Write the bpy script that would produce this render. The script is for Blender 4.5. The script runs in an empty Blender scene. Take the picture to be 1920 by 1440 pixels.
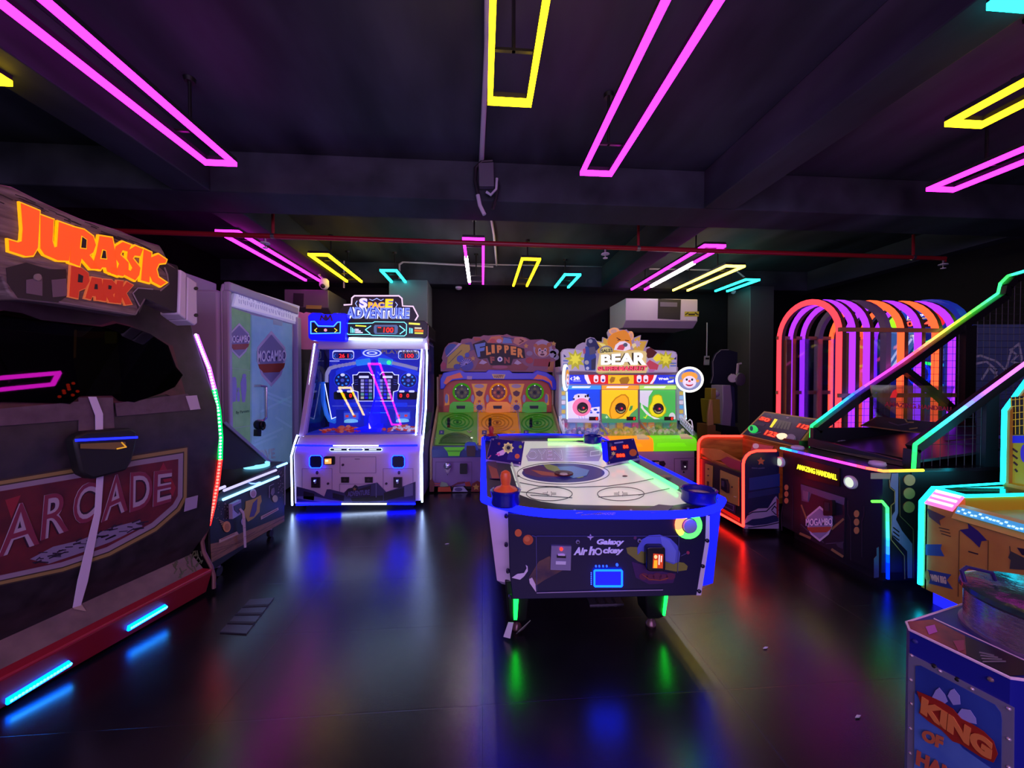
import bpy, bmesh, math, random
from mathutils import Vector
random.seed(7)
S = bpy.context.scene
COL = S.collection
# ---------------- camera, world, exposure ----------------
FPX, EYE = 720.0, 1.6
YAW, PITCH = math.atan2(55, FPX), math.atan2(11, FPX)
cd = bpy.data.cameras.new('camera'); cam = bpy.data.objects.new('camera', cd); COL.objects.link(cam)
cd.sensor_width = 36.0; cd.lens = 36.0 * FPX / 1920.0; cd.clip_start = 0.05; cd.clip_end = 60
cam.location = (0, 0, EYE); cam.rotation_euler = (math.pi / 2 - PITCH, 0, -YAW)
S.camera = cam
S.view_settings.view_transform = 'Standard'; S.view_settings.look = 'None'
S.view_settings.gamma = 1.0; S.view_settings.use_curve_mapping = False
S.view_settings.exposure = 0.0
w = bpy.data.worlds.new('arcade_ambient'); S.world = w; w.use_nodes = True
w.node_tree.nodes['Background'].inputs[0].default_value = (0.55, 0.55, 0.9, 1)
w.node_tree.nodes['Background'].inputs[1].default_value = 0.085
S.cycles.use_denoising = True
S.cycles.max_bounces = 6; S.cycles.diffuse_bounces = 3; S.cycles.glossy_bounces = 3
S.cycles.transparent_max_bounces = 12; S.cycles.sample_clamp_indirect = 4.0

# light from the rest of the arcade, behind the viewer
for nm, loc, tgt, sx, sy, pw, col in (('arcade_glow', (.6, -2.6, 2.3), (.3, 4, .8), 4.0, 1.6, 150, (.72, .42, 1.0)), ('arcade_glow', (-2.6, -2.4, 2.6), (3, 3, .8), 2.0, 1.2, 50, (.6, .6, 1.0))):
    ld = bpy.data.lights.new(nm, 'AREA'); ld.shape = 'RECTANGLE'; ld.size = sx; ld.size_y = sy; ld.energy = pw; ld.color = col
    lo_ = bpy.data.objects.new(nm, ld); COL.objects.link(lo_); lo_.location = loc
    lo_.rotation_euler = (Vector(tgt)-Vector(loc)).to_track_quat('-Z', 'Y').to_euler()

# ---------------- pixel -> place ----------------
FW = Vector((math.sin(YAW)*math.cos(PITCH), math.cos(YAW)*math.cos(PITCH), -math.sin(PITCH)))
RT = Vector((math.cos(YAW), -math.sin(YAW), 0)); UP = RT.cross(FW)
CAM = Vector((0, 0, EYE))
def ray(x, y): return FW + RT*((x-960)/FPX) + UP*((720-y)/FPX)
def pl(x, y, p0, n):
    d = ray(x, y); return CAM + d*((Vector(p0)-CAM).dot(n)/d.dot(n))
def onz(x, y, z): return pl(x, y, (0, 0, z), Vector((0, 0, 1)))
def ony(x, y, Y): return pl(x, y, (0, Y, 0), Vector((0, 1, 0)))
def onx(x, y, X): return pl(x, y, (X, 0, 0), Vector((1, 0, 0)))
class Face:
    """a flat face of a thing: a point on it and the way it looks"""
    def __init__(s, p0, n, zm=None):
        s.p = Vector(p0); s.n = Vector(n).normalized(); s.zm = zm
    def at(s, q, d=0.0):
        if s.zm: q = (q[0]/s.zm[2]+s.zm[0], q[1]/s.zm[2]+s.zm[1])
        return pl(q[0], q[1], s.p, s.n) + s.n*d
    def z(s, ox, oy, k): return Face(s.p, s.n, (ox, oy, k))
def face3(a, b, c):
    a, b, c = Vector(a), Vector(b), Vector(c); n = (b-a).cross(c-a).normalized()
    if n.dot(CAM-a) < 0: n = -n
    return Face(a, n)

# ---------------- materials ----------------
def lin(h):
    h = h.lstrip('#'); o = []
    for i in (0, 2, 4):
        c = int(h[i:i+2], 16)/255.0
        o.append(c/12.92 if c <= 0.04045 else ((c+0.055)/1.055)**2.4)
    return o
_m = {}
def mat(h, rough=0.5, metal=0.0, e=0.0, sample=False, coat=0.0):
    k = (h, rough, metal, e, sample, coat)
    if k in _m: return _m[k]
    m = bpy.data.materials.new('m_%s_%d' % (h, len(_m))); m.use_nodes = True
    b = m.node_tree.nodes['Principled BSDF']; c = lin(h)
    b.inputs['Base Color'].default_value = (*c, 1); b.inputs['Roughness'].default_value = rough
    b.inputs['Metallic'].default_value = metal; b.inputs['Coat Weight'].default_value = coat
    if e > 0:
        b.inputs['Emission Color'].default_value = (*c, 1); b.inputs['Emission Strength'].default_value = e
        if not sample: m.cycles.emission_sampling = 'NONE'
    _m[k] = m; return m
def lamp(r, g, b_, sample=True):
    """a lit tube or LED of linear colour r, g, b"""
    k = ('L', r, g, b_, sample)
    if k in _m: return _m[k]
    m = bpy.data.materials.new('lit_%d' % len(_m)); m.use_nodes = True; nt = m.node_tree
    nt.nodes.remove(nt.nodes['Principled BSDF']); e = nt.nodes.new('ShaderNodeEmission')
    e.inputs[0].default_value = (r, g, b_, 1); e.inputs[1].default_value = 1.0
    nt.links.new(e.outputs[0], nt.nodes['Material Output'].inputs[0])
    if not sample: m.cycles.emission_sampling = 'NONE'
    _m[k] = m; return m
def glass(tint='ffffff', refl=0.10, rough=0.03, see=0.95, fres=0.3):
    k = ('G', tint, refl, rough, see, fres)
    if k in _m: return _m[k]
    m = bpy.data.materials.new('glass_%d' % len(_m)); m.use_nodes = True; nt = m.node_tree; N = nt.nodes
    N.remove(N['Principled BSDF'])
    t = N.new('ShaderNodeBsdfTransparent'); c = lin(tint); t.inputs[0].default_value = (c[0]*see, c[1]*see, c[2]*see, 1)
    g = N.new('ShaderNodeBsdfGlossy'); g.inputs['Roughness'].default_value = rough
    lw = N.new('ShaderNodeLayerWeight'); lw.inputs[0].default_value = 0.25
    mp = N.new('ShaderNodeMath'); mp.operation = 'MULTIPLY_ADD'; mp.inputs[1].default_value = fres; mp.inputs[2].default_value = refl
    mx = N.new('ShaderNodeMixShader')
    nt.links.new(lw.outputs['Fresnel'], mp.inputs[0]); nt.links.new(mp.outputs[0], mx.inputs[0])
    nt.links.new(t.outputs[0], mx.inputs[1]); nt.links.new(g.outputs[0], mx.inputs[2])
    nt.links.new(mx.outputs[0], N['Material Output'].inputs[0]); _m[k] = m; return m
def textured(name, ca, cb, scale, r0, r1, bump=0.0, stretch=(1, 1, 1), detail=6, spec=0.5):
    m = bpy.data.materials.new(name); m.use_nodes = True; nt = m.node_tree; N = nt.nodes; b = N['Principled BSDF']
    tc = N.new('ShaderNodeTexCoord'); mp = N.new('ShaderNodeMapping'); mp.inputs['Scale'].default_value = stretch
    no = N.new('ShaderNodeTexNoise'); no.inputs['Scale'].default_value = scale; no.inputs['Detail'].default_value = detail
    cr = N.new('ShaderNodeValToRGB'); cr.color_ramp.elements[0].position = .3; cr.color_ramp.elements[1].position = .72
    cr.color_ramp.elements[0].color = (*lin(ca), 1); cr.color_ramp.elements[1].color = (*lin(cb), 1)
    mr = N.new('ShaderNodeMapRange'); mr.inputs['To Min'].default_value = r0; mr.inputs['To Max'].default_value = r1
    L = nt.links.new
    L(tc.outputs['Object'], mp.inputs[0]); L(mp.outputs[0], no.inputs['Vector']); L(no.outputs[0], cr.inputs[0])
    L(cr.outputs[0], b.inputs['Base Color']); L(no.outputs[0], mr.inputs[0]); L(mr.outputs[0], b.inputs['Roughness'])
    b.inputs['Specular IOR Level'].default_value = spec
    if bump:
        bp = N.new('ShaderNodeBump'); bp.inputs['Strength'].default_value = bump; bp.inputs['Distance'].default_value = .02
        L(no.outputs[0], bp.inputs['Height']); L(bp.outputs[0], b.inputs['Normal'])
    return m

# ---------------- mesh building ----------------
_txt = {}
def text_mesh(s, bold):
    k = (s, bold)
    if k not in _txt:
        c = bpy.data.curves.new('t', 'FONT'); c.body = s; c.offset = bold; c.resolution_u = 4
        o = bpy.data.objects.new('t', c); COL.objects.link(o)
        bpy.context.view_layer.update()
        me = bpy.data.meshes.new_from_object(o.evaluated_get(bpy.context.evaluated_depsgraph_get()))
        vs = [v.co.copy() for v in me.vertices]; fs = [tuple(p.vertices) for p in me.polygons]
        bpy.data.objects.remove(o); bpy.data.curves.remove(c); bpy.data.meshes.remove(me)
        x0 = min(v.x for v in vs); x1 = max(v.x for v in vs); y0 = min(v.y for v in vs); y1 = max(v.y for v in vs)
        _txt[k] = ([((v.x-x0)/(x1-x0), (v.y-y0)/(y1-y0)) for v in vs], fs)
    return _txt[k]
def grow(pts, r):
    n = len(pts); A = sum(pts[i][0]*pts[(i+1) % n][1]-pts[(i+1) % n][0]*pts[i][1] for i in range(n)); sg = 1 if A > 0 else -1
    out = []
    for i in range(n):
        a, b, c = pts[i-1], pts[i], pts[(i+1) % n]
        e1 = Vector((b[0]-a[0], b[1]-a[1])); e2 = Vector((c[0]-b[0], c[1]-b[1]))
        if e1.length < 1e-6 or e2.length < 1e-6: out.append(b); continue
        n1 = Vector((e1.y, -e1.x)).normalized(); n2 = Vector((e2.y, -e2.x)).normalized(); m = n1+n2
        if m.length < .3: m = n1
        m = m.normalized(); k = min(1.8, 1/max(.3, m.dot(n1)))
        out.append((b[0]+m.x*r*k*sg, b[1]+m.y*r*k*sg))
    return out
def ell(cx, cy, rx, ry=None, n=24, a0=0, a1=360):
    ry = rx if ry is None else ry; full = abs(a1-a0) >= 360
    return [(cx+rx*math.cos(math.radians(a0+(a1-a0)*i/(n if full else n-1))), cy+ry*math.sin(math.radians(a0+(a1-a0)*i/(n if full else n-1)))) for i in range(n)]
def star(cx, cy, r, k=.45, n=5, rot=-90):
    return [(cx+(r if i % 2 == 0 else r*k)*math.cos(math.radians(rot+180*i/n)), cy+(r if i % 2 == 0 else r*k)*math.sin(math.radians(rot+180*i/n))) for i in range(2*n)]
def rbox(x0, y0, x1, y1, r, n=5):
    o = []
    for cx, cy, a in ((x1-r, y1-r, 0), (x0+r, y1-r, 90), (x0+r, y0+r, 180), (x1-r, y0+r, 270)):
        o += [(cx+r*math.cos(math.radians(a+90*i/n)), cy+r*math.sin(math.radians(a+90*i/n))) for i in range(n+1)]
    return o
def quad(q, pts):
    """unit-square points laid into the four corners bl, br, tr, tl"""
    (a, b, c, d) = q
    return [(a[0]*(1-u)*(1-v)+b[0]*u*(1-v)+c[0]*u*v+d[0]*(1-u)*v, a[1]*(1-u)*(1-v)+b[1]*u*(1-v)+c[1]*u*v+d[1]*(1-u)*v) for u, v in pts]
class MB:
    def __init__(s): s.v = []; s.f = []; s.mi = []; s.ms = []
    def _mi(s, m):
        if m not in s.ms: s.ms.append(m)
        return s.ms.index(m)
    def add(s, vs, fs, m):
        o = len(s.v); s.v += [Vector(v) for v in vs]; k = s._mi(m)
        for f in fs: s.f.append([i+o for i in f]); s.mi.append(k)
        return s
    def box(s, x0, x1, y0, y1, z0, z1, m):
        return s.prism([(x0, y0, z0), (x1, y0, z0), (x1, y1, z0), (x0, y1, z0)], (0, 0, z1-z0), m)
    def prism(s, pts, vec, m):
        n = len(pts); a = [Vector(p) for p in pts]; b = [p+Vector(vec) for p in a]
        return s.add(a+b, [list(range(n))[::-1], list(range(n, 2*n))]+[[i, (i+1) % n, n+(i+1) % n, n+i] for i in range(n)], m)
    def loft(s, rings, m, cap=True):
        n = len(rings[0]); vs = [p for r in rings for p in r]; fs = []
        for k in range(len(rings)-1):
            fs += [[k*n+i, k*n+(i+1) % n, (k+1)*n+(i+1) % n, (k+1)*n+i] for i in range(n)]
        if cap: fs += [list(range(n))[::-1], list(range((len(rings)-1)*n, len(rings)*n))]
        return s.add(vs, fs, m)
    def cyl(s, p0, p1, r0, r1, m, n=20):
        p0, p1 = Vector(p0), Vector(p1); ax = (p1-p0).normalized()
        u = ax.orthogonal().normalized(); w_ = ax.cross(u)
        R = lambda c, r: [c+u*(r*math.cos(2*math.pi*i/n))+w_*(r*math.sin(2*math.pi*i/n)) for i in range(n)]
        return s.loft([R(p0, r0), R(p1, r1)], m)
    def lathe(s, c, prof, m, n=24, ax=(0, 0, 1)):
        ax = Vector(ax).normalized(); u = ax.orthogonal().normalized(); w_ = ax.cross(u); c = Vector(c)
        return s.loft([[c+ax*h+u*(r*math.cos(2*math.pi*i/n))+w_*(r*math.sin(2*math.pi*i/n)) for i in range(n)] for r, h in prof], m)
    def sph(s, c, r, m, n=10, sz=1.0):
        return s.lathe(c, [(max(1e-4, r*math.sin(math.pi*k/n)), -r*sz*math.cos(math.pi*k/n)) for k in range(n+1)], m, n=max(8, n+4))
    def tube(s, pts, r, m, n=6, closed=False, sq=False):
        P = [Vector(p) for p in pts]; N = len(P); rings = []
        if sq: n = 4
        ref = None
        for i in range(N):
            a = P[i-1] if (i or closed) else P[i]; b = P[(i+1) % N] if (i < N-1 or closed) else P[i]
            t1 = (P[i]-a); t2 = (b-P[i]); t = ((t1.normalized() if t1.length else Vector())+(t2.normalized() if t2.length else Vector()))
            t = t.normalized() if t.length > 1e-6 else (t1 if t1.length else t2).normalized()
            if ref is None: ref = Vector((0, 0, 1)) if abs(t.z) < .9 else Vector((0, 1, 0))
            u = ref-t*ref.dot(t)
            u = u.normalized() if u.length > 1e-4 else t.orthogonal().normalized()
            ref = u; w_ = t.cross(u)
            k = 1.0
            if t1.length and t2.length: k = 1/max(.5, t.dot(t1.normalized()))
            of = math.pi/4 if sq else 0; rr = r*(1.414 if sq else 1)
            rings.append([P[i]+u*(rr*math.cos(2*math.pi*j/n+of))+w_*(rr*k*math.sin(2*math.pi*j/n+of)) for j in range(n)])
        if closed: rings.append(rings[0]); return s.loft(rings, m, cap=False)
        return s.loft(rings, m)
    # --- work laid on a Face, in photo coordinates
    def art(s, F, pts, m, d=0.0, t=0.002):
        return s.prism([F.at(p, d) for p in pts], F.n*t, m)
    def line(s, F, pts, wd, m, d=0.0, t=0.002, closed=False):
        """a band of width wd (photo units) along pts"""
        n = len(pts); k = n if closed else n-1
        for i in range(k):
            a, b = Vector(pts[i]), Vector(pts[(i+1) % n]); e = (b-a)
            if e.length < 1e-6: continue
            e = e.normalized(); q = Vector((-e.y, e.x))*wd/2; e = e*wd*.35
            s.art(F, [a-e+q, b+e+q, b+e-q, a-e-q], m, d, t)
        return s
    def text(s, F, st, q, m, d=0.0, t=0.002, bold=0.0):
        vs, fs = text_mesh(st, bold); P = quad(q, vs); n = len(P)
        A = [F.at(p, d) for p in P]; B = [p+F.n*t for p in A]; cnt = {}
        for f in fs:
            for i in range(len(f)):
                e = (f[i], f[(i+1) % len(f)]); kk = tuple(sorted(e)); cnt[kk] = None if kk in cnt else e
        fa = [[i+n for i in f] for f in fs]+[[e[0], e[1], e[1]+n, e[0]+n] for e in cnt.values() if e]
        return s.add(A+B, fa, m)
    def led(s, pts, cols, r, step=.08, sample=True, sq=False):
        """an LED strip whose colour runs through cols along the path"""
        P = [Vector(p) for p in pts]; L = [0]
        for i in range(1, len(P)): L.append(L[-1]+(P[i]-P[i-1]).length)
        def at(x):
            for i in range(1, len(P)):
                if x <= L[i]+1e-9: return P[i-1].lerp(P[i], (x-L[i-1])/max(1e-9, L[i]-L[i-1]))
            return P[-1]
        cut = sorted(set([round(i*L[-1]/max(1, int(L[-1]/step)), 5) for i in range(max(1, int(L[-1]/step))+1)]+[round(x, 5) for x in L]))
        for a, b in zip(cut, cut[1:]):
            if b-a < 1e-4: continue
            f = (a+b)/2/L[-1]*(len(cols)-1); i = min(int(f), len(cols)-2) if len(cols) > 1 else 0
            c = [cols[i][k]+((cols[i+1][k]-cols[i][k])*(f-i) if len(cols) > 1 else 0) for k in range(3)]
            s.tube([at(a), at(b)], r, lamp(*[round(x*4)/4 if x > .5 else round(x*20)/20 for x in c], sample), sq=sq)
        return s
    def to(s, name, root=None, bevel=0.0, smooth=True):
        off = Vector(root.location) if root is not None else Vector()
        p = root
        while p is not None and p.parent is not None: p = p.parent; off += Vector(p.location)
        me = bpy.data.meshes.new(name); me.from_pydata([tuple(v-off) for v in s.v], [], s.f)
        for m in s.ms: me.materials.append(m)
        me.polygons.foreach_set('material_index', s.mi)
        bm = bmesh.new(); bm.from_mesh(me); bmesh.ops.recalc_face_normals(bm, faces=bm.faces[:]); bm.to_mesh(me); bm.free()
        if smooth:
            me.polygons.foreach_set('use_smooth', [True]*len(me.polygons)); me.set_sharp_from_angle(angle=math.radians(35))
        me.update()
        o = bpy.data.objects.new(name, me); COL.objects.link(o)
        if root is not None: o.parent = root
        if bevel:
            b = o.modifiers.new('edge', 'BEVEL'); b.width = bevel; b.segments = 2; b.limit_method = 'ANGLE'; b.angle_limit = math.radians(40)
        return o
def tag(o, label, cat, group=None, kind=None):
    o['label'] = label; o['category'] = cat
    if group: o['group'] = group
    if kind: o['kind'] = kind
    return o
def thing(name, label, cat, loc, group=None):
    o = bpy.data.objects.new(name, None); COL.objects.link(o); o.location = loc; o.empty_display_size = .1
    return tag(o, label, cat, group)
def struct(name, mb, label, cat, **k):
    o = mb.to(name, None, **k); tag(o, label, cat, kind='structure'); return o
def part_label(o, s): o['label'] = s; return o
def copy_tree(o, loc):
    r = o.copy(); COL.objects.link(r); r.location = loc
    for ch in list(o.children):
        c = ch.copy(); COL.objects.link(c); c.parent = r
        for g in ch.children:
            d = g.copy(); COL.objects.link(d); d.parent = c
    return r
BLK = mat('0b0b0d', .45); DRK = mat('17161b', .5); WHT = mat('d9d6de', .45); LAV = mat('b9a8cc', .5)
STEEL = mat('9a98a0', .3, .9); RED7 = mat('ff2010', .5, 0, 2.2); PIX = mat('0c0206', .3)
MAG, YEL, TEA, WHI = (9.0, .11, 7.4), (12, 7.5, .05), (.1, 8.5, 8.0), (26, 25, 24)

# ---------------- the room ----------------
CEIL, BEAM = 3.82, 3.42
def floor_mat():
    m = textured('black_vinyl_floor', '08080a', '111014', 3.0, .21, .28, .03, (1, 1, 1), 3, 1.0)
    nt = m.node_tree; N = nt.nodes; b = N['Principled BSDF']
    tc = N.new('ShaderNodeTexCoord'); br = N.new('ShaderNodeTexBrick'); br.inputs['Scale'].default_value = 1.0
    br.offset = 0.0; br.inputs['Brick Width'].default_value = 1.25; br.inputs['Row Height'].default_value = .62
    br.inputs['Mortar Size'].default_value = .004; br.inputs['Mortar Smooth'].default_value = .3
    bp = N.new('ShaderNodeBump'); bp.inputs['Strength'].default_value = .25; bp.inputs['Distance'].default_value = .004; bp.invert = True
    n2 = N.new('ShaderNodeTexNoise'); n2.inputs['Scale'].default_value = 260; n2.inputs['Detail'].default_value = 2
    b2 = N.new('ShaderNodeBump'); b2.inputs['Strength'].default_value = .12; b2.inputs['Distance'].default_value = .002
    nt.links.new(tc.outputs['Object'], br.inputs['Vector']); nt.links.new(br.outputs['Fac'], bp.inputs['Height'])
    nt.links.new(tc.outputs['Object'], n2.inputs['Vector']); nt.links.new(n2.outputs[0], b2.inputs['Height'])
    nt.links.new(bp.outputs[0], b2.inputs['Normal']); nt.links.new(b2.outputs[0], b.inputs['Normal'])
    return m
CONC = textured('black_painted_concrete', '1c2027', '3e434d', 2.2, .6, .85, .35, (1, .35, 1), 8, .25)
WALLM = textured('black_wall_paint', '070709', '0f0e13', 3, .6, .8, .1, spec=.15)
struct('floor', MB().box(-6, 7.2, -3, 8.1, -.1, 0, floor_mat()), 'glossy black vinyl floor with blurred coloured reflections', 'floor')
struct('ceiling', MB().box(-6, 7.2, -3, 8.1, CEIL, CEIL+.1, CONC), 'black painted rough concrete ceiling', 'ceiling')
struct('wall_back', MB().box(-6, 7.2, 7.95, 8.1, 0, CEIL, WALLM), 'black back wall behind the row of machines', 'wall')
struct('wall_left', MB().box(-5.0, -4.85, -3, 8, 0, CEIL, WALLM), 'black left wall behind the dinosaur cabinet', 'wall')
wr = MB().box(7.0, 7.15, -3, 8, 0, CEIL, WALLM)
BLU = mat('1d2b70', .6); LIN = mat('8f8db0', .6); FR = Face((7.0, 5, 1), (-1, 0, 0)).z(1620, 500, 3.6)
wr.art(FR, [(690, 390), (1090, 390), (1150, 1100), (690, 1100)], BLU, .002, .004)
for p in ([(700, 620), (790, 600), (900, 640), (960, 700), (930, 760)], [(740, 660), (830, 640), (900, 700), (880, 790)], [(960, 700), (1000, 560), (1050, 520), (1070, 620), (1060, 680)], [(800, 760), (850, 680), (920, 760), (990, 720)], [(990, 560), (1040, 600), (1000, 640), (1060, 660)]):
    wr.line(FR, p, 14, LIN, .006, .003)
struct('wall_right', wr, 'black right wall with a blue painted mural of pale curved lines', 'wall')
struct('trim_1', MB().box(-5, 7, 3.98, 4.48, BEAM, CEIL, CONC), 'wide black cross beam under the ceiling', 'beam', bevel=.01)
struct('trim_2', MB().box(2.37, 2.72, -3, 3.98, BEAM, CEIL, CONC).box(2.37, 2.72, 4.48, 7.55, BEAM, CEIL, CONC), 'black lengthwise beam to the right of the middle lamps', 'beam', bevel=.01)
struct('trim_3', MB().box(-2.98, -2.64, -3, 3.98, BEAM, CEIL, CONC).box(-2.98, -2.64, 4.48, 7.55, BEAM, CEIL, CONC), 'black lengthwise beam above the dinosaur cabinet', 'beam', bevel=.01)
struct('trim_4', MB().box(-5, 7, 7.55, 7.95, BEAM, CEIL, CONC), 'black beam along the top of the back wall', 'beam', bevel=.01)
struct('trim_5', MB().box(6.75, 7.0, -3, 3.98, BEAM, CEIL, CONC).box(6.75, 7.0, 4.48, 7.55, BEAM, CEIL, CONC), 'black beam along the top of the right wall', 'beam', bevel=.01)
GREY = mat('5a6468', .6)
p_ = MB().box(-1.72, -1.02, 7.25, 7.9, 0, BEAM, GREY)
struct('trim_6', p_, 'grey green pillar behind the space cabinet', 'pillar', bevel=.01)
struct('trim_7', MB().box(5.25, 5.75, 7.2, 7.9, 0, BEAM, mat('3a3a3e', .6)), 'dark grey pillar behind the arched tunnel game', 'pillar', bevel=.01)

# ---------------- ceiling lamps ----------------
def neon(name, label, x0, x1, y0, y1, col, group, rods, white=None, z=3.38):
    t = thing(name, label, 'ceiling lamp', ((x0+x1)/2, (y0+y1)/2, z), group)
    h = .016; HOUS = mat('3b383f', .4, .6)
    f = MB()
    for (a, b, c, d) in ((x0-h, x0+h, y0-h, y1+h), (x1-h, x1+h, y0-h, y1+h), (x0+h, x1-h, y0-h, y0+h), (x0+h, x1-h, y1-h, y1+h)):
        f.box(a, b, c, d, z+.012, z+.045, HOUS)
    f.to('housing', t)
    m = lamp(*col); g = MB()
    sides = [('x0', (x0-h, x0+h, y0-h, y1+h)), ('x1', (x1-h, x1+h, y0-h, y1+h)), ('a', (x0+h, x1-h, y0-h, y0+h)), ('b', (x0+h, x1-h, y1-h, y1+h))]
    for k, (a, b, c, d) in sides:
        if k == 'b' and y1 > 7: continue
        if white and white[0] == k:
            g.box(a, b, c, white[1], z-.022, z+.012, m); g.box(a, b, white[2], d, z-.022, z+.012, m)
            part_label(MB().box(a-.008, b+.008, white[1], white[2], z-.03, z+.012, lamp(*WHI)).to('white_tube', t), 'white tube among the pink ones')
        else: g.box(a, b, c, d, z-.022, z+.012, m)
    g.to('neon_tube', t)
    for rx, ry in rods:
        MB().cyl((rx, ry, z+.045), (rx, ry, CEIL), .011, .011, BLK, 8).cyl((rx, ry, CEIL-.03), (rx, ry, CEIL), .035, .04, BLK, 12).to('hanger', t)
        MB().box(x0, x1, ry-.01, ry+.01, z+.045, z+.06, BLK).to('crossbar', t)
    return t
G1, G2 = 'neon rectangles near the camera', 'neon rectangles over the back machines'
def lampset(g, L):
    for name, label, x0, y0, x1, y1, c, wh in L:
        neon(name, label, x0, x1, y0, y1, c, g, [((x0+x1)/2, y0+.45), ((x0+x1)/2, y1-.32)] if y1-y0 > 1 else [((x0+x1)/2, y1-.3)], wh)
lampset(G1, [
 ('pink_neon_lamp', 'long pink neon rectangle hanging above the dinosaur cabinet', -2.27, .95, -2.05, 3.37, MAG, None),
 ('yellow_neon_lamp', 'yellow neon corner at the far left edge of the ceiling', -3.08, .8, -2.84, 2.55, YEL, None),
 ('yellow_neon_lamp', 'yellow neon rectangle beside the white conduit, nearest the middle', .05, .85, .3, 2.49, YEL, None),
 ('pink_neon_lamp', 'long pink neon rectangle just right of the white conduit', .86, .95, 1.11, 3.29, MAG, None),
 ('teal_neon_lamp', 'teal neon lamp cut by the top right corner', 2.42, .7, 2.68, 1.67, TEA, None),
 ('yellow_neon_lamp', 'yellow neon rectangle at the upper right edge', 3.24, .85, 3.49, 2.46, YEL, None),
 ('pink_neon_lamp', 'pink neon rectangle at right edge, below the yellow one', 4.18, .95, 4.43, 3.32, MAG, None)])
lampset(G2, [
 ('pink_neon_lamp', 'pink neon rectangle under the red pipe, left of the security camera', -3.2, 4.93, -2.96, 7.25, MAG, None),
 ('yellow_neon_lamp', 'yellow neon rectangle right of the security camera', -2.48, 5.75, -2.22, 7.27, YEL, None),
 ('teal_neon_lamp', 'small teal neon rectangle over the space cabinet', -1.67, 6.5, -1.42, 7.25, TEA, None),
 ('pink_neon_lamp', 'pink neon rectangle with one white tube, over the flipper cabinet', -.24, 4.96, .01, 7.25, MAG, ('x0', 5.7, 7.1)),
 ('yellow_neon_lamp', 'yellow neon rectangle over the flipper cabinet', .59, 5.72, .85, 7.36, YEL, None),
 ('teal_neon_lamp', 'small teal neon rectangle left of the white sprinkler', 1.41, 6.52, 1.67, 7.42, TEA, None),
 ('pink_neon_lamp', 'pink neon rectangle with white tube, above the air conditioner', 2.97, 4.96, 3.24, 7.48, MAG, ('x1', 5.7, 7.2)),
 ('yellow_neon_lamp', 'pale yellow neon rectangle above the air conditioner', 3.84, 5.83, 4.14, 7.5, (11, 8.0, .6), None),
 ('teal_neon_lamp', 'teal neon rectangle beside the pillar, last on the right', 4.73, 6.61, 4.98, 7.5, TEA, None)])

# ---------------- pipes and fittings under the ceiling ----------------
RP = mat('8d1220', .35)
t = thing('sprinkler_pipe', 'long red sprinkler pipe crossing below the ceiling', 'pipe', (1, 4.9, 3.3))
PA, PB = Vector((-4.85, 4.79, 3.3)), Vector((6.55, 5.0, 3.3))
pp = MB().tube([PA, PB], .03, RP, 12).tube([PB, PB+Vector((0, 0, -.05))], .02, RP, 8)
pp.to('pipe', t)
def pipe_at(px):
    a, b = PA.lerp(PB, 0), PB
    best = min(range(1001), key=lambda i: abs((lambda p: 960+FPX*(p-CAM).dot(RT)/(p-CAM).dot(FW))(a.lerp(b, i/1000))-px)); return a.lerp(b, best/1000)
for px in (512, 1197, 1712):
    p = pipe_at(px); MB().cyl(p+Vector((0, 0, .02)), (p.x, p.y, 3.62), .018, .018, RP, 8).cyl((p.x, p.y, 3.6), (p.x, p.y, CEIL), .008, .008, STEEL, 6).lathe(p, [(.036, -.02), (.036, .02)], STEEL, 12, (1, 0, 0)).to('pipe_hanger', t)
for px in (497, 1135, 1768):
    p = pipe_at(px)+Vector((0, 0, -.03)); s_ = MB().cyl(p, p+Vector((0, 0, -.05)), .014, .012, STEEL, 8)
    s_.lathe(p+Vector((0, 0, -.05)), [(.055, -.012), (.05, 0), (.012, .012)], WHT, 16).cyl(p+Vector((0, 0, -.05)), p+Vector((0, 0, -.11)), .007, .007, STEEL, 6).lathe(p+Vector((0, 0, -.115)), [(.03, 0), (.03, .008)], WHT, 12)
    s_.to('sprinkler_head', t)
CON = mat('b8b4c0', .5)
def conduit(name, label, pts, r=.016):
    tag(MB().tube(pts, r, CON, 8).to(name), label, 'pipe')
conduit('ceiling_conduit', 'white conduit along the ceiling above the yellow neon rectangle', [(.03, 1.2, CEIL-.02), (.03, 2.6, CEIL-.02), (-.01, 3.95, CEIL-.02), (-.01, 3.955, 3.66)], .018)
conduit('ceiling_conduit', 'white conduit hanging below the cable box behind the cross beam', [onz(921, 411, CEIL-.03), onz(926, 440, CEIL-.03), onz(929, 470, CEIL-.03), onz(931, 497, CEIL-.03)], .018)
conduit('wall_conduit', 'upper thin white conduit along the back beam', [ony(645, 540, 7.53), ony(645, 487, 7.53), ony(660, 484, 7.53), ony(935, 496, 7.53), ony(1133, 499, 7.53), ony(1137, 503, 7.53), ony(1137, 535, 7.53)])
conduit('wall_conduit', 'white conduit running down past the space cabinet sign', [ony(925, 500, 7.5), ony(756, 491, 7.5), ony(749, 496, 7.5), ony(749, 560, 7.5)], .02)
conduit('wall_conduit', 'white conduit on the back beam above the air conditioner', [ony(1217, 504, 7.53), ony(1380, 507, 7.53), ony(1396, 520, 7.53)])
t = thing('cable_box', 'grey junction box with looping cables on the cross beam', 'junction box', (0, 3.96, 3.5))
FB = Face((0, 3.97, 3.6), (0, -1, 0)).z(640, 0, 3)
MB().art(FB, [(772, 940), (855, 935), (858, 1068), (775, 1068)], mat('55525e', .5), 0, .08).to('box_body', t, bevel=.006)
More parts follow.
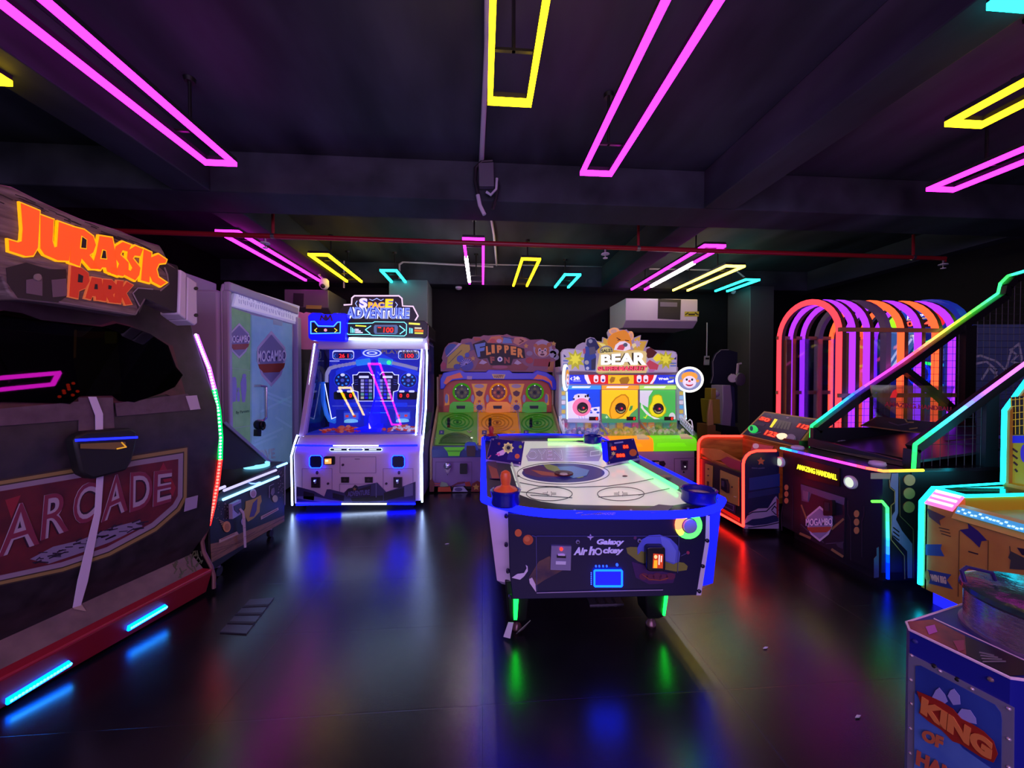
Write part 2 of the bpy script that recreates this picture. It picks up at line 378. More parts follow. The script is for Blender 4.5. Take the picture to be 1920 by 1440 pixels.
MB().tube([FB.at(p, .05) for p in ((850, 920), (790, 925), (755, 960), (752, 1030), (770, 1110))], .018, DRK, 8).tube([FB.at(p, .05) for p in ((872, 1015), (882, 1060), (868, 1130), (850, 1190))], .016, DRK, 8).to('black_cable', t)
MB().tube([FB.at(p, .06) for p in ((768, 1112), (780, 1170), (805, 1222))], .02, CON, 8).tube([FB.at(p, .06) for p in ((815, 1095), (840, 1112), (870, 1080), (874, 1020))], .014, CON, 8).to('white_cable', t)
def dome(name, label, cat, p):
    tag(MB().lathe(p, [(.065, 0), (.065, -.03), (.045, -.05), (.01, -.06)], WHT, 20).to(name), label, cat)
dome('smoke_detector', 'white smoke detector under the back beam near the flipper cabinet', 'smoke detector', ony(860, 538, 7.7))
dome('smoke_detector', 'white smoke detector by the teal lamp near the pillar', 'smoke detector', ony(1377, 546, 7.7))
t = thing('security_camera', 'white dome security camera beside the pink lamp, above the booth', 'security camera', (-2.75, 6.9, 3.3))
p = ony(608, 536, 6.9)
MB().lathe(p, [(.05, .12), (.075, .09), (.08, .0), (.05, -.05), (.01, -.07)], WHT, 18).tube([p+Vector((0, 0, .1)), p+Vector((-.12, .1, .2)), (p.x-.12, p.y+.1, BEAM)], .02, WHT).to('housing', t)
MB().lathe(p+Vector((.0, -.055, -.015)), [(.04, 0), (.036, .025), (.02, .035)], BLK, 14, (0, -1, -.2)).to('lens', t)
def ac(name, label, x0, x1, z0, z1, Y, c, zm):
    t = thing(name, label, 'air conditioner', ((x0+x1)/2, Y+.3, z0)); F = Face((0, Y, 3), (0, -1, 0)).z(*zm)
    MB().prism([(x0, Y, z1), (x0, Y, z0+.12), (x0, Y+.15, z0), (x0, Y+.9, z0), (x0, Y+.9, z1)], (x1-x0, 0, 0), c).to('casing', t, bevel=.012)
    return t, F
t, F = ac('air_conditioner', 'white boxy air conditioner on the wall above the bear game', 2.66, 4.06, 2.56, 3.09, 7.0, mat('b9b1be', .5), (1120, 420, 6))
MB().art(F, [(683, 843), (938, 852), (930, 1078), (678, 1065)], mat('201e24', .5), 0, .01).art(F, [(705, 880), (895, 885), (893, 935), (703, 930)], mat('5c5666', .4), .01, .008).to('control_panel', t)
MB().art(F, [(982, 985), (1142, 985), (1138, 1040), (980, 1040)], mat('a9a530', .5), 0, .004).line(F, [(992, 1018), (1020, 1000)], 12, mat('2a2810', .5), .004).line(F, [(1030, 1018), (1090, 1018)], 18, mat('2a2810', .5), .004).line(F, [(1100, 1000), (1132, 1022)], 14, mat('2a2810', .5), .004).to('yellow_sticker', t)
t, F = ac('air_conditioner', 'dim grey air conditioner box on the wall left of the space cabinet', -3.45, -2.7, 2.72, 3.15, 7.0, mat('4f4a54', .5), (380, 380, 4.364))
MB().art(F, [(745, 740), (828, 745), (825, 850), (740, 850)], DRK, 0, .01).to('control_panel', t)
MB().art(F, [(848, 838), (975, 842), (970, 870), (845, 868)], mat('8a8430', .5), 0, .004).to('yellow_sticker', t)
t = thing('light_switch', 'white wall switch with conduit right of the bear game', 'switch', (4.55, 7.93, 1.9))
F = Face((0, 7.93, 2), (0, -1, 0)).z(1280, 560, 5.54)
MB().art(F, [(220, 595), (272, 595), (270, 690), (216, 690)], mat('a5a0ab', .5), 0, .03).to('switch_plate', t, bevel=.004)
MB().art(F, [(228, 612), (266, 612), (265, 632), (228, 632)], BLK, .03, .008).to('rocker', t)
MB().tube([F.at((246, 595), .01), F.at((250, 360), .01), F.at((250, 250), .01)], .012, CON).to('conduit', t)
for nm, lb, q in (('floor_plate', 'scratched metal floor plate beside the dinosaur cabinet', [(412, 1187), (468, 1126), (514, 1122), (462, 1190)]), ('floor_plate', 'metal floor plate below the air hockey table', [(1100, 1120), (1160, 1117), (1170, 1134), (1106, 1136)])):
    P = [onz(x, y, 0) for x, y in q]; o = MB().prism(P, (0, 0, .008), mat('5c5a66', .3, .8))
    for k in (.25, .5, .75): o.prism([P[0].lerp(P[1], k-.03)+Vector((0, 0, .008)), P[0].lerp(P[1], k+.03)+Vector((0, 0, .008)), P[3].lerp(P[2], k+.03)+Vector((0, 0, .008)), P[3].lerp(P[2], k-.03)+Vector((0, 0, .008))], (0, 0, .004), mat('2a2930', .4, .5))
    tag(o.to(nm), lb, 'floor plate')
for (x, y, lb) in ((1435, 1215, 'small white paper scrap on the floor near the yellow reflection'), (1608, 1344, 'tiny white speck of paper on the floor near the hammer machine'), (838, 1020, 'small scrap on the floor in front of the flipper cabinet')):
    c = onz(x, y, .004); tag(MB().prism([c+Vector((-.018, -.005, 0)), c+Vector((.0, -.007, 0)), c+Vector((.02, .003, 0)), c+Vector((.003, .007, 0))], (0, 0, .004), WHT).to('paper_scrap'), lb, 'scrap')
# ================= dinosaur shooting cabinet (left) =================
t = thing('shooting_cabinet', 'big dark arcade cabinet with glowing dinosaur title sign, filling the left edge', 'arcade machine', (-2.5, 1.8, 0))
HULL = textured('cabinet_print', '1d191d', '332b31', 14, .4, .55, 0)
PRT = textured('cabinet_rust', '4a3440', '5f4a55', 18, .4, .55, 0)
Y0, Y1 = .55, 2.98
K = .26
def Lp(x, y, z): return (x+(y-3.0)*K, y, z)
VL = (K*(Y1-Y0), Y1-Y0, 0)
prof = [(-2.14, .30), (-2.0, .49), (-1.925, 1.16), (-1.94, 1.40), (-2.1, 1.93), (-2.2, 2.42), (-2.95, 2.42), (-2.95, .06), (-2.1, .06)]
MB().prism([Lp(x, Y0, z) for x, z in prof], VL, HULL).to('body', t, bevel=.01)
MB().prism([Lp(*p) for p in ((-2.04, Y0, .03), (-2.0, Y0, .17), (-2.05, Y0, .19), (-2.14, Y0, .31), (-2.2, Y0, .03))], VL, textured('running_board', '5b4a4e', '7a6464', 9, .4, .6)).to('running_board', t)
FBm = face3(Lp(-2.045, 1, .03), Lp(-2.005, 1, .17), Lp(-2.045, 2, .03))
RB = mat('7a0f22', .4); bump_ = MB()
bump_.prism([Lp(*p) for p in ((-2.005, Y0, .175), (-2.045, Y0, .02), (-2.035, Y0, .02), (-1.99, Y0, .175))], VL, RB).prism([Lp(*p) for p in ((-1.99, Y0, .175), (-1.995, Y0, .19), (-2.06, Y0, .2), (-2.05, Y0, .175))], VL, mat('93192e', .4))
bump_.to('bumper', t, bevel=.004)
FB2 = face3(Lp(-2.035, 1, .02), Lp(-1.99, 1, .175), Lp(-2.035, 2, .02))
for q in ([(10, 1315), (128, 1243)], [(238, 1178), (308, 1137)]):
    a, b = FB2.at(q[0], .006), FB2.at(q[1], .006); lt = MB().tube([a, b], .018, lamp(.0, 1.1, 11), 8)
    n = 18
    for i in range(n): lt.sph(a.lerp(b, (i+.5)/n)+Vector((.014, 0, 0)), .008, lamp(.4, 5, 12, False), 4)
    lt.to('blue_light_bar', t)
# lower panel with the painted arcade sign
F1 = face3(Lp(-2.0, 1, .49), Lp(-1.925, 1, 1.16), Lp(-2.0, 2, .49)); Z2 = F1.z(0, 680, 3.4286)
a = MB()
ob = [(-260, 880), (-60, 770), (480, 680), (850, 600), (1200, 545), (1195, 870), (1150, 950), (1000, 1080), (700, 1240), (400, 1340), (0, 1425), (-260, 1450)]
a.art(Z2, grow(ob, 10), mat('3a3028', .5), .001, .003).art(Z2, ob, mat('8f7a45', .5), .003, .003).art(Z2, grow(ob, -22), mat('3d3226', .5), .005, .003).art(Z2, grow(ob, -30), mat('8d7f8e', .5), .007, .003).art(Z2, grow(ob, -62), textured('sign_red', '471821', '6b2029', 10, .5, .6), .009, .003)
dk = mat('2a2030', .5); li = mat('7d7590', .5)
for p in ([(180, 1260), (330, 1180), (500, 1140), (700, 1060), (890, 1010), (905, 1050), (700, 1150), (480, 1230), (300, 1290)],): a.art(Z2, p, li, .011, .002)
random.seed(3)
for i in range(46):
    u = random.random(); x = 190+700*u; y = 1265-240*u+random.uniform(-32, 38); a.line(Z2, [(x, y), (x+random.uniform(20, 60), y-random.uniform(-6, 26))], random.uniform(4, 10), dk, .013, .0015)
for p in ([(1040, 640), (1120, 800), (1100, 860), (1010, 700)], [(20, 880), (120, 850), (60, 1000)]): a.art(Z2, p, mat('8a2632', .5), .011, .002)
LT = mat('a898a8', .5); LR = mat('7a2d44', .5)
for c, q in (('A', [(-30, 1250), (235, 1160), (190, 885), (50, 915)]), ('R', [(245, 1140), (425, 1075), (435, 815), (270, 850)]), ('C', [(450, 1060), (600, 1000), (610, 755), (465, 790)]), ('A', [(635, 1025), (805, 945), (780, 700), (690, 735)]), ('D', [(820, 960), (965, 915), (965, 690), (825, 705)]), ('E', [(970, 925), (1085, 890), (1095, 685), (978, 697)])):
    a.text(Z2, c, q, mat('30182a', .5), .011, .003, .06); a.text(Z2, c, q, LT, .0135, .004, .035); a.text(Z2, c, q, LR, .017, .002, -.012)
a.to('arcade_sign', t)
# white band running down the side
b = MB(); F2 = face3(Lp(-1.925, 1, 1.16), Lp(-1.94, 1, 1.40), Lp(-1.925, 2, 1.16))
F3 = face3(Lp(-1.94, 1, 1.40), Lp(-2.1, 1, 1.93), Lp(-1.94, 2, 1.40)); FR_ = face3(Lp(-2.05, 1, .19), Lp(-2.14, 1, .31), Lp(-2.05, 2, .19))
BND = mat('cdbfd4', .45)
b.art(Z2, [(605, 700), (648, 700), (630, 960), (545, 1400), (500, 1555), (450, 1570), (480, 1400), (590, 960)], BND, .018, .004)
F2z = F2.z(0, 680, 3.4286)
b.art(F2z, [(555, 220), (605, 220), (648, 330), (648, 470), (602, 470), (600, 340)], BND, .012, .004)
b.art(FR_, [(133, 1136), (150, 1132), (160, 1147), (137, 1143)], mat('a08a80', .5), .004, .004)
b.to('white_band', t)
for q in ([(-40, 300), (500, 250), (505, 370), (-40, 410)], [(735, 260), (1200, 200), (1290, 300), (745, 345)], [(500, 225), (720, 225), (730, 420), (500, 440)]): MB().art(F2z, q, PRT, .004 if q[0][0] != 500 else .003, .004).to('rusty_trim', t)
MB().art(F2z, [(1185, 215), (1255, 210), (1278, 298), (1215, 305)], mat('b9a8b8', .5), .01, .004).to('bracket_plate', t)
MB().art(Z2, [(1180, 870), (1258, 850), (1250, 930), (1170, 955)], mat('9a8da8', .5), .016, .004).to('bracket_plate', t)
# black sensor pod on the band
F4 = face3(Lp(-1.895, 1.9, 1.1), Lp(-1.895, 2.5, 1.1), Lp(-1.895, 1.9, 1.5)).z(0, 680, 3.4286)
pod = MB().art(F4, [(460, 470), (520, 440), (800, 420), (845, 440), (850, 480), (835, 560), (810, 640), (780, 690), (560, 748), (500, 720), (480, 690), (450, 560), (440, 500)], mat('08080a', .6), -.03, .07).to('sensor_pod', t, bevel=.012)
MB().art(F4, [(440, 490), (845, 472), (846, 485), (442, 506)], lamp(.03, .05, 5), .042, .004).to('blue_strip', pod)
MB().art(F4, [(475, 520), (765, 508), (770, 540), (700, 556), (475, 550)], mat('5a3d16', .4, 0, .35), .042, .003).line(F4, [(740, 512), (768, 540), (710, 552)], 8, mat('d8a020', .4, 0, .7), .046).to('display', pod)
# windows
Z3 = F3.z(0, 330, 4)
a = MB().art(Z3, [(-260, 1090), (-60, 1000), (0, 1010), (160, 1045), (280, 1090), (750, 1120), (840, 1090), (960, 1120), (1240, 1250), (1290, 1280), (1400, 1700), (1240, 1640), (900, 1700), (560, 1720), (0, 1800), (-260, 1820)], textured('window_surround', '3a1d22', '5e2d35', 16, .4, .6), .002, .006)
a.to('window_surround', t)
wp = [(-260, 1120), (-60, 1030), (0, 1020), (140, 1040), (280, 1090), (740, 1140), (850, 1115), (960, 1140), (1100, 1190), (1240, 1280), (1300, 1440), (1350, 1500), (1290, 1590), (1180, 1640), (985, 1705), (880, 1690), (830, 1650), (580, 1655), (500, 1720), (400, 1710), (0, 1700), (-260, 1740)]
MB().art(Z3, wp, mat('050507', .25), .009, .003).art(Z3, [(540, 1165), (870, 1175), (880, 1390), (900, 1640), (590, 1650), (535, 1370)], mat('2b2208', .5, 0, .5), .0125, .002).art(Z3, [(770, 1170), (862, 1175), (858, 1260), (772, 1262)], mat('6a6010', .5, 0, .35), .015, .002).art(Z3, [(540, 1160), (560, 1160), (552, 1370), (535, 1370)], mat('8a5a18', .5, 0, .5), .015, .002).art(Z3, [(545, 1170), (770, 1175), (760, 1215), (640, 1225), (560, 1210)], mat('5a3010', .5, 0, .4), .0148, .002).to('inner_screen', t)
MB().art(Z3, wp, glass('8a8a90', .06, .02, .8), .022, .003).to('window_pane', t)
red = MB()
for i in range(9): red.sph(F3.at((108+i*3+(i % 3)*5, 745-(i*11) % 26), .012), .008, lamp(3, .1, .02, False), 4)
red.to('red_indicator', t)
# sign board
FS = face3(Lp(-1.87, 2, 2.1), Lp(-1.87, 2.5, 2.1), Lp(-1.87, 2, 2.5)).z(0, 330, 4)
WOOD = textured('sign_wood', '4a3838', '8a7470', 3.5, .45, .6, .5, (1, 2, 14), 8)
ol = [(-420, -60), (-200, -20), (0, 65), (80, 80), (300, 190), (450, 258), (620, 330), (700, 350), (830, 390), (900, 412), (960, 440), (1040, 472), (1120, 500), (1190, 520), (1220, 570), (1240, 615), (1252, 650), (1320, 700), (1318, 1030), (1200, 970), (1080, 922), (1045, 990), (1020, 1040), (985, 1050), (700, 1005), (420, 960), (250, 940), (100, 930), (40, 860), (0, 760), (-420, 720)]
sb = MB().art(FS, ol, WOOD, -.1, .11).to('sign_board', t, bevel=.008)
DW = mat('241c20', .55)
wd = MB()
random.seed(5)
for i in range(60):
    x = random.uniform(-100, 1150); yt = 85+x*.40; y = yt+random.uniform(10, 120); l = random.uniform(40, 150)
    if y > 150+x*.42 and 60 < x < 1150: continue
    wd.line(FS, [(x, y), (x+l*.5, y+l*.18), (x+l, y+l*.42)], random.uniform(3, 8), DW, .011, .002)
PLT = mat('6a5560', .5)
wd.art(FS, [(30, 690), (180, 650), (350, 700), (480, 700), (490, 900), (420, 950), (120, 915), (40, 800)], DW, .011, .002).art(FS, [(180, 780), (300, 760), (300, 900), (180, 880)], PLT, .013, .002).art(FS, [(370, 780), (480, 770), (490, 900), (380, 910)], PLT, .013, .002).art(FS, ell(260, 760, 26), mat('8a7a70', .4), .013, .01)
wd.art(FS, [(1170, 670), (1215, 650), (1320, 705), (1315, 1025), (1080, 918), (1030, 1030), (1010, 960), (975, 880), (1010, 840), (1120, 850), (1200, 860), (1250, 810), (1250, 750), (1225, 720)], DW, .011, .003)
wd.line(FS, [(1190, 860), (1250, 810), (1240, 740), (1220, 690)], 10, mat('8a7a78', .5), .014).line(FS, [(1030, 975), (980, 880), (1020, 840), (1130, 850)], 8, mat('9a8a90', .5), .014).line(FS, [(430, 945), (1000, 1040), (1070, 925)], 10, mat('7a6a6c', .5), .012)
wd.to('wood_grain', sb)
YO = mat('ffb400', .4, 0, .8); OR_ = mat('ee4a10', .4, 0, .95); RDK = mat('b02a12', .4, 0, .55); RDO = mat('c96a3a', .4, 0, .5)
J = [(120, 205), (265, 265), (258, 420), (250, 540), (215, 600), (160, 605), (35, 565), (30, 480), (100, 500), (128, 490), (135, 400)]
U = [(268, 293), (370, 330), (360, 490), (375, 538), (395, 530), (408, 345), (508, 380), (500, 500), (486, 640), (400, 636), (300, 592), (268, 545)]
R = [(503, 380), (600, 405), (668, 455), (688, 520), (668, 575), (640, 595), (720, 702), (650, 700), (580, 620), (566, 680), (488, 650)]
A = [(715, 450), (812, 465), (840, 600), (852, 752), (772, 720), (764, 690), (735, 688), (722, 706), (655, 690), (690, 580)]
S1 = [(835, 530), (890, 495), (955, 520), (932, 572), (890, 560), (872, 592), (935, 650), (935, 715), (893, 755), (802, 735), (792, 680), (850, 692), (862, 660), (822, 600)]
S2 = [(928, 560), (985, 525), (1045, 550), (1022, 605), (980, 600), (967, 620), (1025, 690), (1015, 745), (985, 785), (905, 745), (908, 692), (950, 712), (962, 690), (922, 620)]
I = [(1048, 548), (1108, 575), (1092, 802), (1028, 785)]
C = [(1105, 610), (1160, 588), (1222, 630), (1212, 655), (1165, 660), (1145, 700), (1160, 760), (1222, 800), (1178, 828), (1115, 795), (1088, 735), (1085, 665)]
H1 = [[(580, 460), (612, 482), (608, 545), (572, 540)], [(738, 560), (756, 565), (762, 622), (725, 618)]]
P = [(505, 675), (580, 690), (632, 730), (642, 790), (612, 842), (562, 862), (556, 920), (490, 905)]
A2 = [(660, 760), (732, 772), (758, 935), (692, 932), (690, 905), (662, 902), (652, 928), (610, 918)]
R2 = [(745, 775), (810, 780), (848, 820), (842, 872), (818, 892), (845, 955), (792, 948), (772, 905), (766, 942), (732, 936)]
K = [(852, 785), (898, 790), (892, 840), (925, 795), (972, 820), (918, 880), (962, 962), (915, 968), (887, 905), (880, 958), (822, 950)]
H2 = [[(555, 735), (590, 752), (584, 802), (550, 798)], [(680, 812), (697, 812), (700, 852), (674, 850)], [(782, 820), (805, 826), (800, 852), (780, 850)]]
lt = MB()
for p in (J, U, R, A, S1, S2, I, C): lt.art(FS, grow(p, 9), YO, .012, .014)
for p in (J, U, R, A, S1, S2, I, C): lt.art(FS, grow(p, -2), OR_, .026, .004)
for p in H1: lt.art(FS, grow(p, 6), YO, .030, .002); lt.art(FS, p, DW, .032, .002)
for p in (P, A2, R2, K): lt.art(FS, grow(p, 6), RDO, .012, .012); lt.art(FS, grow(p, -1), RDK, .024, .004)
for p in H2: lt.art(FS, p, DW, .029, .002)
lt.to('title_lettering', sb)
BRK = mat('c9bfca', .4)
for q in ([(1325, 702), (1365, 725), (1372, 740), (1370, 1080), (1312, 1035)], [(1378, 755), (1450, 800), (1455, 1105), (1435, 1122), (1372, 1082)]):
    MB().art(FS, q, BRK, -.12, .15).to('end_bracket', t, bevel=.008)
nb = MB()
for y in (845, 1045): nb.art(FS, ell(1440, y, 16, 14, 10), BLK, .031, .003)
nb.to('bracket_notch', t)
# curved LED edge at the end of the cabinet
FE = Face((-2.1, 3.0, 1), (0, -1, 0))
path = [(368, 628), (380, 660), (392, 690), (402, 730), (410, 770), (414, 820), (413, 862), (408, 905), (400, 950), (391, 985)]
vi, gr, rd = (1.6, .25, 3.6), (.02, 2.6, .25), (3.2, .03, .05)
pts = [FE.at(p, .0) for p in path]
e = MB().led(pts[:4], [vi, vi], .014, .1); e.led(pts[3:7], [gr, gr], .014, .1); e.led(pts[6:], [rd, rd], .014, .1)
for i in range(64):
    f = i/63*9; k = min(8, int(f)); q = pts[k].lerp(pts[k+1], f-k); cc = (4, 2.5, 7) if f < 3 else ((1, 6, 2) if f < 6 else (6, .5, .4))
    e.sph(q+Vector((.006, -.012, 0)), .009, lamp(*cc, False), 4)
e.to('led_edge', t)
FE2 = Face((-2.1, 2.982, 1), (0, 1, 0))
MB().tube([FE.at(p) for p in ((391, 985), (379, 1015), (382, 1035), (396, 1062), (401, 1080), (401, 1103))], .013, mat('7a5550', .4, .3), 8).to('edge_trim', t)
a = MB()
for p in ([(352, 640), (372, 690), (378, 760), (362, 740), (350, 700)], [(390, 830), (400, 850), (396, 900), (386, 880)]): a.art(FE2, p, mat('7a3430', .5), .0, .004)
# grass print near the end of the running board
GRN = mat('4c5238', .6); random.seed(9)
for i in range(40):
    x = random.uniform(325, 385); y = random.uniform(1040, 1085); 
    if y > 1255-.5*x*1.0: y -= 12
    a.line(FR_, [(x, y), (x+random.uniform(-8, 8), y-random.uniform(4, 12))], 2, GRN, .002, .001)
a.to('printed_detail', t)

# ================= music booth =================
t = thing('music_booth', 'pale grey booth with printed glass door and green side panel, left back', 'booth', (-3.1, 4.95, 0))
BX = -2.78; F = Face((BX, 5, 1), (1, 0, 0)).z(320, 480, 3.4286)
SHELL = mat('a79fb8', .45); yA, yB = onx(415, 515, BX).y, onx(556, 580, BX).y
zt = 2.64
MB().box(-3.6, BX-.02, yA-.02, yB, 0, zt-.1, SHELL).to('shell', t, bevel=.03)
fr = MB(); oy_ = lambda y: y
fo = [(yA, .02), (yB, .02), (yB, zt-.12), (yB-.05, zt-.03), (yB-.14, zt), (yA+.08, zt), (yA+.02, zt-.03), (yA, zt-.1)]
fr.prism([(BX-.02, y, z) for y, z in fo], (.03, 0, 0), SHELL)
for (a_, b_, c_, d_) in ((yA, yA+.06, .02, zt-.1), (yB-.12, yB, .02, zt-.14), (yA+.03, yB-.08, zt-.1, zt)): fr.box(BX, BX+.07, a_, b_, c_, d_, SHELL)
fr.to('front_frame', t, bevel=.015)
pn = MB().art(F, [(400, 190), (812, 322), (795, 440), (365, 322)], mat('b9b4dc', .4, 0, .25), .012, .028)
pn.art(F, [(408, 212), (800, 338), (788, 422), (378, 318)], mat('cfcbe8', .4, 0, .3), .04, .004)
random.seed(11)
for k in range(2):
    for i in range(26):
        u = (i+.5)/26; x = 405+365*u; y = 248+112*u+k*38+random.uniform(-3, 3); pn.line(F, [(x, y-12), (x+random.uniform(-4, 10), y+12)], 4, mat('a29ec4', .4, 0, .22), .044, .002)
pn.to('light_panel', t)
GP = textured('green_print', '5f8a66', '7ea67a', 6, .3, .4); LB = textured('blue_glass_print', '7aa0c4', '92b8cc', 4, .15, .25)
for m_, c_ in ((LB, (.16, .3, .5)), (GP, (.15, .3, .14))): m_.node_tree.nodes['Principled BSDF'].inputs['Emission Color'].default_value = (*c_, 1); m_.node_tree.nodes['Principled BSDF'].inputs['Emission Strength'].default_value = .22  # slight emission added to brighten the door and green panel
gp = MB().art(F, [(345, 325), (495, 372), (492, 1290), (345, 1290)], GP, .012, .02)
gp.line(F, [(350, 718), (490, 735)], 4, mat('a9c5a6', .4), .033).line(F, [(350, 1112), (490, 1092)], 4, mat('a9c5a6', .4), .033)
for p in ([(360, 850), (372, 800), (388, 785), (402, 800), (404, 850), (398, 935), (372, 940)], [(428, 820), (440, 780), (452, 765), (466, 790), (468, 850), (458, 940), (440, 940)], [(405, 880), (414, 862), (424, 880), (424, 935), (406, 935)]): gp.art(F, p, mat('9a98cc', .4), .033, .002)
for c in ((386, 790, 13), (452, 770, 13), (414, 855, 9)): gp.art(F, ell(*c), mat('9a98cc', .4), .035, .002)
gp.text(F, 'By Parents', [(400, 1022), (486, 1010), (486, 985), (400, 998)], mat('3c5f52', .4), .033, .002)
def shield(mb, F, x0, y0, x1, y1, d):
    w_, h_ = x1-x0, y1-y0; X = lambda u: x0+u*w_; Yv = lambda v: y0+v*h_
    mb.art(F, [(X(.0), Yv(.3)), (X(.5), Yv(.0)), (X(1), Yv(.3)), (X(1), Yv(.55)), (X(.85), Yv(.8)), (X(.5), Yv(1)), (X(.15), Yv(.8)), (X(0), Yv(.55))], mat('c9c3d2', .4), d, .002)
    mb.art(F, [(X(.06), Yv(.33)), (X(.5), Yv(.07)), (X(.94), Yv(.33)), (X(.94), Yv(.53)), (X(.8), Yv(.76)), (X(.5), Yv(.93)), (X(.2), Yv(.76)), (X(.06), Yv(.53))], mat('8a86a4', .4), d+.002, .002)
    q = [(X(-.02), Yv(.56)), (X(1.02), Yv(.54)), (X(1.02), Yv(.34)), (X(-.02), Yv(.36))]
    mb.text(F, 'MOGAMBO', q, mat('3a2f78', .4), d+.004, .003, .09); mb.text(F, 'MOGAMBO', q, mat('e6e2ea', .4), d+.007, .002, .025)
    mb.art(F, [(X(.02), Yv(.6)), (X(.98), Yv(.58)), (X(.94), Yv(.66)), (X(.78), Yv(.74)), (X(.22), Yv(.75)), (X(.06), Yv(.67))], mat('a04a30', .4), d+.005, .002)
shield(gp, F, 355, 430, 485, 660, .033); gp.to('green_panel', t)
dr = MB().art(F, [(502, 378), (764, 440), (764, 1330), (500, 1300)], LB, .012, .025)
shield(dr, F, 535, 480, 718, 840, .038)
for p in ([(580, 870), (755, 940)], [(590, 900), (750, 965)], [(560, 1000), (755, 905)], [(520, 1190), (700, 1110)], [(510, 1220), (660, 1160)], [(660, 1040), (755, 1100)]): dr.line(F, p, 14, mat('7ea2c8', .3, 0, .22), .037, .001)
dr.art(F, [(640, 405), (700, 420), (700, 450), (640, 440)], mat('a6c4cc', .3), .037, .001)
dr.text(F, 'OVE', [(535, 1312), (655, 1302), (648, 1235), (540, 1250)], mat('c4d4dc', .3), .038, .003, .03)
do = dr.to('door', t)
MB().tube([F.at(p, d) for p, d in (((518, 835), .035), ((520, 835), .1), ((556, 840), .1), ((558, 1040), .1), ((540, 1058), .1), ((538, 1058), .035))], .016, mat('c9c4cc', .2, .9), 10).to('handle', do)
MB().art(F, ell(535, 1085, 26, 30), BLK, .04, .03).tube([F.at((548+14*math.cos(k/8*6.283), 1090+26*math.sin(k/8*6.283)), .08) for k in range(8)], .012, BLK, 6, closed=True).art(F, [(512, 1115), (540, 1115), (538, 1160), (510, 1158)], BLK, .04, .04).to('lock', do)
pk = thing('prize_cabinet', 'pink topped cabinet half hidden between booth and space cabinet', 'arcade machine', (-2.75, 6.3, 0))
PF = Face((-2.6, 6.3, 1), (0, -1, 0))
MB().art(PF, [(546, 590), (552, 585), (556, 588), (560, 584), (568, 588), (574, 585), (600, 590), (600, 655), (566, 655), (556, 650), (546, 640)], mat('d88ab0', .5, 0, .06), -.5, .5).to('header', pk)
MB().box(-3.2, -2.35, 6.3, 6.9, 0, onz(570, 656, 0).z+2.05, mat('4c5a42', .5)).to('cabinet', pk, bevel=.01)
MB().art(PF, [(572, 680), (592, 680), (590, 830), (570, 830)], mat('5a6a4c', .5), .001, .01).art(PF, [(560, 690), (568, 690), (568, 800), (558, 800)], mat('3e4a36', .5), .001, .01).to('panel', pk)
lk = thing('storage_cabinet', 'blue grey cabinet showing above the booth', 'cabinet', (-4.2, 4.9, 0))
MB().box(-4.7, -3.65, 4.6, 5.6, 0, onz(0, 0, 0).z+2.9, mat('5d6f92', .5)).to('cabinet_body', lk, bevel=.01)

# ================= black basketball themed table by the booth =================
t = thing('basketball_table', 'low black cabinet with blue white light strips and basketball print, beside the booth', 'arcade machine', (-2.45, 3.45, 0))
BXX = -2.07; F = Face((BXX, 3.4, .5), (1, 0, 0)).z(360, 830, 6)
c0, c1 = F.at((200, 1340)), F.at((1035, 890)); ya, yb = c0.y, F.at((1040, 600)).y
MB().prism([(BXX, ya, .12), (BXX, ya, .66), (BXX, ya+.15, .70), (BXX, yb, .73), (BXX, yb, .12)], (-.75, 0, 0), BLK).to('body', t, bevel=.008)
a = MB()
a.art(F, [(205, 1140), (300, 1120), (1035, 820), (1035, 885), (660, 1100), (215, 1350)], textured('court_wood', '6a4a38', '8f6a4c', 8, .35, .5, 0, (1, 1, 9)), .001, .003)
for p in ([(215, 1290), (640, 1060), (1035, 845)], [(220, 1200), (300, 1180), (560, 1120)], [(210, 1240), (420, 1170), (700, 1000)]): a.line(F, p, 5, mat('4a3024', .5), .004, .001)
a.art(F, [(600, 660), (700, 630), (770, 590), (780, 660), (760, 700), (755, 780), (690, 850), (625, 890), (570, 780), (595, 740)], mat('a8892a', .5), .002, .002).art(F, [(680, 680), (730, 630), (720, 760), (690, 830), (640, 840)], mat('3a2a6a', .5), .004, .002)
a.art(F, ell(683, 570, 36, 52), mat('b8a8bc', .5), .003, .002).art(F, ell(683, 572, 24, 36), mat('a07a90', .5), .005, .002)
a.art(F, ell(385, 945, 42, 62), mat('c08a52', .5), .003, .003).art(F, ell(385, 950, 26, 40), mat('a06a3a', .5), .006, .002)
for i in range(5): a.line(F, [(300+i*12, 870+i*24), (370, 905+i*20)], 6, mat('c0a070', .5), .003, .002)
for p in ([(300, 1090), (500, 1000), (520, 1030), (300, 1130)], [(770, 830), (965, 730), (970, 755), (770, 868)]): a.art(F, p, mat('b09a90', .5), .003, .002)
a.line(F, [(790, 838), (950, 752)], 10, mat('8a4a40', .5), .005, .001).line(F, [(320, 1090), (470, 1025)], 10, mat('8a5a50', .5), .005, .001)
a.art(F, ell(930, 630, 30, 40), mat('a8a080', .5), .003, .002).line(F, [(865, 620), (865, 490), (915, 465)], 6, mat('8a7a90', .4), .003, .002).art(F, [(890, 520), (920, 505), (925, 560), (900, 600), (880, 575)], mat('6a6070', .5), .003, .002)
a.art(F, ell(570, 890, 22, 40), mat('9a90b8', .5), .003, .002).line(F, [(1040, 250), (1040, 700)], 5, mat('8a8696', .4), .003, .004)
random.seed(21)
for i in range(60): 
    q = (random.uniform(230, 400), random.uniform(640, 860)) if i % 2 else (random.uniform(960, 1030), random.uniform(310, 620)); a.art(F, ell(q[0], q[1], 4, 6, 6), mat('8a7c80', .5), .002, .001)
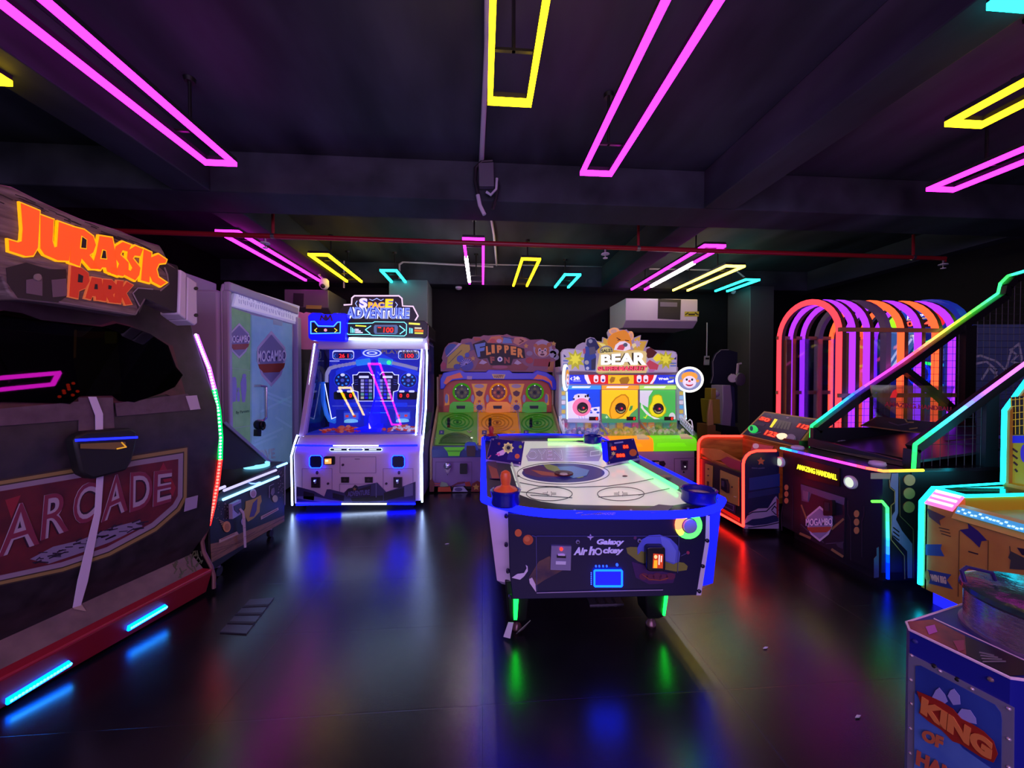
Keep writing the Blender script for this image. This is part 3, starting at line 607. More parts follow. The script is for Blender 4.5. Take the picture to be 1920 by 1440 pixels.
a.to('side_print', t)
CY = lamp(.75, 1.9, 3.2); LVT = lamp(.75, .7, 1.25)
for q, m_, nm in (([(335, 640), (958, 382)], CY, 'light_strip'), ([(345, 538), (930, 310)], LVT, 'light_strip'), ([(285, 520), (350, 495)], LVT, 'light_strip'), ([(948, 272), (1052, 232)], CY, 'light_strip')):
    MB().tube([F.at(q[0], .012), F.at(q[1], .012)], .012, m_, 8).to(nm, t)
MB().art(F, [(620, 450), (700, 455), (740, 440), (760, 446), (700, 470), (650, 468)], lamp(.5, .9, 3), .01, .01).to('goal_light', t)
rg = onz(360+730/6, 830+238/6, .75)
MB().lathe((rg.x, rg.y, .72), [(.11, 0), (.11, .035), (.085, .035), (.08, .01)], lamp(.35, 1.2, 2.0), 28).to('lit_ring', t)
MB().lathe((rg.x, rg.y, .725), [(.079, 0), (.075, .02), (.05, .024), (.02, .03)], BLK, 24).to('mallet_holder', t)
MB().art(F, [(405, 690), (505, 640), (510, 800), (410, 860)], mat('9a96b4', .35, .3), .004, .03).art(F, [(420, 715), (500, 675), (502, 740), (470, 800), (425, 760)], mat('2a2c50', .4), .034, .004).to('ticket_dispenser', t)
MB().art(F, [(470, 752), (488, 740), (525, 775), (540, 850), (552, 1180), (530, 1185), (520, 1000), (508, 800)], mat('b9a2ac', .6), .04, .004).line(F, [(515, 860), (530, 858)], 4, mat('6a5a66', .5), .045).line(F, [(522, 960), (542, 955)], 4, mat('6a5a66', .5), .045).line(F, [(526, 1060), (546, 1055)], 4, mat('6a5a66', .5), .045).to('ticket_strip', t)
HX = -2.2; FH = Face((HX, 3, .8), (1, 0, 0))
MB().art(FH, [(416, 795), (420, 793), (508, 868), (440, 880), (416, 880)], mat('050507', .75), -.05, .05).art(FH, [(416, 793), (421, 790), (510, 868), (504, 869)], mat('6a6a80', .4), 0, .012).to('side_hood', t)
for q in ((390, 1300), (960, 960)):
    p = F.at(q); cx, cy = p.x-.07, p.y; MB().cyl((cx, cy, .12), (cx, cy, .07), .02, .02, STEEL, 8).cyl((cx-.015, cy, .04), (cx+.015, cy, .04), .04, .04, DRK, 14).to('caster', t)
# ================= space themed coin game =================
t = thing('space_game', 'tall white cabinet outlined in white LEDs with a blue space title sign', 'arcade machine', (-1.52, 5.370, 0))
X0, X1 = -2.28, -.77
PLV = mat('c3a9c4', .4); NVY = mat('14164e', .4); NB = lamp(.02, .04, 20); NW = lamp(5, 7, 13); NC = lamp(.7, 2.6, 3.6)
low = MB().prism([(X0, 4.830, .07), (X0, 4.810, .66), (X0, 4.830, .72), (X0, 4.950, .86), (X0, 5.010, .88), (X0, 6.070, .88), (X0, 6.070, .07)], (X1-X0, 0, 0), PLV)
low.to('lower_cabinet', t, bevel=.012)
MB().box(X0+.1, X1-.1, 4.910, 5.970, .0, .08, BLK).to('plinth', t)
SIDE = mat('8c86a8', .4)
for x in (X0-.015, X1-.02):
    MB().prism([(x, 5.010, .86), (x, 5.190, 1.12), (x, 5.450, 2.07), (x, 6.070, 2.07), (x, 6.070, .86)], (.035, 0, 0), glass('cfd6ff', .05, .05, .85)).to('side_window', t)
    MB().prism([(x, 4.970, .87), (x, 5.090, .87), (x, 5.510, 2.07), (x, 5.390, 2.07)], (.06 if x < -2 else -.04, 0, 0), PLV).to('front_post', t, bevel=.008)
MB().box(X0, X1, 5.790, 6.070, .86, 2.3, NVY).to('back_panel', t)
MB().box(X0+.01, X1-.01, 5.030, 5.870, .86, .89, mat('2a2fb8', .4, 0, .35)).to('coin_bed', t)
BK = Face((-1.5, 5.785, 1.4), (0, -1, 0)).z(530, 530, 6.4)
a = MB(); B1 = mat('1a24b0', .4, 0, .75); B2 = mat('1d3ad0', .4, 0, .9); B3 = mat('0c1048', .4, 0, .3); B4 = mat('2f8fe8', .4, 0, .9); W1 = mat('dfe2ff', .4, 0, 1.1); G1_ = mat('5a66c8', .4, 0, .6)
a.art(BK, [(560, 790), (1720, 790), (1720, 1740), (560, 1740)], B1, 0, .003)
a.art(BK, [(640, 1120), (860, 1010), (1100, 920), (1350, 1020), (1660, 1130), (1660, 1090), (1400, 960), (1100, 800), (800, 960), (640, 1060)], B2, .003, .002)
a.art(BK, [(930, 790), (1190, 790), (1170, 870), (960, 870)], B2, .005, .002)
for rx, ry, m_ in ((115, 46, W1), (95, 34, B2), (66, 22, W1), (40, 11, B2)): a.art(BK, ell(1075, 845, rx, ry), m_, .006+.001*(120-rx)/20, .002)
a.art(BK, [(950, 792), (1010, 792), (990, 806)], W1, .007, .002).art(BK, [(1120, 792), (1190, 790), (1180, 806)], W1, .007, .002)
for (x0, x1, st) in ((600, 858, '26 1'), (1388, 1640, '100')):
    a.art(BK, rbox(x0, 812, x1, 920, 30), W1, .004, .003).art(BK, rbox(x0+8, 830, x1-8, 915, 24), mat('2a2f80', .4, 0, .5), .007, .003)
    a.line(BK, [(x0+36, 858), (x0+18, 880), (x0+36, 902)], 6, B4, .01).line(BK, [(x1-36, 858), (x1-18, 880), (x1-36, 902)], 6, B4, .01)
    a.art(BK, [(x0+70, 848), (x1-60, 848), (x1-60, 908), (x0+70, 908)], PIX, .009, .002).text(BK, st, [(x0+80, 902), (x1-66, 902), (x1-66, 854), (x0+80, 854)], RED7, .011, .002, .02)
for cx in (720, 1510):
    a.art(BK, ell(cx, 1170, 105, 95), B2, .005, .003).art(BK, ell(cx, 1172, 94, 84), mat('1a2468', .4, 0, .4), .008, .003)
    for i in range(8): a.art(BK, ell(cx+66*math.cos(i*.785), 1172+58*math.sin(i*.785), 13, 12, 10), B4, .011, .002)
    a.art(BK, ell(cx, 1172, 22, 20), G1_, .011, .003).art(BK, ell(cx+4, 1106, 26, 17), W1, .013, .003)
for sgn, cx in ((1, 0), (-1, 2238)):
    m_ = lambda L: [(cx+sgn*x, y) for x, y in L]
    ol = m_([(845, 1108), (895, 1105), (920, 1075), (1040, 1075), (1070, 1108), (1098, 1108), (1098, 1420), (912, 1420), (906, 1310), (852, 1292), (836, 1220), (850, 1210)])
    a.art(BK, ol, mat('14123c', .4, 0, .4), .006, .003); a.line(BK, ol, 9, W1, .01, .003, closed=True)
    q = m_([(920, 1145), (1035, 1145), (1035, 1118), (920, 1118)]); a.art(BK, q, W1, .01, .002)
    for r in range(6):
        for c in range(3):
            col = ['d8d8e8', '4a46b0', 'b8b8c8'][c] if r < 4 else ['7fc8a0', '3a3ad0', '50b890'][c] if r == 4 else ['d8d8a0', '2a2ae0', '40b080'][c]
            x, y = 940+c*48, 1160+r*41; a.art(BK, m_([(x, y), (x+38, y), (x+38, y+30), (x, y+30)]), mat(col, .4, 0, .65 if (r+c) % 3 else .35), .01, .002)
    for k in range(3): a.line(BK, m_([(870, 1170+k*26), (905, 1166+k*26)]), 5, G1_, .01)
    a.art(BK, m_(rbox(615, 1308, 860, 1402, 20)), mat('0a0a24', .4), .006, .003)
    for x0, x1 in ((630, 760), (785, 850)): a.art(BK, m_([(x0, 1325), (x1, 1325), (x1, 1388), (x0, 1388)]), PIX, .01, .002)
    for x in (735, 818): a.text(BK, '0', [(cx+sgn*x-16, 1378), (cx+sgn*x+16, 1378), (cx+sgn*x+16, 1332), (cx+sgn*x-16, 1332)], RED7, .012, .002, .03)
    for x0, x1 in ((655, 722), (775, 838)): a.art(BK, m_(rbox(x0, 1292, x1, 1316, 10)), W1, .01, .002)
    a.line(BK, m_([(600, 1480), (1080, 1480)]), 10, G1_, .006).art(BK, m_(rbox(740, 1440, 900, 1490, 14)), B2, .009, .003)
    a.line(BK, m_([(740, 1560), (770, 1530), (890, 1530), (920, 1560), (1080, 1560)]), 7, B4, .007)
a.text(BK, 'PLAY WIN', [(1190, 850), (1620, 860), (1620, 812), (1190, 806)], mat('a88a70', .4, 0, .45), .009, .002, .02)
a.line(BK, [(568, 940), (680, 940)], 7, W1, .005).line(BK, [(580, 960), (665, 960)], 6, G1_, .005).line(BK, [(595, 980), (650, 980)], 6, G1_, .005)
a.to('playfield_art', t)
TB = mat('c8c4d8', .4, 0, .35)
for L, n in (([(542, 1190), (545, 1100), (580, 1030), (640, 1010), (905, 962)], 26), ([(1330, 965), (1480, 998), (1620, 1035)], 16)):
    P = [BK.at(p, .05) for p in L]; tb = MB().tube(P, .022, TB, 8)
    for k in range(n):
        f = k/(n-1)*(len(P)-1); i = min(int(f), len(P)-2); q = P[i].lerp(P[i+1], f-i); d = (P[i+1]-P[i]).normalized(); tb.lathe(q, [(.027, -.006), (.027, .006)], TB, 10, d)
    tb.to('ball_tube', t)
for L, m2 in (([(905, 965), (1060, 945)], B4), ([(1165, 940), (1325, 960)], mat('2f9fd8', .3, 0, .9))):
    P = [BK.at(p, .06) for p in L]; MB().tube([P[0], P[0].lerp(P[1], .1), P[0].lerp(P[1], .9), P[1]], .045, m2, 12).to('blue_capsule', t)
MB().sph(BK.at((1295, 962), .1), .03, lamp(.1, 2.4, .5, False), 8).to('green_lamp', t)
MB().tube([BK.at(p, .1) for p in ((515, 1190), (520, 1400), (560, 1570), (600, 1640), (650, 1655), (700, 1610))], .03, mat('2c78d8', .35, 0, .7), 10).tube([BK.at(p, .16) for p in ((560, 1210), (600, 1430), (640, 1620), (690, 1600))], .006, lamp(1.5, 1.6, 3, False), 6).to('blue_hose', t)
xm = -1.515
MB().prism([(xm-.012, 5.770, .89), (xm-.012, 5.770, 1.86), (xm-.012, 5.670, 1.86), (xm-.012, 5.570, 1.35), (xm-.012, 5.150, .91)], (.024, 0, 0), mat('1414ff', .2, 0, 1.3)).prism([(xm-.16, 5.150, .89), (xm+.18, 5.150, .89), (xm+.08, 5.670, .89), (xm-.06, 5.670, .89)], (0, 0, .05), mat('1010e8', .3, 0, .9)).to('divider_fin', t)
for cx in (-1.84, -1.14):
    b = MB().box(cx-.2, cx+.18, 5.520, 5.770, .89, 1.16, mat('1a2cb0', .35, 0, .5)).box(cx-.08, cx+.13, 5.470, 5.530, 1.02, 1.14, mat('2238c8', .35, 0, .6))
    b.box(cx-.07, cx+.12, 5.460, 5.470, 1.03, 1.12, mat('4a66d0', .3, 0, .8)).lathe((cx+.02, 5.470, .99), [(.09, 0), (.085, .03), (.04, .045)], mat('7fd0e8', .3, 0, .9), 16)
    for k in range(2): b.box(cx-.05+k*.1, cx-.01+k*.1, 5.455, 5.460, 1.06, 1.09, mat('e03a3a', .3, 0, .9))
    b.to('chute', t)
random.seed(4); pile = MB()
cols = [mat('e8552a', .4, 0, .35), mat('f07a50', .4, 0, .3), mat('e8d8e0', .4, 0, .4), mat('d03a20', .4, 0, .3)]
for i in range(110):
    c = -1.88 if i % 2 else -1.1; u = random.gauss(0, .13); x = c+max(-.26, min(.26, u)); y = random.uniform(5.100, 5.390); z = .905+random.random()*.05*(1-abs(u)/.3)
    pile.lathe((x, y, z), [(.028, -.005), (.028, .005)], cols[i % 4], 10, (random.uniform(-.4, .4), random.uniform(-.6, .2), 1))
o = pile.to('coin_pile', t); o['kind'] = 'stuff'
GF = face3((0, 5.030, .9), (1, 5.030, .9), (0, 5.420, 2.06))
MB().prism([(X0+.05, 5.040, .9), (X1-.05, 5.040, .9), (X1-.05, 5.425, 2.06), (X0+.05, 5.425, 2.06)], (0, .01, 0), glass('f4f6ff', .07, .02, .97)).to('front_glass', t)
Z7 = GF.z(530, 740, 6.26)
for q in ([(592, 646), (584, 705), (577, 755), (570, 822)], [(792, 648), (787, 720), (783, 760), (780, 822)]):
    MB().tube([GF.at(p, .03) for p in q], .009, NW, 8).to('window_led', t)
for x, q in ((X0-.02, ((4.96, .89), (4.9, .82), (4.80, .66), (4.815, .06))), (X1+.02, ((5.19, 2.06), (5.27, 1.9), (5.15, 1.2), (4.89, .82), (4.80, .66), (4.815, .06)))):
    MB().tube([(x, y, z) for y, z in q], .0105, NW, 8).to('side_led', t)
    if x > -1: MB().prism([(x-.03, 4.870, .08), (x-.03, 4.850, .66), (x-.03, 4.970, .84), (x-.03, 5.170, 1.2), (x-.03, 5.370, 2.1), (x-.03, 6.070, 2.1), (x-.03, 6.070, .08)], (.02, 0, 0), textured('side_print', '2a2a58', '6a6a98', 5, .4, .5)).to('side_panel', t)
LF = Face((0, 4.810, .4), (0, -1, 0)).z(530, 740, 6.26)
MB().art(LF, [(600, 591), (1130, 591), (1130, 600), (600, 600)], lamp(5, 6.5, 10), .01, .012).art(LF, [(150, 582), (600, 590), (600, 606), (145, 602)], NB, .01, .012).art(LF, [(1130, 590), (1585, 582), (1585, 604), (1130, 606)], NB, .01, .012).to('ledge_led', t)
MB().art(LF, [(700, 1270), (1225, 1270), (1225, 1284), (700, 1284)], lamp(5, 6.5, 10), .012, .012).art(LF, [(165, 1272), (700, 1270), (700, 1286), (165, 1294)], NB, .012, .012).art(LF, [(1225, 1270), (1560, 1266), (1560, 1286), (1225, 1284)], NB, .012, .012).to('base_led', t)
e = MB().art(LF, rbox(553, 624, 1172, 662, 18), lamp(1.1, 1.7, 3.2, False), .006, .004).art(LF, rbox(562, 630, 1164, 656, 13), mat('14122e', .4), .01, .002)
e.line(LF, [(610, 643), (690, 643)], 8, lamp(1.5, 1.8, 3.5, False), .012).line(LF, [(1020, 643), (1100, 643)], 8, lamp(1.5, 1.8, 3.5, False), .012).line(LF, [(785, 630), (760, 643), (785, 658)], 8, lamp(1.5, 1.8, 3.5, False), .012).line(LF, [(935, 630), (962, 643), (935, 658)], 8, lamp(1.5, 1.8, 3.5, False), .012).art(LF, [(800, 630), (925, 630), (935, 656), (795, 656)], mat('6a76b8', .4, 0, .6), .012, .002)
e.to('badge', t)
for x0 in (322, 1283):
    sp = MB().art(LF, [(x0+25, 706), (x0+130, 706), (x0+155, 735), (x0+155, 825), (x0+130, 856), (x0+25, 856), (x0, 825), (x0, 735)], mat('07072a', .4), .004, .02)
    s_ = sp.to('speaker', t)
    MB().line(LF, [(x0+25, 708), (x0+130, 708), (x0+153, 735), (x0+153, 825), (x0+130, 854), (x0+25, 854), (x0+2, 825), (x0+2, 735)], 7, lamp(.06, .42, 40), .024, .006, closed=True).to('blue_led_ring', s_)
for x0, x1 in ((230, 580), (1180, 1530)):
    d = MB().line(LF, [(x0, 1110), (x0, 868), (x1, 866), (x1, 1110)], 4, mat('7a6688', .4), .004)
    ddo = d.to('coin_door', t); cx = x0+165 if x0 < 500 else x0+175
    MB().art(LF, [(cx-50, 965), (cx+50, 965), (cx+50, 1088), (cx-50, 1085)], mat('3a2f40', .3, .5), .006, .02).art(LF, [(cx-34, 975), (cx+34, 975), (cx+22, 1055), (cx-22, 1055)], mat('1a1420', .4), .026, .006).art(LF, [(cx-18, 985), (cx+18, 985), (cx+10, 1035), (cx-10, 1035)], mat('9a94b8', .3, .5), .032, .006).to('coin_slot', ddo)
    MB().sph(LF.at((cx-3, 1000), .05), .008, lamp(1, 1.5, 6, False), 6).art(LF, ell(cx+12, 914, 16, 22, 10), mat('4a3550', .4), .004, .006).art(LF, ell((x1-45) if x0 < 500 else x0+38, 1042, 14, 14, 10), mat('3a2a40', .4), .004, .01).to('coin_light', ddo)
p = MB().line(LF, [(675, 728), (1095, 728), (1095, 918), (675, 918)], 4, mat('7a6688', .4), .004, closed=True).art(LF, ell(710, 822, 14, 14, 10), mat('3a2a40', .4), .004, .012).line(LF, [(850, 755), (905, 755)], 7, mat('5a4a60', .4), .004).line(LF, [(668, 1200), (668, 1048), (1090, 1048)], 4, mat('7a6688', .4), .004)
p.to('access_door', t)
sc_ = MB().art(LF, rbox(492, 722, 618, 818, 12), BLK, .004, .02); so = sc_.to('card_reader', t)
MB().art(LF, [(503, 750), (580, 745), (580, 805), (505, 808)], lamp(1.9, .5, .12, False), .024, .004).art(LF, [(512, 760), (545, 758), (545, 780), (512, 782)], lamp(2.6, 1.4, .7, False), .028, .002).to('screen', so)
for cx in (735, 1012): MB().art(LF, [(cx-45, 965), (cx+48, 965), (cx+46, 1030), (cx-43, 1030)], mat('1a1018', .4), .004, .012).art(LF, ell(cx, 998, 18, 16, 10), mat('4a3a44', .3, .4), .016, .006).to('ticket_slot', t)
ab = MB(); BV = mat('34305e', .45); BD = mat('15121f', .5); BG = mat('6a6a98', .45)
ab.art(LF, [(165, 1075), (260, 1100), (370, 1130), (490, 1195), (520, 1110), (560, 1110), (720, 1150), (770, 1100), (1110, 1030), (1215, 1140), (1400, 1080), (1560, 1020), (1560, 1262), (165, 1262)], BV, .004, .003)
for q in ([(250, 1130), (375, 1160), (370, 1240), (245, 1220)], [(590, 1150), (725, 1185), (720, 1245), (590, 1215)], [(1190, 1150), (1425, 1090), (1420, 1190), (1190, 1245)]): ab.art(LF, q, BD, .007, .002)
ab.art(LF, [(1430, 1070), (1530, 1040), (1530, 1180), (1430, 1200)], BG, .007, .002).art(LF, [(380, 1190), (560, 1230), (720, 1250), (460, 1258), (165, 1215), (165, 1190)], BG, .007, .002).art(LF, [(800, 1210), (1180, 1180), (1180, 1240), (1000, 1255), (820, 1250)], BD, .007, .002)
ab.art(LF, [(730, 1160), (760, 1110), (820, 1090), (850, 1055), (880, 1070), (890, 1110), (1040, 1060), (1030, 1190), (760, 1200)], mat('1f1530', .5), .009, .002).text(LF, 'ADVENTURE', [(765, 1195), (1025, 1172), (1025, 1110), (765, 1135)], mat('5a5490', .4), .011, .002, .04).art(LF, star(848, 1105, 24), mat('8a6a4a', .4), .011, .002).line(LF, [(1100, 1035), (1100, 1200)], 8, BG, .009)
ab.to('front_print', t)
# hood with display
HF = Face((0, 5.170, 2.2), (0, -1, 0)).z(530, 530, 6.4)
hd = MB().prism([HF.at(p) for p in ((740, 448), (1700, 455), (1742, 490), (1738, 640), (1700, 665), (750, 655))], (0, .85, 0), mat('0c0c12', .35)); hd.to('hood', t, bevel=.008)
MB().art(HF, [(420, 640), (1730, 655), (1730, 790), (400, 790)], PLV, -.2, .15).to('hood_skirt', t)
dp = MB(); CYN = lamp(.35, 1.6, 2.0, False)
dp.art(HF, [(775, 490), (1080, 485), (1105, 470), (1460, 475), (1488, 500), (1485, 620), (1460, 640), (1080, 632), (1050, 622), (790, 622), (770, 600)], mat('0a1a22', .4, 0, .3), .002, .003)
dp.line(HF, [(775, 490), (1080, 485), (1105, 470), (1460, 475), (1488, 500), (1485, 620), (1460, 640), (1080, 632), (1050, 622), (790, 622), (770, 600)], 8, CYN, .005, .003, closed=True)
dp.art(HF, [(1108, 508), (1370, 508), (1385, 530), (1380, 600), (1360, 618), (1110, 615), (1096, 590), (1096, 530)], mat('5a7aa8', .4, 0, .5), .006, .003)
dp.line(HF, [(1060, 520), (995, 565), (1050, 610)], 10, CYN, .007).line(HF, [(1405, 520), (1470, 570), (1410, 615)], 10, CYN, .007)
for k in range(3): dp.line(HF, [(822+k*18, 535+k*12), (822+k*18, 600)], 9, CYN, .007).line(HF, [(875, 560+k*19), (910+k*24, 562+k*19)], 12, W1, .007).line(HF, [(1525+k*16, 545+k*4), (1525+k*16, 605)], 8, CYN, .004)
dp.line(HF, [(880, 516), (1000, 524)], 14, lamp(1.2, 1.3, .1, False), .007).line(HF, [(1522, 490), (1640, 498)], 22, lamp(1.1, 1.0, .15, False), .004).line(HF, [(1590, 545), (1660, 548)], 18, lamp(.8, .7, .6, False), .004).line(HF, [(1590, 575), (1680, 580)], 26, lamp(.9, .2, .05, False), .004).line(HF, [(1590, 605), (1680, 608)], 18, lamp(1, .9, .1, False), .004)
do = dp.to('display', t)
MB().art(HF, [(1132, 530), (1345, 530), (1342, 604), (1132, 602)], PIX, .01, .003).text(HF, '100', [(1212, 598), (1330, 600), (1334, 540), (1218, 538)], RED7, .013, .003, .01).line(HF, [(1150, 540), (1180, 541)], 10, RED7, .013).to('score_digits', do)
MB().art(HF, [(805, 660), (1680, 678), (1680, 700), (800, 688)], lamp(5, 8, 9), .004, .02).to('hood_led', t)
MB().tube([HF.at(p, -.02) for p in ((1722, 480), (1735, 520), (1732, 690))], .012, mat('d0c8dc', .4), 8).to('edge_trim', t)
BXF = Face((0, 5.100, 2.2), (0, -1, 0)).z(530, 530, 6.4)
bb = MB().prism([BXF.at(p) for p in [(330, 368), (355, 358), (460, 362), (480, 376), (590, 376), (610, 362), (750, 366), (770, 390), (750, 690), (730, 702), (340, 690), (305, 660), (300, 400)]], (0, .5, 0), mat('0a0ae8', .35, 0, .9)).to('blue_box', t, bevel=.01)
MB().line(BXF, [(340, 468), (385, 465), (430, 520), (615, 524), (660, 475), (695, 472), (692, 605), (560, 608), (340, 612)], 10, lamp(.15, .8, 2.2, False), .006, .004, closed=True).art(BXF, [(350, 480), (380, 480), (425, 535), (620, 538), (665, 485), (685, 485), (682, 595), (352, 600)], mat('06061c', .4), .002, .004).line(BXF, [(412, 550), (385, 572), (412, 592)], 9, lamp(1.2, 1, .1, False), .006).line(BXF, [(625, 550), (655, 572), (628, 594)], 9, lamp(1.2, 1, .1, False), .006).art(BXF, ell(517, 570, 18), mat('f0a0b8', .4, 0, .9), .006, .004).to('face_display', bb)
MB().line(BXF, [(455, 450), (470, 400), (500, 440), (520, 395), (545, 440), (575, 395), (595, 455)], 14, mat('6a2a5a', .4), .004, .01).art(BXF, ell(522, 435, 22), mat('3a1a7a', .4), .004, .014).to('emblem', bb)
TF = Face((0, 5.220, 2.5), (0, -1, 0)).z(530, 530, 6.4)
to_ = [(640, 400), (735, 268), (828, 262), (832, 185), (862, 158), (1395, 158), (1432, 190), (1440, 280), (1565, 285), (1625, 400), (1590, 456), (660, 450)]
ts = MB().art(TF, to_, mat('0d0c1c', .35), -.06, .06).to('title_sign', t)
MB().tube([TF.at(p, .004) for p in to_[1:-1]], .01, lamp(1.1, .75, 1.1, False), 6).to('sign_outline', ts)
tx = MB(); LB_ = mat('a8c0ff', .4, 0, .9)
q = [(768, 432), (1522, 436), (1528, 305), (775, 295)]
tx.text(TF, 'ADVENTURE', q, mat('dfe6ff', .4, 0, 1.1), .004, .008, .13); tx.text(TF, 'ADVENTURE', q, mat('1c2a8a', .4, 0, .5), .012, .006, .065); tx.text(TF, 'ADVENTURE', q, mat('6f8cff', .4, 0, 1.0), .018, .004, .015)
for st, q, cc in (('S', [(925, 305), (1020, 305), (1025, 190), (925, 190)], 'e8dcf4'), ('PAC', [(1032, 305), (1225, 305), (1225, 238), (1032, 238)], 'ffb81e'), ('E', [(1232, 305), (1320, 305), (1335, 200), (1240, 200)], 'ffd81e')):
    tx.text(TF, st, q, mat('4a5ad8', .4, 0, .7), .008, .006, .13); tx.text(TF, st, q, mat(cc, .4, 0, 1.0), .02, .006, .045)
tx.line(TF, [(895, 220), (875, 250), (895, 285)], 8, LB_, .004).line(TF, [(1355, 235), (1378, 265), (1358, 295)], 8, LB_, .004).line(TF, [(1045, 200), (1080, 215), (1130, 190), (1180, 215), (1210, 200)], 8, LB_, .006)
tx.to('title_lettering', ts)

# ================= flipper game (three lanes) =================
t = thing('flipper_game', 'three lane flipper cabinet with green and orange lanes, right of the space cabinet', 'arcade machine', (.2, 5.8, 0))
X0, X1, YF, YB = -.74, 1.17, 5.45, 6.32
GRN = mat('3f9a26', .35); ORG = mat('d98a22', .35); FBL = mat('1c2cc0', .3, 0, .12); CR = mat('8a6a9a', .45); BRN = mat('b8441a', .4, 0, .1)
MB().box(X0+.03, X1-.03, YF, 6.9, .07, .5, CR).box(X0+.1, X1-.1, YF+.08, 6.8, 0, .08, BLK).to('lower_cabinet', t, bevel=.01)
MB().prism([(X0+.02, YF-.01, .48), (X0+.02, YF-.02, .6), (X0+.02, YF+.05, .64), (X0+.02, YF+.1, .5)], (X1-X0-.04, 0, 0), mat('3a4a86', .35)).to('front_rail', t, bevel=.008)
for x in (X0, X1-.03):
    MB().prism([(x, YF-.03, .05), (x, YF-.03, .6), (x, YF+.1, .72), (x, YB-.05, 1.16), (x, YB-.05, 1.62), (x, 6.9, 1.62), (x, 6.9, .05)], (.03, 0, 0), mat('b09a72', .45)).to('side_panel', t, bevel=.006)
BD = face3((0, YF+.05, .62), (1, YF+.05, .62), (0, YB, 1.03)); Zb = BD.z(790, 750, 6.857)
MB().prism([(X0+.03, YF+.05, .3), (X0+.03, YF+.05, .62), (X0+.03, YB, 1.03), (X0+.03, YB, .3)], (X1-X0-.06, 0, 0), mat('5a6a4a', .4)).to('bed', t)
def lane(q, cg, cd, cx, cy, ex, dx):
    b = MB().art(Zb, q, mat(cg, .3, 0, .34), .002, .01)  # slight emission added to brighten the lane surface and its rings
    for k, r in enumerate((200, 150, 100, 52)):
        b.line(Zb, ell(cx, cy, r, r*.55, 30), 14, mat(cd, .3, 0, .3), .012, .012, closed=True)
    b.art(Zb, ell(cx, cy, 18, 11), mat(cd, .3), .012, .02)
    for k in range(3): b.art(Zb, [(ex-18, 265+k*40), (ex+18, 265+k*40), (ex+14, 295+k*40), (ex-22, 295+k*40)], BLK, .03, .02)
    b.art(Zb, [(dx-32, 402), (dx+30, 402), (dx+26, 452), (dx-38, 452)], mat('3a4a8a', .4), .014, .004).art(Zb, [(dx-14, 412), (dx+14, 427), (dx-16, 442)], mat('c0b8d0', .4), .018, .003)
    o = b.to('lane', t)
    m_ = MB(); bx = (q[0][0]+q[1][0])/2
    m_.art(Zb, [(bx-230, 575)]+ell(bx-5, 575, 215, 135, 14, 180, 360)+[(bx+225, 575)], mat('4a7a34' if cg != 'c98428' else 'b8862a', .25), .014, .02).line(Zb, ell(bx-5, 575, 190, 110, 12, 185, 355), 8, mat(cd, .3), .034)
    m_.line(Zb, [(bx+140, 415), (bx+165, 435), (bx+190, 418)], 9, mat('c8c0a0', .4), .02, .01)
    m_.to('flipper_area', o)
lane([(175, 580), (730, 585), (720, 165), (225, 165)], '5c8a3a', '2f7a1c', 465, 295, 355, 265)
lane([(735, 585), (1285, 590), (1230, 170), (735, 165)], 'c98428', 'a86a18', 975, 305, 885, 815)
lane([(1290, 590), (1840, 585), (1720, 180), (1245, 170)], '5c8a3a', '2f7a1c', 1490, 310, 1410, 1350)
MB().line(Zb, [(728, 585), (728, 165)], 16, mat('c8b894', .4), .012, .04).to('lane_divider', t)
MB().line(Zb, [(1288, 590), (1238, 170)], 16, mat('c8b894', .4), .012, .04).to('lane_divider', t)
MB().prism([(X0+.04, YF+.06, .74), (X1-.04, YF+.06, .74), (X1-.04, YB-.02, 1.14), (X0+.04, YB-.02, 1.14)], (0, 0, .008), glass('ffffff', .02, .04, 1.0, .05)).to('bed_glass', t)
FF = Face((0, YF-.03, .4), (0, -1, 0)).z(790, 750, 6.857)
MB().art(FF, [(290, 605), (560, 605), (500, 665), (490, 715), (350, 715), (340, 665)], mat('56b020', .35, 0, .25), 0, .03).art(FF, [(320, 640), (530, 640), (490, 660), (350, 660)], mat('3f8a18', .35, 0, .2), .03, .01).to('ticket_tray', t)
MB().art(FF, [(560, 560), (600, 535), (690, 540), (730, 600), (730, 640), (560, 640)], mat('3f6ac0', .35), 0, .04).art(FF, [(585, 580), (690, 580), (700, 630), (690, 715), (590, 715), (580, 630)], mat('4a3a30', .4), .04, .02).to('control_button', t)
d = MB().line(FF, [(185, 1030), (190, 790), (650, 790), (648, 1060)], 5, mat('5a4468', .4), .034).to('coin_door', t)
MB().lathe(FF.at((340, 845), .03), [(.055, 0), (.05, .02), (.02, .035)], mat('a8a0b0', .25, .8), 20, (0, -1, 0)).art(FF, [(300, 860), (385, 860), (355, 925), (325, 925)], mat('8a8090', .25, .8), .034, .02).art(FF, [(332, 945), (346, 945), (339, 962)], BLK, .034, .003).to('coin_chute', d)
MB().art(FF, rbox(498, 808, 592, 940, 12), BLK, .034, .02).art(FF, [(580, 845), (592, 845), (592, 890), (575, 870)], DRK, .055, .01).to('card_reader', d)
a = MB()
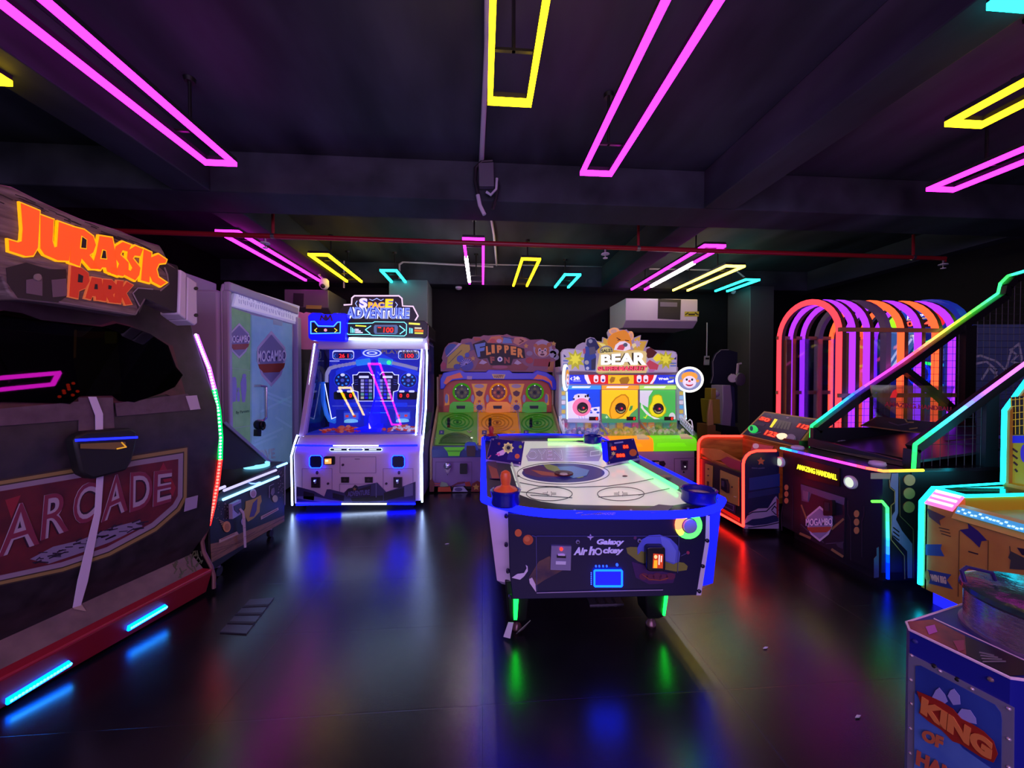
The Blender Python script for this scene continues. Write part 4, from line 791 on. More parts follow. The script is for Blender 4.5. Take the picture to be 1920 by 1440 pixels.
for q, c in (([(110, 1170), (110, 1030), (140, 1010), (175, 1060), (165, 1170)], '6a2a20'), ([(215, 1170), (220, 1110), (370, 1100), (390, 1170)], 'c04a20'), ([(240, 1110), (260, 1040), (330, 1060), (360, 1110)], '8a9a78'), ([(390, 1095), (470, 1050), (560, 1040), (560, 1060), (460, 1080), (400, 1110)], '6a2a3a'), ([(560, 1050), (620, 1040), (640, 1100), (570, 1100)], 'a83a28'), ([(400, 1170), (420, 1110), (540, 1100), (600, 1170)], 'a8a0b8'), ([(640, 1170), (650, 1070), (720, 1030), (775, 1060), (780, 1170)], '7a2a20')):
    a.art(FF, q, mat(c, .45), .032, .003)
a.art(FF, star(705, 1110, 45, .5, 5), mat('c89a40', .45), .035, .002).line(FF, [(180, 1065), (240, 1065)], 14, mat('b04030', .4), .035).line(FF, [(180, 1090), (235, 1090)], 14, mat('b04030', .4), .035).art(FF, ell(480, 1140, 50, 24), mat('5a4a7a', .45), .035, .002)
a.to('front_print', t)
PB_ = Face((0, YB, 1.4), (0, -1, 0)).z(790, 600, 6.857)
MB().box(X0+.03, X1-.03, YB, 6.9, 1.0, 1.66, mat('8a3a18', .45)).to('back_cabinet', t)
pa = MB().art(PB_, [(285, 1180), (290, 830), (420, 770), (1560, 770), (1650, 830), (1700, 1180)], BRN, 0, .006)
for x in (740, 1215): 
    pa.art(PB_, [(x-95, 1180), (x-45, 1000), (x-95, 820), (x+110, 820), (x+60, 1000), (x+90, 1180)], mat('e8a01a', .4, 0, .15), .006, .003).art(PB_, ell(x+5, 850, 62, 26), mat('b8a8b0', .4), .009, .003).art(PB_, [(x-40, 930), (x+5, 905), (x+55, 930), (x+40, 970), (x+8, 985), (x-30, 965)], mat('5a2018', .4), .009, .003).art(PB_, ell(x+5, 1045, 20, 16), mat('c04a20', .4), .009, .003)
    for k in range(12): pa.line(PB_, [(x+8, 1125), (x+8+70*math.cos(k*.5236), 1125+62*math.sin(k*.5236))], 8, mat('a8b0d0', .4), .009)
    pa.art(PB_, ell(x+8, 1125, 40, 36), mat('22338a', .4), .012, .006)
for x in (330, 1610): pa.art(PB_, [(x-30, 1100), (x-10, 940), (x+25, 960), (x+30, 1090)], mat('e8a01a', .4, 0, .15), .006, .003).art(PB_, ell(x-5, 1010, 22, 60), mat('8a98b8', .4), .009, .003)
for x in (660, 850, 1140, 1320): pa.art(PB_, ell(x, 1010, 20, 52), mat('9aa0b8', .4), .01, .003)
pa.to('back_print', t)
for cx, c, c2, i in ((522, '48b018', '2a3a18', 0), (990, 'f0941e', '6a2a20', 1), (1455, '48b018', '2a3a18', 2)):
    w_ = MB().art(PB_, [(cx-165, 1180), (cx-150, 1080), (cx-110, 1050), (cx+110, 1050), (cx+150, 1080), (cx+150, 1180), (cx-90, 1190)], mat(c, .35, 0, .22), .01, .04)
    w_.lathe(PB_.at((cx, 925), .01), [(.148, 0), (.148, .05), (.135, .065), (.118, .05), (.116, .02)], mat(c, .35, 0, .3), 32, (0, -1, 0)); wo = w_.to('wheel_frame', t)
    f = MB().lathe(PB_.at((cx, 925), .02), [(.116, 0), (.116, .012)], mat(c2, .4), 28, (0, -1, 0))
    for k in range(6): 
        q = PB_.at((cx+92*math.cos(k*1.0472+.52), 932+92*math.sin(k*1.0472+.52)), .034); f.lathe(q, [(.011, 0), (.011, .01)], mat('e8e0ec', .4, 0, .6), 10, (0, -1, 0))
    for k in range(8): f.art(PB_, ell(cx+48*math.cos(k*.785), 932+48*math.sin(k*.785), 19, 19, 10), mat(('6a6a28', '4a5028') [k % 2] if i != 1 else ('c06a20', '8a3a1a')[k % 2], .4, 0, .1), .034, .003)
    f.lathe(PB_.at((cx, 932), .034), [(.022, 0), (.018, .015)], DRK, 12, (0, -1, 0)); f.to('wheel', wo)
    MB().art(PB_, [(cx-85, 1085), (cx+60, 1085), (cx+50, 1148), (cx-75, 1148)], mat(c, .35, 0, .2), .05, .006).art(PB_, [(cx-70, 1098), (cx+45, 1098), (cx+40, 1138), (cx-62, 1138)], BLK, .056, .004).to('display', wo)
CF = Face((0, YB-.12, 1.6), (0, -1, 0)).z(790, 600, 6.857)
MB().art(CF, [(245, 890), (245, 760), (285, 680), (420, 650), (500, 640), (560, 670), (830, 670), (860, 640), (1130, 645), (1170, 680), (1440, 680), (1480, 645), (1600, 670), (1700, 730), (1740, 830), (1725, 900), (1680, 900), (1640, 820), (1560, 780), (1420, 765), (560, 765), (420, 775), (330, 810), (290, 885)], FBL, -.1, .14).to('blue_canopy', t, bevel=.01)
for q in ([(290, 810), (330, 730), (500, 675), (540, 740), (400, 760), (320, 830)], [(1490, 700), (1600, 730), (1670, 790), (1680, 880), (1640, 800), (1560, 765), (1435, 760)]): MB().art(CF, q, mat('d8603a', .4, 0, .15), .042, .003).to('orange_patch', t)
MB().art(CF, [(905, 695), (1080, 700), (1060, 755), (930, 750)], mat('d8c878', .4), .042, .004).text(CF, 'HAPPY', [(938, 745), (1052, 748), (1062, 708), (930, 704)], mat('7a4a30', .4), .046, .002, .03).to('name_plate', t)
MB().art(CF, [(590, 720), (655, 722), (650, 765), (585, 762)], mat('b09ac0', .4), .042, .003).to('sticker', t)
HD = Face((0, YB-.02, 2.0), (0, -1, 0)).z(790, 600, 6.857)
ho = [(250, 660), (245, 580), (275, 520), (262, 490), (300, 360), (350, 300), (430, 280), (500, 300), (520, 250), (600, 235), (650, 245), (670, 215), (760, 215), (800, 195), (860, 200), (1000, 190), (1050, 195), (1100, 180), (1160, 205), (1280, 215), (1340, 225), (1400, 255), (1480, 250), (1560, 245), (1640, 285), (1680, 280), (1730, 300), (1720, 350), (1765, 420), (1760, 500), (1720, 530), (1720, 600), (1700, 670)]
hs = MB().art(HD, ho, mat('8a5a68', .4), -.05, .05).to('header_sign', t)
h = MB(); L = .002
h.art(HD, ell(400, 400, 95, 95), mat('2a5aa8', .4), L, .003).art(HD, [(310, 480), (330, 470), (520, 300), (480, 300)], mat('c0b8c8', .4), L+.003, .003).art(HD, [(325, 620), (340, 480), (520, 310), (620, 320), (630, 380), (560, 470), (440, 620)], mat('b8a81e', .4), L+.006, .003).line(HD, [(350, 560), (520, 390)], 10, mat('6a5a10', .4), L+.009).art(HD, ell(500, 500, 45), mat('2a4ab0', .4), L+.009, .004).art(HD, ell(590, 450, 30), mat('2a4ab0', .4), L+.009, .004).art(HD, ell(585, 580, 85, 75), mat('22389a', .4), L+.009, .003).art(HD, ell(460, 600, 45, 35), mat('22389a', .4), L+.01, .003)
for k in range(9): h.line(HD, [(580, 570), (580+75*math.cos(2.8+k*.36), 570+75*math.sin(2.8+k*.36))], 7, mat('a8a8d8', .4), L+.012)
h.art(HD, ell(285, 590, 35, 50), mat('a83050', .4), L, .003).art(HD, [(560, 300), (640, 280), (680, 380), (620, 400)], mat('4a3a7a', .4), L, .003)
h.art(HD, [(840, 290), (900, 215), (1050, 200), (1050, 290)], mat('c87a40', .4), L, .003).art(HD, ell(920, 270, 40, 30), mat('c0503a', .4), L+.003, .003).art(HD, ell(1000, 270, 34, 26), mat('b8b0c8', .4), L+.003, .003).art(HD, [(1040, 300), (1060, 220), (1140, 220), (1170, 300)], mat('5a8ac0', .4), L+.003, .003).line(HD, [(1030, 215), (1180, 240)], 12, mat('3a3a6a', .4), L+.006).art(HD, [(1180, 290), (1200, 225), (1300, 220), (1370, 260), (1250, 330)], mat('c08a68', .4), L, .003).line(HD, [(1260, 300), (1310, 270), (1270, 250)], 14, mat('6a2a20', .4), L+.003).art(HD, [(670, 225), (750, 225), (780, 260), (690, 270)], mat('a84a28', .4), L, .003)
h.art(HD, ell(1560, 370, 120, 115), mat('a8a0b8', .4), L, .003).art(HD, ell(1555, 395, 95, 85), mat('b06a30', .4), L+.003, .003).art(HD, ell(1640, 320, 28), mat('b06a30', .4), L+.003, .003).art(HD, ell(1470, 330, 26), mat('b06a30', .4), L+.002, .003).art(HD, ell(1555, 430, 60, 44), mat('d8c0b0', .4), L+.006, .003).art(HD, ell(1520, 385, 18, 24), mat('d8d0d8', .4), L+.009, .002).art(HD, ell(1592, 385, 18, 24), mat('d8d0d8', .4), L+.009, .002).art(HD, ell(1522, 390, 9, 13), BLK, L+.011, .002).art(HD, ell(1590, 390, 9, 13), BLK, L+.011, .002).art(HD, ell(1555, 412, 13, 9), BLK, L+.009, .003).art(HD, ell(1555, 445, 28, 14), mat('5a1a20', .4), L+.009, .002)
h.art(HD, [(1440, 590), (1450, 500), (1660, 500), (1650, 600)], mat('9a3028', .4), L, .003).art(HD, ell(1390, 520, 48, 40), mat('a83028', .4), L, .003)
for x, y, r in ((1690, 440, 46), (1730, 410, 36), (1735, 480, 34), (1670, 400, 30)): h.art(HD, ell(x, y, r), mat('a0a8c0', .4), L+.003, .004)
h.art(HD, star(1700, 305, 34, .5), mat('c8a840', .4), L, .004).art(HD, star(1345, 335, 36, .5), mat('c8983a', .4), L+.003, .004).art(HD, star(665, 495, 36, .5), mat('c8983a', .4), L+.014, .004).art(HD, [(1620, 650), (1640, 540), (1710, 530), (1690, 660)], mat('a87028', .4), L, .003).art(HD, ell(1390, 430, 40, 32), mat('8a8098', .4), L, .003)
h.art(HD, [(680, 640), (740, 520), (830, 500), (870, 580), (1180, 570), (1240, 500), (1330, 580), (1380, 600), (1340, 650)], mat('8a3a28', .4), L, .003).art(HD, [(740, 560), (780, 510), (850, 545), (800, 570)], mat('c0b8c0', .4), L+.003, .003).art(HD, [(1190, 560), (1230, 510), (1290, 555), (1240, 575)], mat('c0b8c0', .4), L+.003, .003).art(HD, ell(1010, 605, 100, 22), mat('b05a68', .4), L+.003, .003)
h.to('header_print', hs)
tl = MB().art(HD, [(660, 310), (810, 255), (850, 300), (900, 300), (1040, 310), (1200, 335), (1320, 370), (1335, 490), (1180, 500), (1150, 580), (890, 580), (850, 490), (750, 500), (720, 480)], mat('120c0a', .5), .014, .012)
LW = mat('c87a1a', .4, 0, .2)
for c, q in (('F', [(725, 480), (800, 465), (825, 290), (685, 318)]), ('L', [(835, 455), (895, 440), (880, 335), (830, 340)]), ('I', [(905, 430), (945, 430), (940, 320), (900, 322)]), ('P', [(975, 425), (1030, 425), (1035, 325), (970, 325)]), ('P', [(1070, 428), (1120, 430), (1125, 328), (1062, 326)]), ('E', [(1150, 450), (1215, 455), (1220, 345), (1145, 340)]), ('R', [(1235, 480), (1310, 488), (1315, 375), (1235, 362)])):
    tl.text(HD, c, q, mat('4a70b8', .4, 0, .12) if c == 'F' else LW, .027, .006, .06)
for c, q in (('F', [(890, 555), (940, 560), (940, 475), (880, 470)]), ('N', [(1065, 560), (1135, 555), (1135, 480), (1062, 478)])): tl.text(HD, c, q, mat('8a3a18', .4, 0, .12), .027, .005, .06)
tl.lathe(HD.at((1010, 505), .027), [(.042, 0), (.04, .012), (.02, .016)], mat('d8d0dc', .4, 0, .2), 20, (0, -1, 0)).lathe(HD.at((1010, 505), .042), [(.022, 0), (.02, .006)], mat('3a5ab0', .4), 16, (0, -1, 0))
tl.to('title_lettering', hs)

# ================= bear shop game (three lanes) =================
t = thing('bear_game', 'brightly lit three lane game with bear sign and fruit panels, under the air conditioner', 'arcade machine', (2.05, 5.6, 0))
X0, X1, YF, YB = 1.19, 3.15, 5.42, 5.98
BW = mat('b9b0bc', .4)
MB().box(X0+.02, X1-.02, YF+.03, 6.5, .07, .53, mat('b39ab4', .45)).box(X0+.1, X1-.1, YF+.1, 6.4, 0, .08, BLK).to('lower_cabinet', t, bevel=.01)
MB().box(X0, X1, YB, 6.5, .5, 1.78, BW).to('back_cabinet', t, bevel=.01)
for x0, x1, c in ((X0, 1.845, 'd85a90'), (1.85, 2.49, 'ff9a10'), (2.495, X1, '6fe010')):
    MB().prism([(x0, YF, .53), (x0, YF, .66), (x0, YF+.03, .71), (x0, YF+.16, .74), (x0, YF+.16, .53)], (x1-x0, 0, 0), mat(c, .35, 0, .75)).prism([(x0+.05, YF-.005, .6), (x0+.05, YF-.005, .65), (x1-.2, YF-.005, .65), (x1-.16, YF-.005, .6)], (0, .02, 0), mat(c, .35, 0, .95)).to('lane_front', t, bevel=.006)
    MB().prism([(x1-.24, YF+.02, .70), (x1-.06, YF+.02, .70), (x1-.08, YF+.14, .735), (x1-.2, YF+.14, .735)], (0, 0, .025), mat('d8c890', .4, 0, .3)).to('button_plate', t)
LB2 = Face((0, YB, 1.3), (0, -1, 0)).z(1030, 600, 6.4)
x_ = lambda px: LB2.at((px, 900)).x
# glass bins with balls
for i, (xa, xb, cc) in enumerate(((X0+.03, 1.845, ('6a7ab8', 'b8c0e0', '8a90c8')), (1.855, 2.49, ('c8c860', 'd8d090', 'a8b860')), (2.5, X1-.03, ('98b860', 'c8d0a0', '78a850')))):
    MB().prism([(xa, YF+.15, .66), (xb, YF+.15, .66), (xb, YB, .78), (xa, YB, .78)], (0, 0, .02), mat(cc[0], .4, 0, .15)).to('bin_floor', t)
    random.seed(30+i); pb = MB()
    for k in range(46): pb.sph((random.uniform(xa+.04, xb-.04), random.uniform(YF+.2, YB-.05), random.uniform(.7, .76)+.05), random.uniform(.022, .034), mat(random.choice(cc), .35, 0, .2), 6)
    o = pb.to('prize_balls', t); o['kind'] = 'stuff'
    MB().prism([(xa, YF+.14, .74), (xb, YF+.14, .74), (xb, YB-.01, .9), (xa, YB-.01, .9)], (0, 0, .008), glass('ffffff', .03, .04, 1.0, .1)).to('bin_glass', t)
    rk = MB()
    for k in range(5): 
        x = xa+(xb-xa)*(k+.5)/5; rk.box(x-.045, x+.045, YB-.05, YB-.02, .79, .89, mat(('c85a8a', '5a8ac8', '58b0b0', 'c8a848', '7a6ac8')[(k+i) % 5] if i < 2 else ('c86a30', 'd88a50', '68a858', '58a088', '88b048')[k], .4, 0, .25))
    rk.to('prize_rack', t)
for x in (1.85, 2.495): MB().tube([(x, YB, .93), (x, YF+.12, .76)], .014, mat('b0b0b8', .3, .5), 8).to('divider_rail', t)
for x in (X0, X1): 
    g = MB().prism([(x-.012, YF+.02, .66), (x-.012, YF+.02, .78), (x-.012, YB, .98), (x-.012, YB, .66)], (.024, 0, 0), glass('e8f0ff', .08, .05, .9)); g.to('side_glass', t)
    c = MB()
    for k in range(9): c.tube([(x, YF+.12+k*.045, .74+k*.018), (x, YF+.12+k*.045, .86+k*.018)], .006, mat('e8e8f0', .35, 0, .3), 6)
    for h_ in (.0, .06, .12): c.tube([(x, YF+.12, .74+h_), (x, YF+.48, .884+h_)], .007, mat('e8e8f0', .35, 0, .3), 6)
    c.tube([(x, YF+.12, .86), (x, YF+.15, .95), (x, YF+.2, .97), (x, YF+.25, .94)], .008, mat('e8e8f0', .35, 0, .3), 6).lathe((x-.01, YF+.34, 1.0), [(.03, 0), (.035, .01), (.02, .02)], mat('e8e8f0', .35, 0, .3), 12, (1, 0, 0)); c.to('trolley_rail', t)
def panel(q, c, e, fn):
    b = MB().art(LB2, q, mat(c, .35, 0, e), .002, .006); fn(b); return b.to('lit_panel', t)
def cow(b):
    b.art(LB2, [(215, 1180), (215, 985), (300, 960), (400, 1100), (600, 1090), (600, 1180)], mat('d8d4ec', .4, 0, .75), .008, .003).art(LB2, [(480, 1070), (510, 1050), (600, 1040), (600, 1090), (540, 1110)], mat('e0dcf0', .4, 0, .8), .011, .002)
    for q in ((550, 1075, 24, 14), (580, 1110, 18, 12), (500, 1110, 16, 10)): b.art(LB2, ell(*q), mat('2050c8', .4, 0, .7), .013, .002)
    b.art(LB2, [(280, 950), (300, 900), (345, 885), (430, 885), (460, 900), (490, 950), (440, 970), (320, 970)], mat('d8d0e0', .4, 0, .8), .014, .003).art(LB2, [(440, 900), (470, 885), (468, 925), (450, 925)], BLK, .017, .003).art(LB2, [(270, 945), (300, 935), (300, 960)], BLK, .017, .002).art(LB2, [(470, 935), (495, 945), (470, 962)], BLK, .017, .002).art(LB2, ell(348, 915, 10, 14), BLK, .017, .002).art(LB2, ell(430, 915, 10, 14), BLK, .017, .002)
    b.art(LB2, ell(385, 1045, 112, 108), mat('e87aa0', .4, 0, .8), .02, .004)
    for k in range(3): b.line(LB2, [(350+k*35, 1150), (360+k*30, 1180)], 5, mat('8090d0', .4, 0, .6), .012)
def mango(b):
    b.art(LB2, [(622, 1190), (622, 1120), (690, 1130), (740, 1190)], mat('58b060', .4, 0, .6), .008, .003).art(LB2, [(930, 1190), (980, 1120), (1062, 1050), (1062, 1190)], mat('58b060', .4, 0, .6), .008, .003)
    b.art(LB2, [(720, 1150), (715, 1080), (740, 990), (790, 930), (860, 890), (910, 890), (950, 930), (960, 1010), (930, 1100), (880, 1160), (790, 1200), (740, 1195)], mat('b8860c', .4, 0, .75), .011, .003).art(LB2, [(735, 1140), (730, 1080), (755, 1000), (800, 945), (865, 905), (905, 908), (935, 945), (943, 1010), (915, 1090), (870, 1145), (790, 1182), (748, 1178)], mat('f0a818', .4, 0, .85), .014, .003)
    b.art(LB2, [(950, 1080), (970, 1030), (1000, 1025), (990, 1070), (960, 1095)], mat('48a050', .4, 0, .6), .014, .003).art(LB2, star(685, 1165, 22, .35, 4), mat('c8e8c0', .4, 0, .8), .012, .002)
def avo(b):
    b.art(LB2, [(1075, 845), (1240, 845), (1190, 920), (1180, 1050), (1110, 1010), (1075, 980)], mat('d0d0dc', .4, 0, .8), .008, .003).art(LB2, [(1100, 990), (1130, 1060), (1200, 1130), (1330, 1190), (1260, 1190), (1160, 1130), (1095, 1050)], mat('d8dcd8', .4, 0, .8), .011, .002).art(LB2, ell(1470, 1170, 40, 60), mat('d0d8d0', .4, 0, .7), .008, .002)
    b.art(LB2, [(1230, 920), (1260, 895), (1310, 890), (1345, 910), (1360, 980), (1400, 1060), (1395, 1110), (1350, 1160), (1290, 1175), (1220, 1150), (1185, 1090), (1190, 1030), (1220, 980)], mat('9aa810', .4, 0, .8), .014, .003).art(LB2, [(1240, 925), (1265, 905), (1308, 902), (1336, 918), (1350, 985), (1388, 1062), (1382, 1105), (1342, 1150), (1288, 1162), (1228, 1140), (1198, 1085), (1203, 1035), (1230, 985)], mat('e0d818', .4, 0, .85), .017, .003)
    b.line(LB2, [(1130, 1165), (1150, 1175), (1160, 1150), (1175, 1140)], 9, mat('d8d020', .4, 0, .8), .014)
panel([(215, 832), (605, 832), (605, 1182), (215, 1182)], '1a48d8', .85, cow)
panel([(625, 840), (1062, 840), (1062, 1190), (625, 1190)], 'f4c81c', .85, mango)
panel([(1072, 842), (1510, 842), (1510, 1192), (1072, 1192)], '48b850', .75, avo)
for x0, x1, c in ((210, 610, '3a90e8'), (622, 1062, 'f0a030'), (1070, 1505, 'a8e060')):
    s_ = MB().art(LB2, [(x0, 785), (x1, 785), (x1, 832), (x0, 832)], mat(c, .35, 0, .9), .008, .035); s_.art(LB2, [(x0+60, 795), (x1-120, 795), (x1-140, 815), (x0+50, 815)], mat('e8f0e8', .35, 0, .9), .043, .002); s_.to('lit_shelf', t)
MB().art(LB2, [(605, 1182), (1520, 1190), (1520, 1235), (605, 1232)], mat('48a868', .4, 0, .45), .008, .02).art(LB2, [(215, 1182), (605, 1182), (605, 1232), (215, 1225)], mat('c0c0d8', .4, 0, .45), .008, .02).to('panel_sill', t)
for x in (612, 1066): MB().art(LB2, [(x-8, 785), (x+8, 785), (x+8, 1232), (x-8, 1232)], mat('98989e', .4), .008, .03).to('panel_divider', t)
for cx, cy in ((392, 1052), (847, 1058), (1297, 1062)):
    q = LB2.at((cx, cy), .02)
    dl = MB().lathe(q, [(.088, 0), (.088, .02), (.076, .03), (.072, .02)], mat('4a5048', .3, .4), 28, (0, -1, 0)).lathe(q, [(.074, .01), (.072, .014)], mat('9098a8', .3, .3), 24, (0, -1, 0)); do = dl.to('dial', t)
    f = MB()
    for k in range(5):
        an = 200+k*32; f.art(LB2, ell(cx+52*math.cos(math.radians(an)), cy+50*math.sin(math.radians(an)), 14, 13, 10), mat('d8f0f4' if k < 3 else '70a098', .3, 0, .7 if k < 3 else .2), .036, .003)
    f.art(LB2, ell(cx, cy, 66, 62, 14, 20, 160)+ell(cx, cy, 44, 36, 14, 160, 20), mat('e8d8a0', .4, 0, .7), .036, .004); f.lathe(LB2.at((cx, cy), .036), [(.03, 0), (.026, .012)], mat('6a5a70', .3, .3), 16, (0, -1, 0)); f.sph(LB2.at((cx+10, cy), .05), .014, lamp(2.4, .05, .08, False), 6); f.to('dial_face', do)
for x0 in (470, 918, 1368):
    MB().art(LB2, [(x0, 1158), (x0+110, 1158), (x0+108, 1202), (x0, 1202)], mat('2a0a0a', .4), .028, .012).text(LB2, '0', [(x0+76, 1196), (x0+100, 1196), (x0+102, 1164), (x0+78, 1164)], RED7, .041, .003, .03).line(LB2, [(x0+10, 1180), (x0+55, 1172)], 5, mat('6a2a20', .4), .041).to('score_display', t)
st = MB().art(LB2, [(238, 658), (415, 658), (455, 765), (238, 765)], mat('2a3ad8', .4, 0, .75), .004, .02).art(LB2, [(1280, 660), (1515, 655), (1510, 765), (1240, 765)], mat('2a3ad8', .4, 0, .75), .004, .02).art(LB2, [(415, 658), (1280, 660), (1240, 765), (455, 765)], mat('d81e1e', .4, 0, .8), .004, .02).art(LB2, [(700, 662), (1005, 662), (1005, 765), (700, 765)], mat('e8c020', .4, 0, .8), .024, .003)
for q in ([(415, 658), (455, 658), (475, 720), (495, 765), (455, 765), (420, 700)], [(1250, 660), (1285, 660), (1260, 720), (1225, 765), (1195, 765), (1235, 710)]): st.art(LB2, q, mat('e8e4f0', .4, 0, .85), .024, .003)
for x in (527, 610, 1042, 1122): st.art(LB2, rbox(x, 662, x+55, 750, 24), mat('e4e0ec', .4, 0, .85), .024, .004).art(LB2, [(x+14, 710), (x+42, 710), (x+42, 728), (x+28, 742), (x+14, 728)], mat('b02030' if x in (527, 1122) else '2a2a90', .4, 0, .5), .028, .002)
for q in ([(740, 680), (785, 690), (770, 740), (730, 760), (715, 720)], [(860, 690), (940, 680), (955, 720), (930, 765), (850, 765), (830, 720)]): st.art(LB2, q, mat('a8781a', .4, 0, .6), .027, .002)
st.text(LB2, '24h', [(285, 720), (360, 718), (360, 675), (285, 675)], mat('e8ecff', .4, 0, .9), .024, .002, .05).line(LB2, [(285, 732), (370, 732)], 9, mat('a8b0ff', .4, 0, .8), .024).line(LB2, [(268, 690), (252, 705), (268, 720)], 8, mat('e8ecff', .4, 0, .9), .024)
st.text(LB2, 'Watch', [(1300, 722), (1420, 718), (1420, 690), (1300, 692)], mat('e8ecff', .4, 0, .9), .024, .002, .06).text(LB2, 'out!', [(1410, 755), (1482, 748), (1485, 712), (1412, 722)], mat('e8ecff', .4, 0, .9), .024, .002, .06).art(LB2, [(1430, 680), (1495, 680), (1495, 705), (1430, 705)], mat('8a90a0', .4, 0, .3), .024, .002)
st.to('lit_banner', t)
MB().art(LB2, [(80, 625), (1600, 640), (1600, 660), (80, 655)], mat('8a848e', .4), .0, .08).to('top_ledge', t)
for q in ([(120, 640), (208, 640), (212, 1180), (110, 1190)], [(1520, 650), (1600, 650), (1622, 1215), (1528, 1200)]):
    s_ = MB().art(LB2, q, mat('a8b4bc', .4, 0, .25), .0, .06); xa = q[0][0]; 
    for k in range(7): s_.art(LB2, rbox(xa+18, 800+k*55, xa+62, 842+k*55, 8), mat(('58b0d8', 'c8b850', '88c0e0', 'd8d8e0')[k % 4], .4, 0, .6), .06, .004)
    so = s_.to('side_column', t)
    MB().art(LB2, [(q[1][0]-14, 860), (q[1][0], 860), (q[2][0], 1185), (q[2][0]-14, 1185)], lamp(1.0, 1.6, 1.8, False), .06, .01).to('column_light', so)
HB = Face((0, YB-.05, 2.0), (0, -1, 0)).z(1030, 600, 6.4)
ho = [(145, 610), (140, 390), (165, 352), (215, 342), (310, 345), (340, 300), (400, 270), (440, 270), (450, 225), (490, 205), (540, 215), (570, 250), (640, 265), (645, 205), (700, 230), (715, 210), (700, 150), (720, 110), (770, 90), (820, 95), (840, 115), (900, 118), (930, 112), (940, 130), (985, 140), (1010, 175), (1015, 215), (1100, 180), (1092, 240), (1188, 242), (1150, 340), (1195, 320), (1260, 360), (1480, 370), (1520, 385), (1535, 420), (1530, 630), (1150, 635), (590, 640), (560, 625)]
hs = MB().art(HB, ho, mat('b0a6bc', .4, 0, .25), -.05, .05).to('header_sign', t)
h = MB(); E_ = lambda c, e=.5: mat(c, .4, 0, e)
h.art(HB, [(150, 605), (150, 395), (175, 358), (320, 355), (560, 400), (580, 610)], E_('b8b4c8', .4), .001, .003).art(HB, [(1160, 620), (1150, 400), (1270, 372), (1500, 385), (1522, 420), (1520, 620)], E_('b8b4c8', .4), .001, .003)
for cx, sc2 in ((310, 1), (1395, .9)): h.art(HB, star(cx, 480, 130*sc2, .55, 9), E_('b0b02a', .6), .004, .003).art(HB, star(cx, 470, 75*sc2, .5, 7), E_('d8d838', .7), .007, .003)
h.art(HB, [(410, 520), (430, 320), (520, 310), (560, 440), (550, 605), (430, 605)], E_('2f4a9a', .4), .01, .004).art(HB, [(440, 300), (450, 235), (500, 215), (545, 230), (600, 330), (560, 370), (470, 330)], E_('24305e', .3), .012, .004).art(HB, ell(490, 255, 24), E_('8a90a8', .4), .016, .003).art(HB, ell(445, 510, 26), E_('a8b0a8', .4), .016, .003).art(HB, ell(455, 580, 20), E_('b8c0d0', .5), .016, .003).art(HB, [(470, 330), (540, 320), (560, 400), (480, 420)], E_('5a5e70', .3), .0165, .003).art(HB, [(500, 480), (555, 450), (550, 590), (500, 600)], E_('3a4258', .25), .0165, .003).art(HB, [(400, 350), (430, 340), (430, 400), (405, 410)], E_('b05a70', .4), .0165, .003)
h.art(HB, [(570, 260), (645, 275), (650, 215), (710, 245), (780, 360), (1010, 360), (1020, 230), (1090, 195), (1080, 255), (1170, 255), (1120, 370), (900, 400), (580, 400)], E_('c8a83a', .55), .004, .003).art(HB, [(580, 270), (660, 290), (700, 330), (640, 330)], E_('e0e078', .6), .007, .003).art(HB, star(1050, 285, 50, .6, 8), E_('b8a8c0', .5), .009, .003).art(HB, [(985, 290), (1030, 280), (1040, 310), (1000, 340)], E_('e0d890', .6), .012, .003)
BR_ = E_('d88a28', .6)
h.art(HB, ell(775, 135, 62, 42), E_('e8a868', .6), .01, .004).art(HB, ell(768, 138, 40, 27), E_('c8a088', .5), .014, .003).art(HB, ell(975, 190, 34, 55), E_('e8a868', .6), .01, .004).art(HB, ell(978, 192, 18, 36), E_('c8a088', .5), .014, .003)
h.art(HB, [(690, 260), (710, 205), (760, 160), (830, 135), (890, 120), (920, 135), (945, 165), (975, 230), (985, 300), (960, 350), (880, 370), (780, 350), (700, 300)], BR_, .014, .005).art(HB, [(770, 360), (790, 300), (840, 260), (900, 255), (960, 290), (970, 350), (900, 375)], E_('e0dce0', .7), .019, .003).art(HB, [(800, 355), (830, 305), (880, 290), (900, 330), (880, 365)], E_('c84a58', .6), .022, .003).art(HB, ell(905, 300, 26, 24), E_('5a6a7a', .4), .025, .004).line(HB, [(805, 215), (845, 240)], 10, E_('5a2a10', .2), .019).line(HB, [(815, 245), (850, 238)], 8, E_('5a2a10', .2), .019).line(HB, [(905, 245), (945, 250)], 10, E_('5a2a10', .2), .022)
h.art(HB, [(1155, 420), (1165, 350), (1210, 330), (1290, 390), (1240, 450), (1180, 460)], E_('5a2c20', .3), .008, .004).art(HB, [(1240, 460), (1300, 400), (1340, 430), (1330, 480), (1280, 500)], E_('e0d828', .7), .009, .004).art(HB, [(1160, 520), (1200, 480), (1310, 540), (1290, 600), (1200, 590)], E_('c04a58', .5), .009, .004).art(HB, [(1180, 590), (1280, 590), (1240, 625), (1190, 620)], E_('b878b0', .45), .01, .003).line(HB, [(1455, 520), (1515, 520)], 16, E_('5a7ab8', .4), .006).line(HB, [(1455, 550), (1515, 550)], 16, E_('5a7ab8', .4), .006).line(HB, [(170, 490), (215, 490)], 16, E_('5a7ab8', .4), .012).line(HB, [(170, 530), (215, 530)], 16, E_('5a7ab8', .4), .012).art(HB, [(1490, 470), (1520, 440), (1518, 475)], E_('1a2a6a', .3), .006, .003).art(HB, [(172, 410), (172, 445), (205, 445)], E_('1a2a6a', .3), .006, .003)
